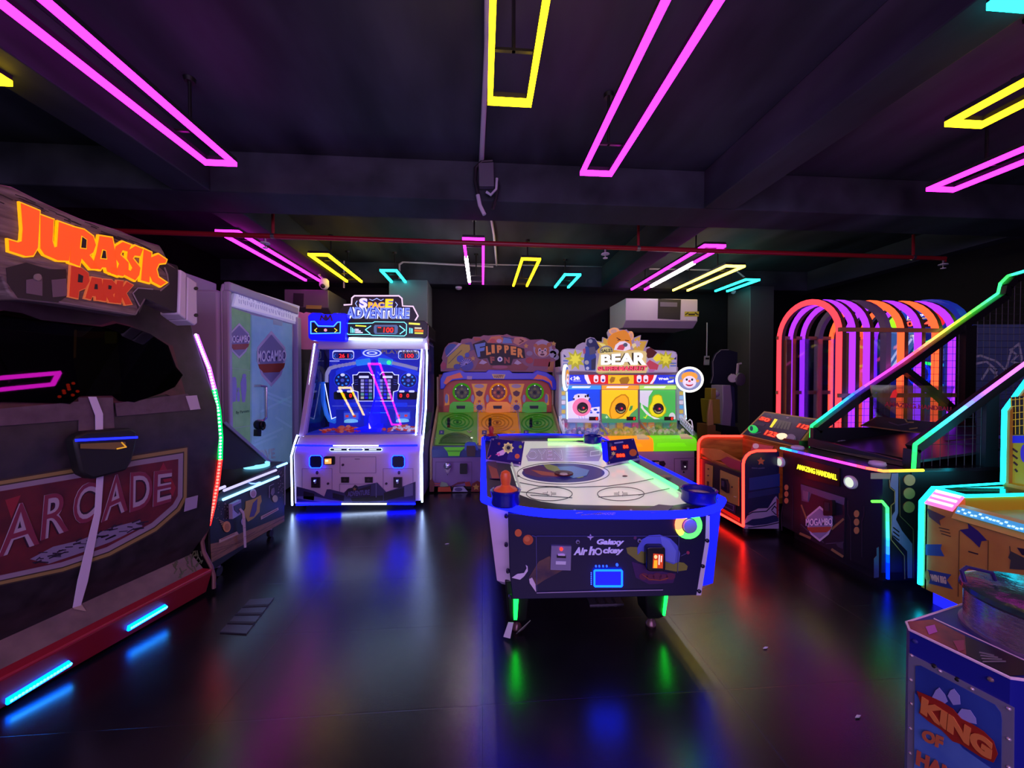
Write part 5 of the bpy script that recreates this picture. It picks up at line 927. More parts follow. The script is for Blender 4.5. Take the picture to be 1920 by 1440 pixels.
h.art(HB, ell(680, 370, 78, 62), E_('8a8a96', .35), .014, .004).art(HB, ell(680, 375, 66, 50), E_('c8c878', .6), .018, .003).text(HB, 'SALE!', [(618, 395), (745, 385), (740, 345), (618, 355)], E_('3a3a28', .1), .021, .003, .03)
h.to('header_print', hs)
tl = MB().art(HB, [(560, 630), (570, 560), (600, 400), (1020, 365), (1140, 375), (1160, 400), (1150, 540), (1175, 570), (1150, 640), (590, 650)], E_('d8cc80', .6), .016, .014)
q = [(610, 540), (1150, 540), (1150, 385), (610, 418)]
tl.text(HB, 'BEAR', q, E_('4a4a1a', .1), .03, .006, .09); tl.text(HB, 'BEAR', q, E_('f4f2ea', 1.0), .036, .008, .045)
q = [(575, 612), (1150, 608), (1165, 548), (570, 560)]
tl.text(HB, 'SUPERMARKET', q, E_('8a1a1a', .3), .03, .006, .1); tl.text(HB, 'SUPERMARKET', q, E_('e8506a', .8), .036, .006, .03)
tl.to('title_lettering', hs)
for (px, py, rx_, ry_, Y, ax) in ((195, 690, 40, 155, 5.77, (.92, -.4, 0)), (1680, 715, 90, 160, 5.77, (-.45, -.9, 0))):
    c = ony(1030+px/6.4, 600+py/6.4, Y); ax = Vector(ax).normalized(); r = .19
    ds = MB().lathe(c, [(r, -.02), (r, .02)], mat('9a9ab0', .4), 32, ax).to('round_sign', t)
    MB().lathe(c, [(r+.012, -.012), (r+.012, .012), (r-.012, .024)], lamp(1.5, 1.4, 1.3, False), 32, ax).to('lit_rim', ds)
    FD = Face(c+ax*.022, ax); u = Vector((0, 0, 1)); v_ = ax.cross(u)
    def P3(a_, b_, d): return c+ax*(.022+d)-v_*a_*r+u*b_*r
    fm = MB()
    def dsk(x, y, rx2, ry2, m_, d): fm.prism([P3(x+rx2*math.cos(k*.2618), y+ry2*math.sin(k*.2618), d) for k in range(24)], ax*.003, m_)
    dsk(0, 0, .88, .88, E_('8aa0c0', .5), 0); dsk(0, .55, .4, .3, E_('2a6ad8', .6), .003); dsk(0, .25, .6, .4, E_('f0a818', .7), .006); dsk(0, -.2, .5, .5, E_('e8e4ec', .7), .009); dsk(0, -.35, .28, .2, E_('c02020', .6), .012); dsk(0, -.26, .3, .16, E_('e8e4ec', .7), .015); dsk(-.2, .0, .08, .1, BLK, .012); dsk(.2, .0, .08, .1, BLK, .012); dsk(0, -.12, .1, .09, E_('e04040', .7), .018); dsk(-.6, -.1, .12, .12, E_('f0a818', .6), .006); dsk(.6, -.1, .12, .12, E_('f0a818', .6), .006)
    fm.to('sign_face', ds)
FL2 = Face((0, YF+.03, .4), (0, -1, 0)).z(1030, 760, 6.4)
MB().line(FL2, [(1500, 850), (1498, 640), (1760, 630)], 5, mat('6a5070', .4), .002).art(FL2, [(1575, 660), (1655, 660), (1650, 770), (1578, 770)], mat('7a6a80', .3, .5), .002, .02).art(FL2, ell(1612, 690, 22, 22), mat('4a3a50', .3, .4), .022, .008).art(FL2, [(1610, 785), (1625, 810), (1598, 810)], BLK, .002, .003).sph(FL2.at((1617, 732), .03), .008, lamp(1.5, 1.4, 1.5, False), 6).to('coin_door', t)
MB().art(FL2, [(1230, 660), (1310, 660), (1310, 700), (1230, 700)], BLK, .002, .02).art(FL2, [(1255, 675), (1308, 675), (1308, 715), (1255, 715)], mat('b8b0b8', .4), .022, .004).art(FL2, [(1310, 670), (1370, 665), (1390, 700), (1370, 730), (1310, 730)], mat('2a1a28', .4), .002, .02).to('card_reader', t)
# ================= air hockey table =================
t = thing('air_hockey_table', 'navy space-print air hockey table with glowing white playfield and blue lit rim', 'air hockey table', (.73, 3.5, 0))
ZR = .85; BLUE = lamp(.02, .03, 7); GRNL = lamp(.1, 4.2, .5)
aL, aR = onz(911, 932, ZR), onz(1350, 934, ZR); XL, XR = aL.x, aR.x; XC, HW = (XL+XR)/2, (XR-XL)/2
YFR, YBK = 2.075, 5.05
def outline(z, dx=0.0, yf=YFR, yb=YBK, corner=.27, p=4.0, n=15):
    o = []
    us = [math.sin(math.pi/2*(-1+2*i/(n-1))) for i in range(n)]
    for u in us: o.append((XC+u*(HW-dx), yf+corner*abs(u)**p-.066*u, z))
    for u in us[::-1]: o.append((XC+u*(HW-dx), yb-corner*abs(u)**p-.066*u, z))
    return o
PLW = mat('c9b4d2', .4); NAVY = mat('120f34', .35)
bd = MB().loft([outline(.30, .10, 2.27, 4.88, .07), outline(.335, .07, 2.235, 4.92, .08), outline(.6, .035, 2.235, 4.95, .09), outline(.81, .012, 2.23, 4.98, .1)], PLW)
bd.to('body', t)
FP = Face((XC, 2.205, .6), (-.092, -1, 0)); Z = FP.z(890, 930, 4)
fp = MB().art(Z, [(250, 120), (700, 165), (1000, 172), (1300, 165), (1730, 105), (1720, 330), (1655, 735), (960, 752), (285, 765), (262, 560)], mat('0b0932', .35), -.03, .045)
fpo = fp.to('front_panel', t, bevel=.004)
a = MB(); d0 = .016
pO = mat('c8602a', .45); 
a.art(Z, ell(327, 268, 26, 28), pO, d0, .002).art(Z, ell(400, 320, 38, 38), mat('b85428', .45), d0, .002).art(Z, ell(392, 312, 22, 20), mat('d0703a', .45), d0+.002, .002)
a.art(Z, [(838, 298), (858, 290), (864, 275), (872, 290), (890, 298), (872, 306), (864, 325), (857, 306)], mat('b8a8d0', .4), d0, .002)
SAT = mat('5560b8', .4)
a.art(Z, [(1130, 380), (1160, 372), (1240, 375), (1300, 420), (1400, 470), (1560, 490), (1588, 515), (1580, 545), (1500, 555), (1360, 530), (1220, 480), (1140, 420)], mat('7a7a30', .45), d0, .002).art(Z, [(1215, 430), (1212, 380), (1240, 320), (1300, 285), (1380, 280), (1460, 310), (1510, 360), (1530, 420), (1522, 480), (1480, 500), (1400, 470), (1300, 420), (1240, 400)], SAT, d0+.002, .002).art(Z, [(1380, 285), (1450, 320), (1500, 400), (1490, 490), (1420, 470), (1400, 380)], mat('6a78c8', .4), d0+.004, .002)
a.art(Z, [(1170, 480), (1300, 520), (1420, 560), (1500, 570), (1480, 640), (1300, 650), (1200, 600)], mat('3a1650', .45), d0, .002)
for k in range(5): a.art(Z, ell(1260+k*50, 590+8*(k % 2), 34, 26), mat('5a2040', .45), d0+.002, .002)
a.line(Z, [(1250, 575), (1300, 610), (1380, 618), (1440, 600)], 5, mat('9a5030', .45), d0+.005)
a.art(Z, [(405, 600), (480, 480), (560, 440), (660, 545), (520, 620), (460, 660)], textured('comet_tail', '3a2a40', '7a5a40', 8, .4, .5), d0, .002).art(Z, [(408, 610), (430, 600), (455, 650), (460, 708), (440, 680), (412, 640)], mat('d8c4d8', .4), d0+.002, .002).art(Z, [(278, 600), (320, 572), (370, 565), (390, 530), (382, 505), (396, 515), (398, 550), (370, 590), (340, 615)], mat('d8c8e0', .4), d0+.002, .002)
a.art(Z, ell(1590, 415, 12, 12, 12), mat('9a3050', .4), d0, .002).art(Z, ell(1197, 305, 12, 12, 12), mat('5a2a50', .4), d0, .002).line(Z, [(1540, 440), (1590, 415)], 3, mat('5a4a80', .4), d0)
PNL = mat('4a4a80', .4)
a.line(Z, [(465, 700), (460, 295), (430, 285)], 4, PNL, d0+.004).line(Z, [(465, 290), (1520, 290), (1555, 265)], 3, PNL, d0+.004).line(Z, [(1520, 290), (1510, 560)], 3, PNL, d0+.006).line(Z, [(465, 712), (900, 700), (1400, 690)], 6, mat('a090b0', .4), d0+.004)
for x, y in ((768, 330), (1225, 322)): a.art(Z, ell(x, y, 15, 15, 14), mat('8a88a8', .3, .6), d0+.004, .008).art(Z, ell(x+2, y+3, 8, 8, 10), BLK, d0+.012, .002)
a.to('front_print', fpo)
b = MB(); LET = mat('c4b8e0', .4, 0, .18)
for st, q in (('Galaxy', [(903, 362), (1098, 366), (1118, 312), (915, 312)]), ('Air', [(738, 430), (832, 430), (848, 372), (752, 372)]), ('h', [(848, 430), (892, 430), (908, 366), (862, 366)]), ('ckey', [(950, 430), (1095, 430), (1112, 374), (962, 372)])):
    b.text(Z, st, q, LET, d0+.004, .003, .045)
b.line(Z, ell(922, 404, 22, 22, 16), 10, LET, d0+.004, .003, closed=True); b.to('title_lettering', fpo)
cs = MB().art(Z, [(572, 358), (720, 362), (715, 540), (565, 535)], mat('8a86a4', .3, .6), d0, .014); co = cs.to('coin_slot', t)
MB().art(Z, [(605, 470), (680, 472), (678, 495), (604, 493)], mat('d0ccd8', .4), d0+.014, .003).art(Z, [(612, 425), (678, 428), (680, 445), (612, 442)], BLK, d0+.014, .006).sph(Z.at((645, 380), d0+.018), .009, lamp(5, .08, .05, False), 8).art(Z, [(620, 418), (672, 420), (672, 427), (620, 425)], mat('d8d4e0', .3, .6), d0+.014, .01).to('coin_plate', co)
for x, y in ((577, 368), (712, 370), (572, 525), (705, 528)): co_ = None
cr = MB().art(Z, rbox(1262, 345, 1400, 525, 26), mat('0b0b10', .3), d0, .05); cro = cr.to('card_reader', t, bevel=.006)
MB().art(Z, [(1310, 392), (1382, 398), (1378, 500), (1304, 498)], mat('b83a14', .4, 0, .8), d0+.051, .002).art(Z, [(1314, 440), (1338, 440), (1336, 496), (1310, 496)], mat('e8a020', .4, 0, 1), d0+.053, .002).line(Z, [(1352, 405), (1350, 470)], 8, mat('f0e0c0', .4, 0, .9), d0+.053).line(Z, [(1368, 410), (1366, 450)], 7, mat('f0e0c0', .4, 0, .9), d0+.053).art(Z, ell(1326, 415, 12, 14, 12), mat('f0d080', .4, 0, .9), d0+.053, .002).to('screen', cro)
lb = MB().art(Z, rbox(890, 540, 1098, 662, 10), mat('0508e0', .3, 0, 5, True), d0, .006); lbo = lb.to('lit_puck_return', t)
MB().line(Z, rbox(892, 542, 1096, 660, 10), 12, lamp(.02, .42, 14), d0+.006, .006, closed=True).to('light_frame', lbo)
dt = MB()
for k in range(7): dt.art(Z, ell(870, 565+k*14, 4, 4, 8), lamp(.1, .3, 4, False), d0, .004)
for x in (905, 930, 958, 985): dt.art(Z, ell(x, 515, 7, 9, 8), lamp(.05, .2, 3.2, False), d0, .004)
dt.art(Z, ell(1062, 505, 10, 12, 8), lamp(.05, .2, 3.2, False), d0, .004).to('indicator_dots', lbo)
bt = Z.at((1592, 208), .02)
ring = MB()
for k in range(24):
    an = k/24*2*math.pi; p0 = bt+Vector((.062*math.cos(an), 0, .062*math.sin(an))); a2 = (k+1.2)/24*2*math.pi; p1 = bt+Vector((.062*math.cos(a2), 0, .062*math.sin(a2)))
    col = (4.5, .6, .25) if 1.9 < an < 3.4 else ((3, 2.2, .2) if 1.5 < an < 1.9 or 3.4 < an < 3.8 else (.2, 4, .3)); ring.tube([p0, p1], .02, lamp(*col), 8)
bo = MB().lathe(bt, [(.075, -.02), (.075, .005), (.04, .012)], mat('2a2a50', .4), 28, (0, -1, 0)).to('start_button', t); ring.to('light_ring', bo)
MB().lathe(bt, [(.042, .0), (.04, .024), (.02, .03)], mat('8a96b8', .25), 24, (0, -1, 0)).to('push_cap', bo)
# right hand corner lit blue, screwed edge plates
def corner(side, nm, m):
    s_ = MB(); o1 = [p for p in outline(.34, .068, 2.231, 4.92, .08, n=41)][:41]; o2 = [p for p in outline(.82, .008, 2.226, 4.98, .1, n=41)][:41]
    k = [i for i in range(41) if (o2[i][0] > XC+HW*.82 if side > 0 else o2[i][0] < XC-HW*.80)]
    vs = []; fs = []
    for i in k: vs += [Vector(o1[i])+Vector((0, -.004, 0)), Vector(o2[i])+Vector((0, -.004, 0))]
    if side > 0: vs += [Vector((o1[k[-1]][0]+.004, 3.0, .34)), Vector((o2[k[-1]][0]+.004, 3.0, .80))]
    else: vs = [Vector((o1[k[0]][0]-.004, 3.0, .34)), Vector((o2[k[0]][0]-.004, 3.0, .80))]+vs
    n_ = len(vs)//2; s_.add(vs, [[2*i, 2*i+2, 2*i+3, 2*i+1] for i in range(n_-1)], m); return s_.to(nm, t)
part_label(corner(1, 'corner_panel', mat('1018ff', .4, 0, 1.6, True)), 'blue lit corner panel')
part_label(corner(-1, 'corner_panel', mat('d0b8d8', .4)), 'white corner panel')
s_ = MB()
for x, y in ((235, 145), (235, 358), (248, 555), (265, 748), (1742, 125), (1732, 325), (1698, 515), (1672, 702)): s_.lathe(Z.at((x, y), .0), [(.011, 0), (.011, .022), (.005, .027)], mat('2a2238', .3, .5), 10, (0, -1, 0))
s_.to('screw', t)
MB().art(Z, [(1728, 105), (1755, 102), (1752, 330), (1690, 735), (1655, 735), (1722, 330)], mat('c8c0d4', .4), -.02, .034).to('edge_plate', t)
# rim, apron, field
MB().tube([Vector(p) for p in outline(ZR-.012, -.012, YFR-.0, YBK, .27, n=23)], .024, BLUE, 8, closed=True).to('lit_rim', t)
zf = .815
inner = lambda z: [(x+.05, y, z_) for x, y, z_ in outline(z, .17, 2.24, 4.72, .2, 5)]
ap = MB().loft([outline(.80, .03, 2.24, 5.0, .22), outline(.835, .01, 2.10, 5.03, .26), outline(.85, .0, 2.08, 5.04, .27), outline(.853, .02, 2.10, 5.02, .26), inner(.835), inner(.80)], NAVY, cap=False); apo = ap.to('apron', t)
AF = Face((0, 0, .855), (0, 0, 1)).z(890, 790, 4)
a = MB()
a.art(AF, [(92, 300), (160, 300), (195, 430), (115, 430)], mat('4a1a50', .4), 0, .002).art(AF, [(100, 330), (165, 360), (185, 430), (130, 430)], mat('a85040', .4), .002, .002).art(AF, [(1385, 408), (1430, 402), (1480, 412), (1430, 420)], mat('8a4038', .4), 0, .002)
a.art(AF, [(1255, 670), (1380, 625), (1490, 635), (1440, 680), (1330, 690)], mat('3a2a66', .4), 0, .002).line(AF, [(760, 690), (870, 672)], 6, mat('8a8098', .4), 0).line(AF, [(800, 704), (960, 690)], 5, mat('6a6080', .4), 0).text(AF, 'AIR HOCKEY', [(905, 702), (1058, 702), (1062, 684), (915, 684)], mat('8a80a8', .4), 0, .002, .02)
for x, y in ((330, 640), (750, 668), (1172, 668), (1600, 655)): a.art(AF, ell(x, y, 10, 6, 10), mat('a8a4b8', .3, .6), 0, .004)
a.to('apron_print', apo)
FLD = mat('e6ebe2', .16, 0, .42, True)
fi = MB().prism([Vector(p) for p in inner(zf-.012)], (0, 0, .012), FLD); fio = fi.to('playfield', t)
FZ = Face((0, 0, zf), (0, 0, 1)).z(890, 790, 4); a = MB(); INK = mat('2a2c48', .35)
a.line(FZ, ell(665, 390, 345, 82, 48), 4, INK, .0005, .001, closed=True)
a.art(FZ, ell(665, 388, 310, 72, 40), mat('2a2a86', .3, 0, .18), .0005, .001).art(FZ, [(360, 360), (480, 330), (620, 380), (640, 420), (470, 420), (380, 395)], mat('5a2a6a', .3, 0, .15), .0015, .001).art(FZ, [(420, 365), (640, 395), (620, 415), (500, 405)], mat('a8584a', .3, 0, .2), .0025, .001).art(FZ, [(515, 330), (560, 325), (650, 350), (760, 390), (820, 420), (780, 430), (640, 395), (540, 360)], mat('8a9a58', .3, 0, .25), .0035, .001).art(FZ, [(620, 345), (740, 340), (860, 370), (840, 410), (740, 430), (660, 390)], mat('5a86c0', .3, 0, .3), .0045, .001)
for L in ([(200, 330), (330, 345)], [(970, 350), (1180, 310)], [(205, 440), (480, 492), (760, 500), (1000, 492), (1200, 465), (1340, 436)], [(290, 530), (450, 545), (560, 560)], [(1230, 560), (1340, 535), (1460, 510)], [(420, 560), (730, 580)], [(930, 575), (1260, 555)]): a.line(FZ, L, 5, INK, .0055, .001)
for x in (320, 1127): a.art(FZ, ell(x, 416, 20, 6, 16), INK, .0055, .001)
for cx, cy, rx in ((560, 552, 172), (1096, 552, 175)):
    a.line(FZ, ell(cx, cy, rx, 52, 40), 5, INK, .0065, .001, closed=True)
    for sx in (-1, 1):
        for sy in (-1, 1): a.line(FZ, [(cx+sx*50, cy+sy*5), (cx+sx*14, cy+sy*5), (cx+sx*14, cy+sy*18)], 3, INK, .0075, .001)
a.to('field_print', fio)
GR2 = [(x, y) for x, y, z in inner(0)]
R = XC+.05+(HW-.17)-.004; Lx = XC+.05-(HW-.17)+.004
MB().tube([(R-.016, 2.55, .842), (R-.016, 3.1, .842), (R-.016, 4.5, .842)], .014, lamp(.25, 2.9, .6), 8).tube([(XC+.05, 4.66, .842), (R-.1, 4.66, .842), (R-.03, 4.56, .842)], .014, lamp(.7, 3.0, .3), 8).to('green_rail_light', t)
MB().tube([(Lx+.014, 2.6, .84), (Lx+.014, 4.5, .84)], .01, mat('c8d0c0', .4, 0, .3), 8).to('rail', t)
a = MB().art(FZ, [(385, 262), (420, 205), (930, 190), (960, 240), (930, 300), (400, 300)], mat('b4a8d4', .2, 0, .25), .0005, .001)  # lavender band and lettering: a reflection drawn flat onto the field
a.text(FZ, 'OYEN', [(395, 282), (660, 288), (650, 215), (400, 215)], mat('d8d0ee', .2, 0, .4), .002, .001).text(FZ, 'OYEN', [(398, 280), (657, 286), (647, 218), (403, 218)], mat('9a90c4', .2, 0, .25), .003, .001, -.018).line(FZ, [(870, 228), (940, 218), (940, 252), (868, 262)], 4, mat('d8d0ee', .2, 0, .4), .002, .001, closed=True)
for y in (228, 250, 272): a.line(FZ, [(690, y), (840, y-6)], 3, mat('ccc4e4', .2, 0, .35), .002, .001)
part_label(a.to('reflection_print', fio), 'pale lettered reflection drawn on the playfield')
# score boards either side
for nm, q, lb in (('side_board', [(128, 130), (372, 155), (345, 325), (88, 285)], 'rocket picture board'), ('score_board', [(950, 152), (1192, 130), (1236, 275), (1000, 322)], 'board with three red number displays')):
    SB = face3(tuple(ony(890+q[0][0]/4, 790+q[0][1]/4, 3.62)), tuple(ony(890+q[1][0]/4, 790+q[1][1]/4, 3.62)), tuple(ony(890+q[2][0]/4, 790+q[2][1]/4, 3.4))).z(890, 790, 4)
    b = MB().art(SB, grow(q, 3), mat('a890c8', .4), -.03, .03).art(SB, q, mat('1c1a6a', .3, 0, .12), .0, .004); bo = part_label(b.to(nm, t), lb)
    c0 = SB.at(((q[2][0]+q[3][0])/2, q[2][1]-30)); MB().tube([c0+Vector((0, .03, 0)), (c0.x+(.16 if c0.x > XC else -.12), 3.5, .86)], .014, DRK, 8).to('bracket', bo)
    a = MB()
    if nm == 'side_board':
        a.art(SB, [(300, 150), (365, 160), (345, 300), (240, 290), (260, 200)], mat('2a2a8a', .35, 0, .15), .004, .002).art(SB, [(165, 240), (215, 215), (240, 225), (215, 255), (175, 265)], mat('c8a0d8', .4, 0, .25), .006, .002).art(SB, [(155, 255), (185, 240), (190, 262)], mat('d050a0', .4, 0, .25), .008, .002).art(SB, star(250, 203, 44, .72, 8), mat('d8c888', .4, 0, .3), .006, .003).art(SB, ell(250, 205, 26), mat('a8a878', .4, 0, .2), .009, .002).art(SB, ell(252, 205, 14), mat('2a3a4a', .4), .011, .002)
        for cx, cy, r, c in ((342, 195, 12, '8aa040'), (318, 266, 18, 'c86040'), (182, 172, 10, '7a3a50')): a.art(SB, ell(cx, cy, r), mat(c, .4, 0, .2), .006, .003)
        a.line(SB, [(105, 280), (120, 260)], 6, mat('c04a90', .4, 0, .2), .006)
    else:
        a.art(SB, [(952, 160), (992, 158), (1002, 300), (985, 312), (960, 290)], mat('0a10e8', .4, 0, 1.2), .004, .003)
        for x0, y0, wd, n_ in ((1018, 190, 42, 2), (1106, 178, 46, 2), (1056, 243, 70, 3)):
            a.art(SB, [(x0, y0), (x0+wd, y0-3), (x0+wd+6, y0+30), (x0+5, y0+34)], mat('7a1010', .4, 0, .5), .004, .002).text(SB, '8'*n_, [(x0+8, y0+30), (x0+wd+1, y0+27), (x0+wd-3, y0+4), (x0+5, y0+6)], lamp(3.2, .12, .05, False), .007, .002, .02)
        a.art(SB, ell(1187, 238, 28, 26), mat('a8502a', .4, 0, .25), .004, .003).line(SB, [(1050, 166), (1110, 158)], 10, mat('7a78b8', .4, 0, .25), .004).art(SB, star(1040, 245, 18, .5, 6), mat('b8a878', .4, 0, .2), .005, .002).art(SB, [(1010, 270), (1040, 255), (1040, 270), (1015, 290)], mat('6a4a6a', .4), .0045, .002).art(SB, [(1010, 165), (1030, 170), (1032, 190), (1010, 195)], mat('4a5a8a', .4), .0045, .002)
    a.to('board_print', bo)
    sc = MB()
    for k in range(4): 
        p = Vector(q[k]).lerp(Vector(((q[0][0]+q[2][0])/2, (q[0][1]+q[2][1])/2)), .09); sc.art(SB, ell(p.x, p.y, 6, 6, 10), mat('d8d4e0', .3, .6), .005, .004)
    sc.to('screw', bo)
HB_ = mat('10107a', .25, 0, .12)
def holder(px, py, r, h_):
    c = onz(px, py, .85); b = MB().lathe(c, [(r, 0), (r*1.06, .01), (r, h_*.6), (r*1.12, h_), (r*1.0, h_+.006), (r*.92, h_), (r*.9, h_-.03), (.001, h_-.03)], HB_, 28); b.to('mallet_holder', t); return c+Vector((0, 0, h_-.03))
def mallet(c, r, lab, col):
    o = MB().lathe(c, [(r, .0), (r*1.02, .012), (r*1.0, .03), (r*.86, .042), (r*.5, .05), (r*.36, .062), (r*.42, .085), (r*.46, .11), (r*.36, .135), (r*.12, .146)], mat(col, .4), 28).to('mallet'); tag(o, lab, 'mallet'); return o
c = holder(948, 945, .082, .085); mallet(c, .072, 'orange mallet in the holder at near left of the air hockey table', 'e0602a')
c = holder(1310, 940, .095, .075)
MB().lathe(c, [(.08, 0), (.07, .008), (.03, .012)], mat('b8a0a8', .25), 24).to('holder_liner', t)
c = holder(1111, 830, .1, .08)
c = holder(921, 826, .085, .06); mallet(c, .07, 'red mallet behind the rocket board at far end of the air hockey table', 'b0202a')
o = MB().lathe(onz(1057, 889, zf+.007), [(.001, 0), (.074, .0), (.078, .006), (.074, .014), (.05, .014), (.045, .018), (.01, .018)], mat('5a1a22', .35), 28).lathe(onz(1057, 889, zf+.022), [(.034, 0), (.03, .005)], mat('d8d0c8', .35), 16).to('puck')
tag(o, 'dark red puck on the centre circle of the air hockey table', 'puck')
for x, y, w_, b_ in ((.135, 2.33, .16, 0), (1.0, 2.3, .17, 1), (.2, 4.55, .16, 0), (1.1, 4.55, .16, 1)):
    xt = x+w_; l = MB().loft([[(x-.0, y, .36), (xt, y, .36), (xt, y+.2, .36), (x, y+.2, .36)], [(x+.025, y+.02, .10), (xt-.02, y+.02, .10), (xt-.02, y+.16, .10), (x+.025, y+.16, .10)], [(x+.05, y+.04, .07), (xt-.05, y+.04, .07), (xt-.05, y+.14, .07), (x+.05, y+.14, .07)]], mat('0d0d10', .4)); lo = l.to('leg', t, bevel=.008)
    gx = (x+.05, x+.09, x+.075, x+.055) if not b_ else (xt-.028, xt-.005, xt-.03, xt-.042)
    if y < 3: MB().prism([(gx[0], y-.012, .36), (gx[1], y-.012, .36), (gx[2], y+.006, .11), (gx[3], y+.006, .11)], (0, .012, 0), lamp(.03, 8, .3)).to('green_strip', lo)
    cx = (x+xt)/2; MB().lathe((cx, y+.09, 0), [(.03, 0), (.034, .01), (.026, .03), (.018, .04), (.018, .075)], mat('6a4a50', .3, .4), 14).to('foot', lo)
    if x < .15: MB().prism([(x-.01, y-.0, .012), (x+.03, y-.03, .02), (x+.05, y-.02, .11), (x+.02, y, .1)], (0, .004, 0), mat('c8c4d4', .5)).prism([(x+.08, y-.02, .05), (x+.16, y+.02, .09), (x+.12, y+.05, .02), (x+.07, y+.02, .01)], (0, .004, .004), mat('6a5a64', .6)).to('paper_tag', lo)

# ================= arched tunnel ball game =================
t = thing('tunnel_ball_game', 'ball game with glowing pink and purple arches, red lit orange front and slanted display console', 'arcade machine', (3.8, 4.4, 0))
YN, YFa = 3.70, 4.5; TX = ony(1394, 985, YN).x; TF_ = Face((0, YN, .5), (0, -1, 0)).z(1290, 750, 5.333); TB_ = Face((0, YFa, .5), (0, -1, 0)).z(1290, 750, 5.333); TX_ = Face((TX, 4.1, .5), (-1, 0, 0)).z(1290, 750, 5.333)
WOODO = textured('orange_wood', '8a5418', 'b0782a', 6, .4, .5, 0, (1, 1, 6)); NV = mat('14173a', .35); RDL = lamp(11, .16, .1)
sp = [(548, 1262), (548, 640), (556, 600), (580, 558), (620, 525), (680, 507), (875, 505), (915, 520), (905, 1290)]
MB().prism([TF_.at(p) for p in sp], (0, .035, 0), NV).to('side_panel', t, bevel=.004)
a = MB()
a.art(TF_, [(610, 780), (915, 735), (915, 860), (610, 905)], mat('1c2a66', .4), .001, .003).art(TF_, [(600, 925), (915, 870), (915, 930), (600, 985)], mat('1a2250', .4), .001, .003)
a.art(TF_, [(555, 1230), (610, 1130), (700, 1085), (800, 1080), (860, 980), (880, 960), (905, 1000), (905, 1285), (560, 1285)], mat('8a7a9a', .45), .001, .003)
for q in ([(560, 1240), (640, 1190), (740, 1180), (850, 1150), (900, 1160), (900, 1210), (780, 1240), (650, 1255)],): a.art(TF_, q, mat('1a1c44', .4), .004, .003)
for L in ([(555, 1170), (640, 1120), (780, 1110), (870, 1020)], [(600, 1275), (760, 1255), (900, 1225)], [(830, 1100), (860, 1060), (900, 1100)], [(840, 1110), (870, 1140), (905, 1150)]): a.line(TF_, L, 9, mat('1a1430', .4), .006)
a.art(TF_, star(728, 612, 40, .5), mat('a85a38', .4), .001, .003).line(TF_, [(640, 680), (690, 682)], 12, mat('3a3a5a', .4), .001).line(TF_, [(705, 684), (760, 680)], 12, mat('3a3a5a', .4), .001).art(TF_, [(880, 975), (900, 1000), (895, 1180), (880, 1150)], mat('7a1a2a', .4), .008, .002)
a.to('side_print', t)
bl = [(100, 860), (102, 440), (115, 400), (150, 368), (195, 358), (540, 360), (640, 420), (640, 900)]
MB().prism([TB_.at(p) for p in bl], (0, .035, 0), WOODO).to('far_side_panel', t)
fx = MB()
fq = [(105, 560), (545, 700), (545, 1262), (90, 940)]
z0f, z1f = .08, onx(1392, 885, TX).z
fx.prism([(TX, YN+.03, z0f), (TX, YN+.03, .62), (TX, YFa, .62), (TX, YFa, z0f)], (.03, 0, 0), mat('1d1416', .4)); fxo = fx.to('front_panel', t)
a = MB().art(TX_, [(130, 530), (140, 480), (240, 485), (330, 500), (440, 560), (540, 610), (540, 705), (430, 680), (340, 600), (250, 605), (190, 570)], textured('wave_print', 'b8601a', 'd88a2a', 5, .4, .5), .002, .004).art(TX_, [(330, 600), (400, 565), (540, 620), (540, 705), (420, 675)], mat('a8303a', .4), .007, .003)
YW = mat('b08a3a', .4)
a.art(TX_, [(180, 635), (252, 660), (245, 900), (178, 880)], YW, .002, .008).art(TX_, [(330, 700), (515, 775), (515, 1060), (325, 985)], YW, .002, .008).art(TX_, [(335, 985), (480, 1045), (475, 1140), (330, 1060)], mat('3a1a3a', .4), .003, .006).line(TX_, [(345, 1010), (465, 1058), (462, 1110), (345, 1048)], 6, mat('7a5a7a', .4), .01, closed=True)
a.art(TX_, [(200, 810), (218, 815), (216, 880), (200, 875)], mat('3a2a1a', .4), .01, .004).art(TX_, ell(212, 690, 8, 8, 10), mat('3a2a1a', .4), .01, .004).art(TX_, ell(210, 755, 8, 8, 10), mat('3a2a1a', .4), .01, .004).art(TX_, ell(450, 870, 7, 9, 10), mat('3a2a1a', .4), .01, .004).line(TX_, [(470, 965), (490, 970)], 7, mat('d8c8a0', .3), .01)
a.art(TX_, [(305, 1060), (520, 1180), (520, 1215), (305, 1085)], mat('d01808', .4, 0, .8), .002, .01)
a.to('front_print', fxo)
MB().art(TX_, [(365, 780), (410, 795), (428, 850), (425, 930), (365, 890)], mat('16121a', .35), .012, .03).art(TX_, [(375, 805), (400, 815), (398, 870), (374, 860)], mat('4a3a4a', .3), .042, .004).to('card_reader', fxo)
bd = MB().box(TX+.03, 3.35, YN+.04, YFa, .3, .36, WOODO).box(TX+.03, TX+.06, YN+.04, YFa, .6, .64, WOODO); bd.to('ball_tray', t)
MB().box(3.2, 3.26, YN+.04, YFa, .3, .86, WOODO).art(Face((3.2, 4.1, .7), (-1, 0, 0)).z(1290, 750, 5.333), [(655, 430), (860, 465), (840, 500), (700, 500), (630, 510)], mat('b04a58', .4, 0, .2), .002, .004).art(Face((3.2, 4.1, .7), (-1, 0, 0)).z(1290, 750, 5.333), ell(685, 460, 30, 26), mat('c8b8c8', .4, 0, .2), .007, .003).to('back_board', t)
led = MB()
led.tube([TF_.at(p, .006) for p in sp[:7]], .013, RDL, 8).tube([TB_.at(p, .006) for p in bl[:6]], .013, RDL, 8)
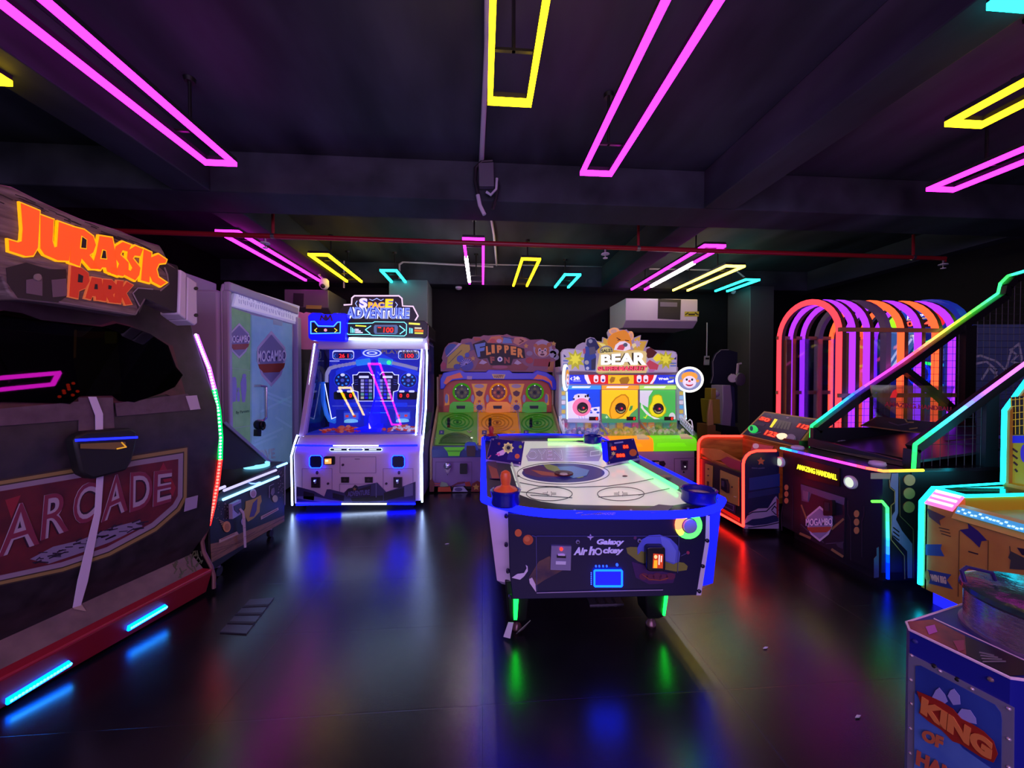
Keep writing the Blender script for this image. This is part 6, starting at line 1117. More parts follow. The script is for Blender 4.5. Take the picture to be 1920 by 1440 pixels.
led.tube([TF_.at(sp[0], .006), (TX-.01, YFa, z0f+.0)], .011, RDL, 8).to('red_led_edge', t)
MB().box(TX+.05, 5.15, YN+.04, YFa-.02, .06, .3, DRK).box(3.26, 5.15, YN+.02, YFa+.02, .3, .95, mat('16131c', .4)).to('cabinet', t)
for x in (TX+.1, 3.1, 5.0):
    for y in (YN+.1, YFa-.1): MB().cyl((x, y, 0), (x, y, .07), .03, .025, DRK, 12).to('foot', t)
# console
cLL, cLR, cUL = ony(1389, 815, YFa), ony(1499, 840, YN+.01), ony(1433, 770, YFa)
CN = face3(tuple(cLL), tuple(cLR), tuple(cUL)).z(1290, 750, 5.333)
q = [(525, 345), (762, 112), (1310, 190), (1092, 478)]
cs = MB().art(CN, q, mat('a8863a', .4), -.06, .06).art(CN, [(552, 343), (770, 128), (1278, 203), (1082, 460)], mat('14143a', .3), .0, .006); co = cs.to('console', t)
MB().prism([cLL+Vector((.1, 0, -.05)), cLR+Vector((.1, .03, -.05)), cLR+Vector((.25, .03, .1)), cLL+Vector((.25, 0, .1))], (.0, 0, -.15), DRK).to('console_stand', t)
for q, st, tq in (([(728, 165), (845, 190), (815, 232), (700, 205)], '50', None), ([(1110, 235), (1240, 262), (1205, 308), (1080, 280)], '112', None), ([(785, 300), (915, 330), (885, 388), (752, 355)], '123', None)):
    d_ = MB().art(CN, q, mat('7a0804', .4, 0, .5), .006, .003).text(CN, st, [(q[3][0]+14, q[3][1]-6), (q[2][0]-12, q[2][1]-6), (q[1][0]-12, q[1][1]+6), (q[0][0]+14, q[0][1]+6)], lamp(4, .12, .06, False), .01, .002, .03); d_.to('red_display', co)
k_ = MB()
for i in range(6): x = 820+i*34; k_.art(CN, [(x, 275+i*5), (x+22, 280+i*5), (x+80-i*6, 200+i*6), (x+52-i*6, 192+i*6)], mat('e8d830', .4, 0, 1.0) if i == 0 else mat('5a5a52', .4, 0, .2), .006, .003)
k_.to('light_bar_fan', co)
for (cx, cy, rx, ry, m_) in ((658, 300, 46, 36, mat('20c050', .3, 0, .9)), (952, 374, 56, 28, mat('f0e0b0', .3, 0, 1.0)), (1040, 388, 46, 32, mat('8a8098', .35))): MB().art(CN, ell(cx, cy, rx, ry), m_, .006, .02).to('console_button', co)
bt = MB()
bt.line(CN, [(620, 335), (660, 345), (730, 325)], 6, mat('7a7aa0', .4), .006).art(CN, ell(648, 300, 16, 24), mat('0a6a6a', .3), .027, .003).art(CN, ell(1000, 183, 14, 8), mat('a8a0b0', .4), .006, .004).line(CN, [(790, 157), (830, 160)], 9, mat('3a3a6a', .4), .006).art(CN, [(680, 225), (780, 245), (760, 270), (660, 248)], mat('3a2a4a', .4), .006, .003).art(CN, [(1160, 205), (1260, 215), (1240, 240), (1140, 225)], mat('3a2a4a', .4), .006, .003)
bt.to('console_print', co)
# arches
PK, PU, GY, OG = lamp(2.4, .09, .13), lamp(.62, .05, 2.2), mat('6a5a78', .45), lamp(2.2, .19, .055)
DKA = mat('4a2c22', .45)
def arch(x, m):
    yc, hw = 4.12, .435
    def path(k): return [(yc-hw+k, .93), (yc-hw+k, 2.07)]+[(yc-(hw-k)*math.cos(math.pi*i/18), 2.07+(.42-k)*math.sin(math.pi*i/18)) for i in range(1, 18)]+[(yc+hw-k, 2.07), (yc+hw-k, .93)]
    P, Q = path(0), path(.062); o = MB()
    for i in range(len(P)-1):
        o.prism([(x, *P[i]), (x, *P[i+1]), (x, *Q[i+1]), (x, *Q[i])], (.045, 0, 0), DKA if m is not GY else GY)
        o.prism([(x, *P[i]), (x, *P[i+1]), (x, *Q[i+1]), (x, *Q[i])], (-.012, 0, 0), m)
    return o
cxs = [(1576, PK, 'pink lit arch'), (1601, PU, 'purple lit arch'), (1628, PU, 'purple lit arch'), (1660, GY, 'unlit grey arch'), (1692, OG, 'orange lit arch'), (1724, PU, 'purple lit arch'), (1757, OG, 'orange lit arch'), (1788, PU, 'purple lit arch')]
for px, m, lb in cxs:
    x = ony(px, 700, YN).x; part_label(arch(x, m).to('arch', t), lb); xl = x
x0 = ony(1576, 700, YN).x
x_2 = x0+.06
for y in (YN+.03, YFa-.03): part_label(MB().tube([(x_2, y, .93), (x_2, y, 2.07)], .03, mat('6a4a2a', .4), sq=True).to('arch_post', t), 'brown inner post')
BRB = mat('7a4434', .4, 0, .12)
for y in (YN-.006, YFa+.03):
    for z in (1.42, 2.1): MB().box(x0-.03, xl+.04, y-.012, y+.012, z-.022, z+.022, BRB).to('crossbar', t)
for y in (YN+.085, YFa-.085): MB().box(x0, xl, y-.004, y+.004, .95, 2.08, glass('f0f0ff', .06, .06, .93)).to('clear_side', t)
xe = xl+.13
ep = MB().prism([(xe, YN, .93), (xe, YN, 2.07)]+[(xe, (YN+YFa)/2-.40*math.cos(math.pi*k/14), 2.07+.44*math.sin(math.pi*k/14)) for k in range(1, 14)]+[(xe, YFa, 2.07), (xe, YFa, .93)], (.1, 0, 0), mat('1a2a9a', .4, 0, .6)); eo = ep.to('end_wall', t)
EF = Face((xe, 4.4, 2), (-1, 0, 0)).z(1410, 540, 4.571); a = MB()
a.art(EF, [(1270, 180), (1400, 160), (1540, 180), (1640, 200), (1640, 330), (1180, 330), (1200, 240)], mat('1a3aa8', .4, 0, 1.02), .002, .003).art(EF, [(1560, 170), (1640, 180), (1690, 260), (1640, 320), (1560, 240)], mat('d02028', .4, 0, 1.36), .005, .003).art(EF, ell(1225, 290, 42, 55), mat('90d018', .4, 0, 1.53), .006, .004).text(EF, 'jackpot', [(1330, 270), (1540, 240), (1530, 205), (1330, 232)], mat('e8e0e8', .4, 0, 1.53), .006, .002, .02)
a.art(EF, [(1320, 285), (1560, 265), (1560, 335), (1320, 335)], mat('3a0608', .4), .006, .003).text(EF, '04 4', [(1330, 330), (1545, 325), (1545, 272), (1330, 288)], lamp(4, .15, .1, False), .01, .002, .02).line(EF, [(1335, 275), (1550, 250)], 6, mat('e0a020', .4, 0, 1.53), .007)
a.art(EF, [(1180, 380), (1420, 370), (1400, 480), (1250, 700), (1180, 700)], mat('4a7ab8', .4, 0, 1.02), .002, .003)
for L, m_ in (([(1200, 690), (1370, 440)], 'd8e0f0'), ([(1185, 640), (1330, 420)], 'c8d8f0'), ([(1390, 410), (1400, 470)], 'e8f0ff')): a.line(EF, L, 18, mat(m_, .4, 0, 1.36), .006)
a.line(EF, [(1475, 480), (1560, 445)], 26, lamp(.05, 3, .3, False), .006).line(EF, [(1470, 640), (1560, 655)], 24, lamp(.05, 3, .3, False), .006).line(EF, ell(1440, 740, 90, 90, 20), 24, lamp(.02, .06, 2.4, False), .006, closed=True).line(EF, [(1475, 910), (1550, 890)], 14, lamp(1.5, .1, 3, False), .006).line(EF, [(1395, 540), (1410, 510)], 18, lamp(.1, 2, .8, False), .006)
a.line(EF, [(1765, 655), (1835, 655)], 26, lamp(.1, 2, 2.6, False), .003).line(EF, [(1760, 838), (1825, 838)], 22, lamp(.1, 2, 2.6, False), .003).line(EF, [(1760, 900), (1820, 900)], 28, lamp(1.8, 2, .2, False), .003).line(EF, ell(1775, 750, 20, 40, 14), 18, lamp(.02, .05, 2.4, False), .003, closed=True).art(EF, [(1765, 380), (1835, 370), (1835, 620), (1765, 620)], mat('7aa0e0', .4, 0, 1.19), .002, .003)
a.to('target_print', eo)
MB().box(x0-.05, xl+.1, YN+.02, YFa-.02, .94, .96, mat('8a3a6a', .35)).box(x0+.1, x0+.5, YN+.1, YFa-.1, .96, .985, mat('a83a70', .3)).to('lane', t)

# ================= handball machine =================
t = thing('handball_game', 'black caged handball machine with rainbow lit edges and yellow lettered sign', 'arcade machine', (3.9, 3.4, 0))
HX, YS, YT = 3.03, 2.71, 3.655; BB = mat('101014', .4)
FHx = Face((HX, 3.4, .5), (-1, 0, 0)).z(1440, 700, 3.6); FHy = Face((3.3, YS, .5), (0, -1, 0)).z(1440, 700, 3.6)
cb = [(HX, YT), (HX, YS+.09), (HX+.03, YS+.0), (HX+.34, YS), (5.4, YS), (5.4, YT)]
MB().prism([(x, y, .1) for x, y in cb], (0, 0, .78), BB).prism([(x+(.08 if x < 4 else 0), y+(.06 if y < 3.3 else -.06), 0) for x, y in cb], (0, 0, .11), BLK).to('cabinet', t)
MB().prism([(x-.02 if x < 4 else x, y-(.02 if y < 3.2 else 0), .88) for x, y in cb], (0, 0, .025), mat('16121a', .2)).to('counter', t)
rb = [(.1, 2.6, 3), (.03, .1, 4), (1.2, .1, 4), (3, .1, 2.4), (4, .15, .2), (3.6, 1.4, .1), (2.2, 3, .1)]
ct = [Vector((HX-.025, YT, .893)), Vector((HX-.025, YS+.08, .893)), Vector((HX+.01, YS-.022, .893)), Vector((HX+.34, YS-.022, .893))]
MB().led(ct, rb, .011, .07).to('counter_led', t)
s_ = MB().art(FHx, [(190, 565), (490, 640), (490, 765), (190, 690)], mat('15160a', .3), .0, .012); so = s_.to('lit_sign', t)
MB().text(FHx, 'AMAZING HANDBALL', [(205, 645), (475, 722), (475, 684), (205, 612)], lamp(3, 2.6, .05), .013, .004, .02).to('sign_lettering', so)
for (cx, cy, rx, ry, lit) in ((90, 598, 26, 38, .7), (565, 735, 41, 50, .9)):
    r = (FHx.at((cx-rx, cy))-FHx.at((cx+rx, cy))).length/2; c = FHx.at((cx, cy), 0)
    b = MB().lathe(c, [(r, 0), (r, .02), (r*.8, .028), (r*.76, .016), (r*.5, .016)], mat('b8c8c8', .3), 24, (-1, 0, 0)).lathe(c, [(r*.76, .016), (r*.7, .022), (r*.2, .026)], lamp(lit*.9, lit, lit*.85, False), 20, (-1, 0, 0)); b.to('round_button', t)
G_ = mat('8a7240', .4); LN = mat('4a4658', .4)
dp = MB().art(FHx, [(228, 745), (525, 838), (515, 1238), (222, 1090)], mat('1c1826', .4), .0, .008); dpo = dp.to('access_door', t)
a = MB().art(FHx, [(228, 748), (525, 840), (520, 890), (300, 810), (280, 870), (235, 860)], mat('54506a', .4), .009, .002).art(FHx, [(245, 790), (285, 800), (280, 860), (250, 850)], mat('6a6478', .4), .012, .006)
shield(a, FHx, 272, 895, 445, 1135, .012)
a.line(FHx, [(232, 890), (270, 990)], 9, G_, .009).line(FHx, [(440, 1050), (515, 985)], 14, G_, .009).line(FHx, [(440, 1190), (510, 1235)], 16, G_, .009).line(FHx, [(225, 1082), (290, 1110)], 16, G_, .009).line(FHx, [(230, 1020), (300, 1085), (380, 1140)], 6, LN, .009).line(FHx, [(400, 1150), (515, 1140)], 6, LN, .009).art(FHx, [(460, 1140), (515, 1140), (514, 1185), (480, 1170)], mat('3a3648', .4), .01, .002)
a.to('door_print', dpo)
MB().art(FHx, rbox(402, 855, 465, 960, 10), BLK, .012, .03).art(FHx, [(412, 870), (445, 875), (445, 930), (412, 925)], mat('2a2a34', .3), .042, .003).to('card_reader', dpo)
a = MB()
for cx, cy in ((126, 770), (126, 815), (126, 860), (600, 948), (600, 1004), (600, 1060)): a.art(FHx, ell(cx, cy, 17 if cx > 300 else 13, 24 if cx > 300 else 19), mat('a88048', .4), .001, .004)
for L in ([(540, 860), (540, 950), (560, 990), (560, 1260)], [(650, 900), (650, 960), (635, 1000), (635, 1240)], [(165, 760), (170, 880), (165, 1050)], [(100, 900), (90, 960), (95, 1060)]): a.line(FHx, L, 6, mat('24222e', .4), .001)
a.to('front_print', t)
a = MB(); SL = mat('6a6a8a', .4)
a.art(FHy, [(690, 672), (828, 672), (820, 712), (690, 712)], mat('8a7a5a', .4), .001, .003)
for cx, cy, c in ((952, 720, 'b09a60'), (950, 810, '9a9050'), (948, 902, '8a7a40')): a.art(FHy, ell(cx, cy, 38, 38), mat(c, .4), .001, .004)
a.art(FHy, [(832, 675), (876, 672), (874, 940), (860, 985), (900, 1060), (970, 1150), (970, 1380), (940, 1380), (938, 1200), (840, 1100), (830, 1060), (835, 960), (855, 930), (855, 790), (820, 760)], SL, .001, .003)
for k in range(3): a.line(FHy, [(842, 1040+k*28), (878, 1068+k*28)], 8, BLK, .005)
a.line(FHy, [(815, 720), (818, 770), (850, 795), (850, 870), (825, 890), (825, 1120), (915, 1230), (918, 1385)], 5, G_, .005).line(FHy, [(882, 700), (885, 960), (975, 1050), (978, 1380)], 4, mat('5a5030', .4), .005).art(FHy, [(712, 1250), (730, 1230), (730, 1180), (745, 1170), (745, 1375), (712, 1380)], mat('34344a', .4), .001, .003)
a.to('side_print', t)
MB().led([FHy.at(p, .006) for p in ((697, 863), (765, 863), (800, 905), (803, 1120), (803, 1385))], [(.3, 3, .1), (.1, 3, .4), (.1, 2.6, 1), (.05, .8, 2.6), (.02, .06, 4), (.02, .05, 4)], .011, .06).to('side_led', t)
# cage
def cage(nm, Y, pts, cols, ext):
    F_ = Face((4, Y, 1.5), (0, -1, 0)); P = [F_.at(p) for p in pts]; sg = 1 if Y < 3 else -1.2
    fr = MB()
    for a_, b_ in zip(P, P[1:]): fr.tube([a_+Vector((.02, .03*sg, -.03)), b_+Vector((.02, .03*sg, -.03))], .035, BB, sq=True)
    o = fr.to(nm, t); MB().led([p+Vector((-.005, -.01, .012)) for p in P], cols, .014, .07).to('rainbow_led', o); return F_, P, o
rbw = [(.05, 3.4, .2), (.05, 2.8, .6), (.05, 1.4, 2.4), (.1, .2, 3.6), (1.6, .1, 3), (2.6, .12, 1.4), (3.2, .25, .4), (2.6, 1.2, .2), (1.2, 3, .1), (.2, 3.4, .2), (.1, 3.2, .8), (.1, 3.0, .2), (.1, 2.8, 2.6)]
Ff, Pf, of = cage('far_cage_frame', YT, [(1519, 842), (1521, 800), (1600, 740), (1690, 680), (1780, 615), (1870, 552), (1874, 534), (1888, 520), (1925, 509)], rbw, 0)
Fn, Pn, on_ = cage('near_cage_frame', YS, [(1711, 884), (1714, 836), (1780, 787), (1840, 742), (1925, 680)], [(.05, 3.4, .2), (.05, 3, .5), (.1, 1.6, 1.8), (.5, .3, 3), (1.6, .3, 2.6), (2.2, .4, 2)], 0)
pm = MB(); xA = Ff.at((1802, 700)).x
pm.box(xA-.06, xA+.06, YT-.08, YT-.01, .9, Ff.at((1802, 612)).z, BB).tube([Ff.at(p)+Vector((0, -.04, 0)) for p in ((1690, 695), (1745, 738), (1830, 815))], .03, BB, sq=True).to('far_post', of)
xB = Fn.at((1860, 800)).x
MB().box(xB-.05, xB+.06, YS+.0, YS+.06, .9, Fn.at((1860, 735)).z, mat('14262e', .4)).to('near_post', on_)
def net(F_, P0, y, name, par):
    n_ = MB(); W = mat('26262e', .5); zt_ = lambda x: next((a_.z+(b_.z-a_.z)*(x-a_.x)/(b_.x-a_.x) for a_, b_ in zip(P0[1:], P0[2:]) if a_.x <= x <= b_.x and b_.x-a_.x > .02), None)
    x = P0[1].x+.05
    while x < P0[-1].x:
        z = zt_(x)
        if z: n_.tube([(x, y, .91), (x, y, z-.04)], .0022, W, 4)
        x += .07
    z = .97; zmax = P0[-1].z
    while z < zmax:
        xs = next((a_.x+(b_.x-a_.x)*(z-a_.z)/(b_.z-a_.z) for a_, b_ in zip(P0[1:], P0[2:]) if a_.z <= z <= b_.z and b_.z-a_.z > .01), None)
        if xs: n_.tube([(xs, y, z-.03), (P0[-1].x, y, z-.03)], .0022, W, 4)
        z += .07
    n_.to(name, par)
net(Ff, Pf, YT-.035, 'net', of); net(Fn, Pn, YS+.03, 'net', on_)
MB().prism([(3.28, YS+.05, .91), (3.28, YT-.02, .91), (3.28, YT-.02, 1.0), (3.32, YS+.05, .94)], (.04, 0, 0), BB).box(3.3, 5.3, YT-.06, YT-.02, .9, 1.1, mat('12101c', .4)).to('inner_wall', t)
iw = Face((4, YT-.06, 1), (0, -1, 0)).z(1440, 700, 3.6)
MB().line(iw, ell(505, 500, 62, 46, 20), 8, mat('8a8496', .4), .001, closed=True).art(iw, ell(505, 500, 58, 42), mat('3a3648', .4), .001, .003).line(iw, [(455, 470), (505, 500), (555, 470)], 7, mat('8a8496', .4), .005).line(iw, [(505, 500), (490, 545)], 7, mat('8a8496', .4), .005).line(iw, [(330, 490), (400, 510), (440, 545)], 8, mat('8a8496', .4), .001).line(iw, [(360, 540), (420, 550)], 8, mat('8a8496', .4), .001).to('ball_print', t)
dk_ = MB().prism([(3.42, YS+.06, .93), (3.42, YT-.08, .93), (5.3, YT-.08, 1.15), (5.3, YS+.06, 1.15)], (0, 0, .02), textured('dark_deck', '17121c', '2c2330', 5, .25, .35)); dk_.to('deck', t)
GD = Face((4.25, 3.4, 1.3), (-1, 0, 0)).z(1440, 700, 3.6); gx = 3.62
g0, g1 = onx(1632, 728, 3.75), onx(1690, 800, 3.75)
GDf = Face((3.85, 3.2, 1.4), (-1, 0, 0)).z(1440, 700, 3.6)
gq = [(690, 78), (1262, 85), (1180, 330), (730, 290)]
gb = MB().art(GDf, gq, glass('e0e0f0', .16, .08, .8), 0, .008); go = gb.to('clear_guard', t)
MB().text(GDf, 'AMAZING HANDBALL', [(795, 222), (1260, 258), (1260, 228), (795, 190)], mat('8a1028', .4, 0, .12), .009, .003, .015).art(GDf, [(830, 165), (850, 120), (868, 108), (880, 135), (870, 165)], mat('d01818', .4, 0, .5), .009, .003).to('guard_lettering', go)
bx_ = MB().art(GDf, [(630, 352), (740, 290), (1180, 335), (1130, 415), (900, 390)], mat('1c161c', .35), -.02, .02).line(GDf, [(630, 352), (900, 388), (1130, 412)], 8, mat('7a5a34', .4), .002).line(GDf, [(630, 352), (745, 288)], 6, mat('7a5a34', .4), .002).line(GDf, [(930, 310), (945, 330), (985, 330)], 8, mat('8a7440', .4), .004).line(GDf, [(960, 375), (1010, 368)], 8, mat('8a7440', .4), .004).line(GDf, [(820, 330), (880, 350), (950, 340)], 6, mat('4a3a50', .4), .003); bx_.to('score_shelf', t)
for px, py in ((200, 512), (738, 622)):
    c = onz(1440+px/3.6, 700+py/3.6, .905); tag(MB().lathe(c, [(.001, 0), (.05, 0), (.056, .012), (.05, .03), (.03, .036), (.001, .036)], mat('b8a8c8', .4), 18).to('ball_pad'), 'pale rounded pad on the %s corner of the handball counter' % ('far' if px < 400 else 'near'), 'pad')
MB().line(GDf, [(1030, 545), (1110, 520), (1230, 505)], 10, mat('5a4630', .4), -.3).line(GDf, [(900, 470), (1200, 440)], 8, mat('5a4630', .4), -.3).to('deck_edge', t)
MB().tube([(4.2, YS+.1, 1.12), (4.35, YS+.1, 1.12)], .014, STEEL, 8).to('bolt', t)

# ================= yellow ticket machine =================
t = thing('ticket_machine', 'yellow ticket machine with thick cyan lit edges at the right border', 'arcade machine', (3.6, 2.2, 0))
YXF, YY = 3.16, 2.52; XV = ony(1882, 840, 2.52).x; ZV = ony(1881, 770, 2.52).z; PV = ony(1925, 713, 2.52)
YP = textured('yellow_print', 'a87424', 'b98a30', 7, .4, .5); CYL = lamp(.04, 5.0, 7.0)
FY = Face((YXF, 2.4, .5), (-1, 0, 0)).z(1660, 840, 4.235); YD = Face((3.5, YY, .8), (0, -1, 0)).z(1660, 840, 4.235)
MB().prism([(YXF, y, z) for y, z in ((YY-.02, .09), (YY-.02, .70), (1.2, .70), (1.2, .09))], (1.0, 0, 0), YP).box(YXF+.03, YXF+1.0, 1.3, YY-.05, 0, .1, mat('1014e0', .4, 0, 3.0, True)).to('lower_cabinet', t)
MB().prism([(YXF, YY, .09), (YXF, YY, .71), (YXF+.09, YY, .80), (XV, YY, .81), (XV, YY, ZV), (PV.x, YY, PV.z), (4.6, YY, PV.z+.3), (4.6, YY, .09)], (0, -.03, 0), YP).to('side_panel', t)
sl = MB().prism([(YXF-.005, YY-.02, .70), (YXF+.09, YY-.02, .80), (YXF+.09, YY-.18, .80), (YXF-.005, YY-.18, .70)], (-.008, 0, .008), mat('ff7ac0', .4, 0, .95)); slo = sl.to('pink_light_panel', t)
for k in range(3): MB().prism([(YXF+.008+k*.028, YY-.03, .722+k*.03), (YXF+.02+k*.028, YY-.03, .735+k*.03), (YXF+.02+k*.028, YY-.17, .735+k*.03), (YXF+.008+k*.028, YY-.17, .722+k*.03)], (-.008, 0, .008), lamp(3, 1.4, 2.2, False)).to('light_stripe', slo)
MB().box(YXF+.09, 3.88, YY-.18, YY-.03, .68, .80, mat('c89a20', .4)).to('arm_rest', t); MB().box(YXF+.10, 3.87, YY-.175, YY-.035, .803, .815, glass('d8e8c8', .2, .08, .5)).to('arm_glass', t)
el = MB(); ed = [(YXF-.01, YY, .11), (YXF-.01, YY, .71), (YXF+.085, YY, .81)]
el.tube(ed, .014, CYL, 8).tube([ed[-1], (YXF+.085, YY-.185, .805), (3.88, YY-.185, .805), (3.88, YY-.04, .805)], .011, CYL, 8).tube([(XV, YY, .84), (XV, YY, ZV), (PV.x, YY, PV.z), (4.6, YY, PV.z+.3)], .014, CYL, 8).tube([ed[-1], (3.8, YY, .83)], .008, CYL, 6).to('cyan_led_edge', t)
MB().prism([(YXF-.02, YY-.185, .66), (YXF+.02, YY-.185, .74), (YXF+.06, YY-.185, .75), (YXF+.06, YY-.185, .62)], (0, -1.35, 0), mat('c8a040', .4)).prism([(YXF+.06, YY-.185, .6), (3.85, YY-.185, .6), (3.85, YY-.185, .62), (YXF+.06, YY-.185, .62)], (0, -1.35, 0), mat('c89a18', .4)).to('front_tray', t)
MB().box(XV-.02, XV+.04, 1.2, YY-.03, .6, .84, mat('c89a18', .4)).box(XV+.03, 4.5, 1.2, YY-.03, .84, 1.45, mat('a8b030', .4, 0, .15)).to('back_board', t)
yk = MB().prism([(YXF-.022, YY-.21, .70), (YXF+.0, YY-.21, .742), (YXF+.0, 1.5, .742), (YXF-.022, 1.5, .70)], (-.006, 0, .004), mat('3a98c8', .4, 0, .7)); yko = yk.to('blue_lit_strip', t)
random.seed(8); r_ = MB()
for k in range(70): y = YY-.22-k*.0175; f = random.uniform(.1, .8); r_.prism([(YXF-.028+f*.016, y, .706+f*.03), (YXF-.022+f*.016, y, .716+f*.03), (YXF-.022+f*.016, y-.011, .716+f*.03), (YXF-.028+f*.016, y-.011, .706+f*.03)], (-.004, 0, .002), mat('c8f0ff', .4, 0, .9))
r_.to('strip_pattern', yko)
a = MB(); TB1, TB2, TB3 = mat('2a4a8a', .4), mat('2a1a5a', .4), mat('3a3a2a', .4)
a.art(FY, [(335, 480), (480, 545), (430, 575), (440, 615), (350, 545)], mat('4a3038', .4), .001, .003)
for k in range(3): a.line(FY, [(430+k*9, 632+k*24), (508+k*6, 650+k*26)], 6, mat('2a1c14', .4), .001)
a.art(FY, [(325, 765), (450, 765), (440, 800), (470, 860), (325, 850)], TB1, .001, .003).art(FY, [(330, 965), (525, 1005), (490, 1050), (540, 1122), (350, 1075), (365, 1030)], mat('2a3a78', .4), .001, .003).text(FY, 'WIN BIG', [(368, 1052), (492, 1082), (486, 1022), (362, 1000)], mat('c8b898', .4), .005, .002, .06)
a.art(FY, [(595, 650), (665, 640), (660, 600), (740, 660), (810, 735), (765, 740), (750, 790), (690, 730), (640, 690)], TB2, .001, .003).art(FY, [(980, 870), (1000, 820), (1101, 870), (1150, 900), (1150, 970), (990, 960), (1000, 890)], TB3, .001, .003).art(FY, [(1050, 790), (1150, 810), (1150, 860), (1090, 850)], mat('24181c', .4), .001, .003).line(FY, [(990, 780), (1000, 870)], 4, TB3, .001)
a.line(FY, [(590, 660), (580, 1180)], 4, mat('5a3a14', .4), .001).line(FY, [(820, 740), (815, 1040)], 4, mat('5a3a14', .4), .001).line(FY, [(590, 655), (820, 735)], 3, mat('5a3a14', .4), .001).line(FY, [(665, 822), (735, 842)], 10, mat('2a1a14', .4), .001)
a.art(FY, ell(338, 1010, 16, 40), mat('90a040', .4), .006, .002); a.to('front_print', t)
a = MB(); BBF = Face((XV+.03, 2.4, 1.2), (-1, 0, 0)).z(1620, 500, 3.6)
a.art(BBF, [(985, 1140), (1120, 1140), (1120, 1190), (985, 1190)], mat('1a20c0', .4, 0, .6), .002, .004)
for i in range(4): a.line(BBF, [(1000+i*8, 1225+i*48), (1035, 1250+i*44)], 12, mat('3a2a3a', .4), .002)
a.art(BBF, ell(1085, 1260, 24, 60), mat('3a2ac0', .4, 0, .4), .002, .004)
for k in range(5): a.line(BBF, [(995, 900+k*45), (1090, 890+k*45)], 4, mat('c8b030', .4, 0, .3), .006)
for k in range(4): a.line(BBF, [(1000+k*28, 880), (1000+k*28, 1130)], 4, mat('c8b030', .4, 0, .3), .006)
a.art(BBF, [(990, 880), (1100, 870), (1100, 1135), (990, 1135)], mat('14141a', .4), .002, .002); a.to('board_print', t)

# ================= hammer strength machine (front right corner) =================
t = thing('hammer_machine', 'blue hammer strength machine with round silver pad in the near right corner', 'arcade machine', (1.85, 1.2, 0))
ZK = .65; c1, c2, c3 = onz(1700, 1166, ZK), onz(1706, 1180, ZK), onz(1894, 1270, ZK)
ax = (c3-c2).normalized(); bx = Vector((-ax.y, ax.x, 0)); bx = bx if bx.x > 0 else -bx
top = [c1, c2, c3, c3+ax*.03+bx*.05, c3+ax*.03+bx*.58, c1-ax*.0+bx*.62]
KB = mat('161a7e', .35)
MB().prism([p-Vector((0, 0, ZK-.02)) for p in top], (0, 0, ZK-.02), KB).to('body', t)
edge_m = mat('d8b8d0', .35)
MB().tube([p+Vector((0, 0, -.002)) for p in top], .005, edge_m, 6, closed=True).to('edge_trim', t)
KT = Face((0, 0, ZK), (0, 0, 1)).z(1660, 1060, 3.79)
a = MB().art(KT, [(160, 405), (340, 390), (565, 505), (575, 640), (180, 455)], textured('top_print', '5a2a30', '9a4a40', 12, .25, .35), .001, .002).art(KT, [(565, 505), (985, 680), (985, 785), (890, 790), (575, 640)], mat('141218', .3), .001, .002).art(KT, [(285, 445), (350, 430), (370, 480), (310, 500)], mat('b050b0', .3), .004, .001).art(KT, [(480, 545), (560, 540), (560, 610), (520, 620)], mat('8a3050', .3), .004, .001)
for k in range(4): a.line(KT, [(670+k*8, 628+k*22), (770+k*28, 650+k*14)], 8, mat('6a6068', .3), .004)
a.line(KT, [(345, 387), (600, 505), (985, 682)], 5, edge_m, .004, .002); a.to('top_print', t)
FK = face3(tuple(c2), tuple(c3), (c2.x, c2.y, 0)).z(1660, 1060, 3.79)
fk = MB().art(FK, [(172, 622), (920, 1010), (915, 1700), (160, 1700)], mat('8a86a8', .3, .5), .001, .006); fko = fk.to('poster_frame', t)
pw = [(225, 712), (262, 708), (790, 985), (830, 1040), (838, 1090), (832, 1700), (218, 1700)]
a = MB().art(FK, pw, textured('poster_sky', '1c2c7a', '2c4496', 6, .3, .4), .008, .002).art(FK, [(222, 900), (300, 990), (440, 1130), (560, 1290), (700, 1390), (832, 1480), (832, 1700), (218, 1700)], textured('poster_low', '3a58a8', '5070b4', 8, .3, .4), .0105, .002)
for q in ([(350, 930), (375, 880), (400, 862), (440, 910), (460, 960), (420, 990)], [(460, 920), (480, 880), (505, 870), (545, 920), (550, 980), (500, 985)], [(530, 1050), (560, 1010), (620, 1020), (660, 1080), (665, 1120), (580, 1100)]): a.art(FK, q, mat('8a86c0', .4), .013, .002)
RK = mat('8a2018', .4); OK_ = mat('c8703a', .4)
a.art(FK, [(245, 885), (330, 920), (420, 960), (500, 1010), (560, 1080), (640, 1120), (720, 1170), (790, 1240), (820, 1330), (790, 1390), (700, 1350), (620, 1300), (560, 1260), (500, 1240), (420, 1160), (330, 1100), (260, 1040), (275, 980)], RK, .0155, .003)
a.text(FK, 'KING', [(275, 1035), (775, 1375), (790, 1245), (285, 920)], OK_, .019, .004, .06)
a.text(FK, 'OF', [(280, 1225), (430, 1300), (440, 1210), (290, 1150)], mat('b05a3a', .4), .019, .003, .06).text(FK, 'HAMMER', [(240, 1400), (780, 1700), (790, 1590), (250, 1300)], mat('b0503a', .4), .019, .003, .06)
a.to('poster', fko)
b = MB()
for x, y in ((195, 638), (398, 748), (625, 875), (885, 1015), (190, 810), (195, 980), (188, 1155), (185, 1330), (885, 1230), (885, 1430)): b.lathe(FK.at((x, y), .006), [(.006, 0), (.005, .004), (.002, .006)], mat('c8b0c0', .25, .7), 10, tuple(FK.n))
b.to('bolt', fko)
b = MB()
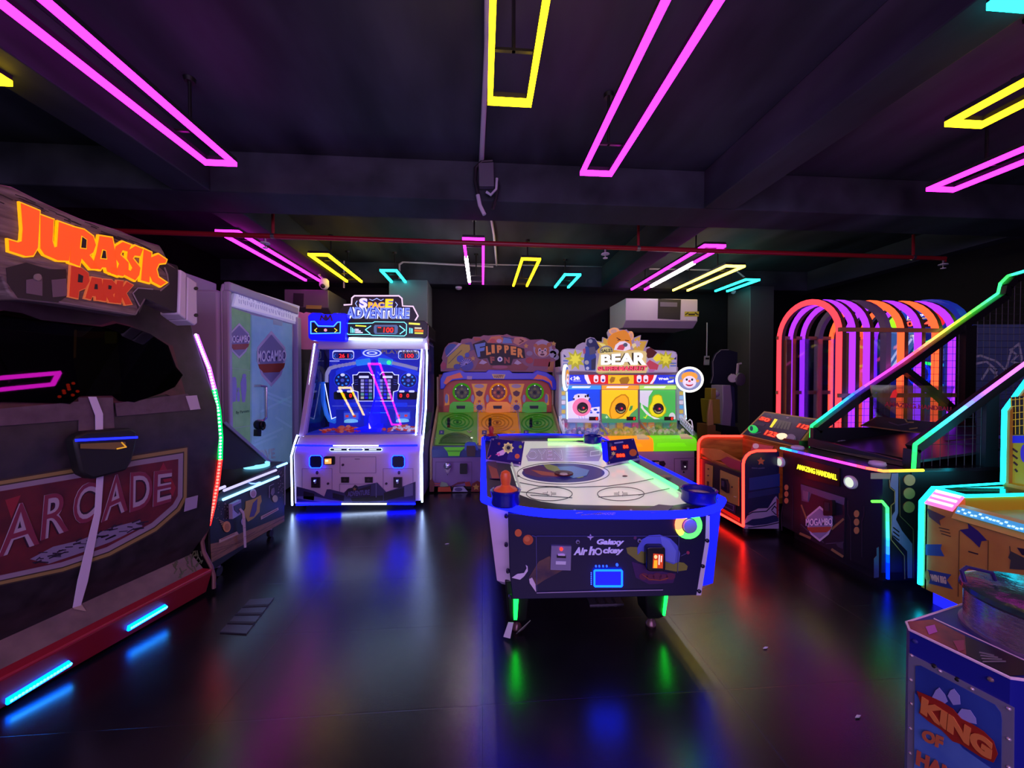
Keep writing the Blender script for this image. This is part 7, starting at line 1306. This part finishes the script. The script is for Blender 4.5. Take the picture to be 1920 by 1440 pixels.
for x, y, m_ in ((350, 715, BLK), (515, 810, BLK), (750, 810, mat('a08080', .3, .7)), (215, 540, mat('2a2a70', .4))): b.lathe(FK.at((x, y), .001), [(.008, 0), (.006, .006), (.002, .008)], m_, 10, tuple(FK.n))
b.to('screw', t)
kc = onz(1966, 1208, ZK); kr = .2
BRU = textured('brushed_metal', '8a7a98', 'b8a8bc', 40, .22, .32, .05, (1, 1, 12)); BRU.node_tree.nodes['Principled BSDF'].inputs['Metallic'].default_value = .8
MB().lathe(kc, [(kr, 0), (kr, .135)], BRU, 40).lathe(kc, [(kr+.012, 0), (kr+.012, .012), (kr, .014)], mat('6a5a88', .3, .6), 40).to('silver_drum', t)
PADM = textured('dark_pad', '1d2a2c', '2f4444', 14, .12, .25, .25); po = MB().lathe(kc+Vector((0, 0, .135)), [(kr+.004, 0), (kr+.012, .01), (kr+.01, .026), (kr-.01, .034), (.001, .036)], PADM, 40).to('strike_pad', t)
hp = [ony(x, y, kc.y+.1) for x, y in ((1809, 1090), (1803, 1070), (1813, 1063), (1860, 1074), (1866, 1088))]
MB().tube(hp, .006, mat('2a1e5a', .35), 8).to('handle', t)

# ================= things at the back right =================
t = thing('boxing_machine', 'grey pedestal punch machine with round pale pad and dark rounded back board', 'arcade machine', (5.15, 6.9, 0))
F = Face((5, 6.6, 1.2), (0, -1, 0)).z(1280, 560, 5.54)
MB().art(F, [(415, 898), (500, 898), (520, 1100), (500, 1330), (405, 1320), (418, 1100)], mat('8a8094', .45), -.35, .35).to('pedestal', t, bevel=.01)
MB().art(F, [(505, 900), (545, 920), (555, 1340), (505, 1330)], mat('2a3050', .4), -.34, .32).art(F, [(400, 1310), (560, 1330), (600, 1440), (600, 1738), (400, 1738)], DRK, -.34, .36).to('column', t)
MB().art(F, [(445, 880), (470, 800), (465, 640), (500, 560), (560, 510), (620, 505), (740, 540), (740, 1320), (560, 1320), (540, 900)], mat('191b30', .4), -.5, .05).line(F, [(445, 880), (468, 800), (465, 640), (500, 560), (560, 512), (640, 512)], 7, mat('7a7a80', .4), -.44).to('back_board', t)
MB().lathe(F.at((568, 838), .02), [(.09, 0), (.12, .03), (.11, .06), (.05, .07)], mat('5a5460', .45), 24, (.3, -1, 0)).lathe(F.at((520, 828), .0), [(.07, 0), (.08, .04), (.07, .08)], mat('9a92a0', .45), 20, (-.7, -1, 0)).art(F, [(498, 780), (520, 780), (520, 870), (498, 860)], mat('8a828e', .45), .0, .05).to('punch_pad', t)
MB().line(F, [(675, 668), (645, 675), (635, 780), (655, 782)], 14, mat('b0aab8', .4), -.2, .03).to('handle', t)
t = thing('kiddie_machine', 'small yellow machine with round white knob beside the grey pedestal', 'arcade machine', (4.55, 6.6, 0))
F = Face((4.6, 6.3, 1.0), (0, -1, 0)).z(1280, 560, 5.54)
MB().art(F, [(285, 1045), (388, 1045), (395, 1300), (310, 1300), (295, 1180)], mat('8a7a1c', .4), -.3, .3).art(F, [(275, 1050), (300, 1050), (315, 1310), (250, 1320), (255, 1200)], mat('a8824a', .45), -.02, .05).to('post', t, bevel=.01)
MB().art(F, [(250, 1310), (335, 1310), (335, 1370), (390, 1385), (390, 1784), (250, 1784)], mat('7a5526', .45), -.3, .32).to('base', t)
MB().art(F, [(298, 930), (348, 930), (348, 1045), (295, 1045)], mat('8a7a1c', .4), -.2, .2).to('head', t, bevel=.01); MB().sph(F.at((368, 990), -.06), .06, mat('8a8490', .4), 10).to('knob', t)
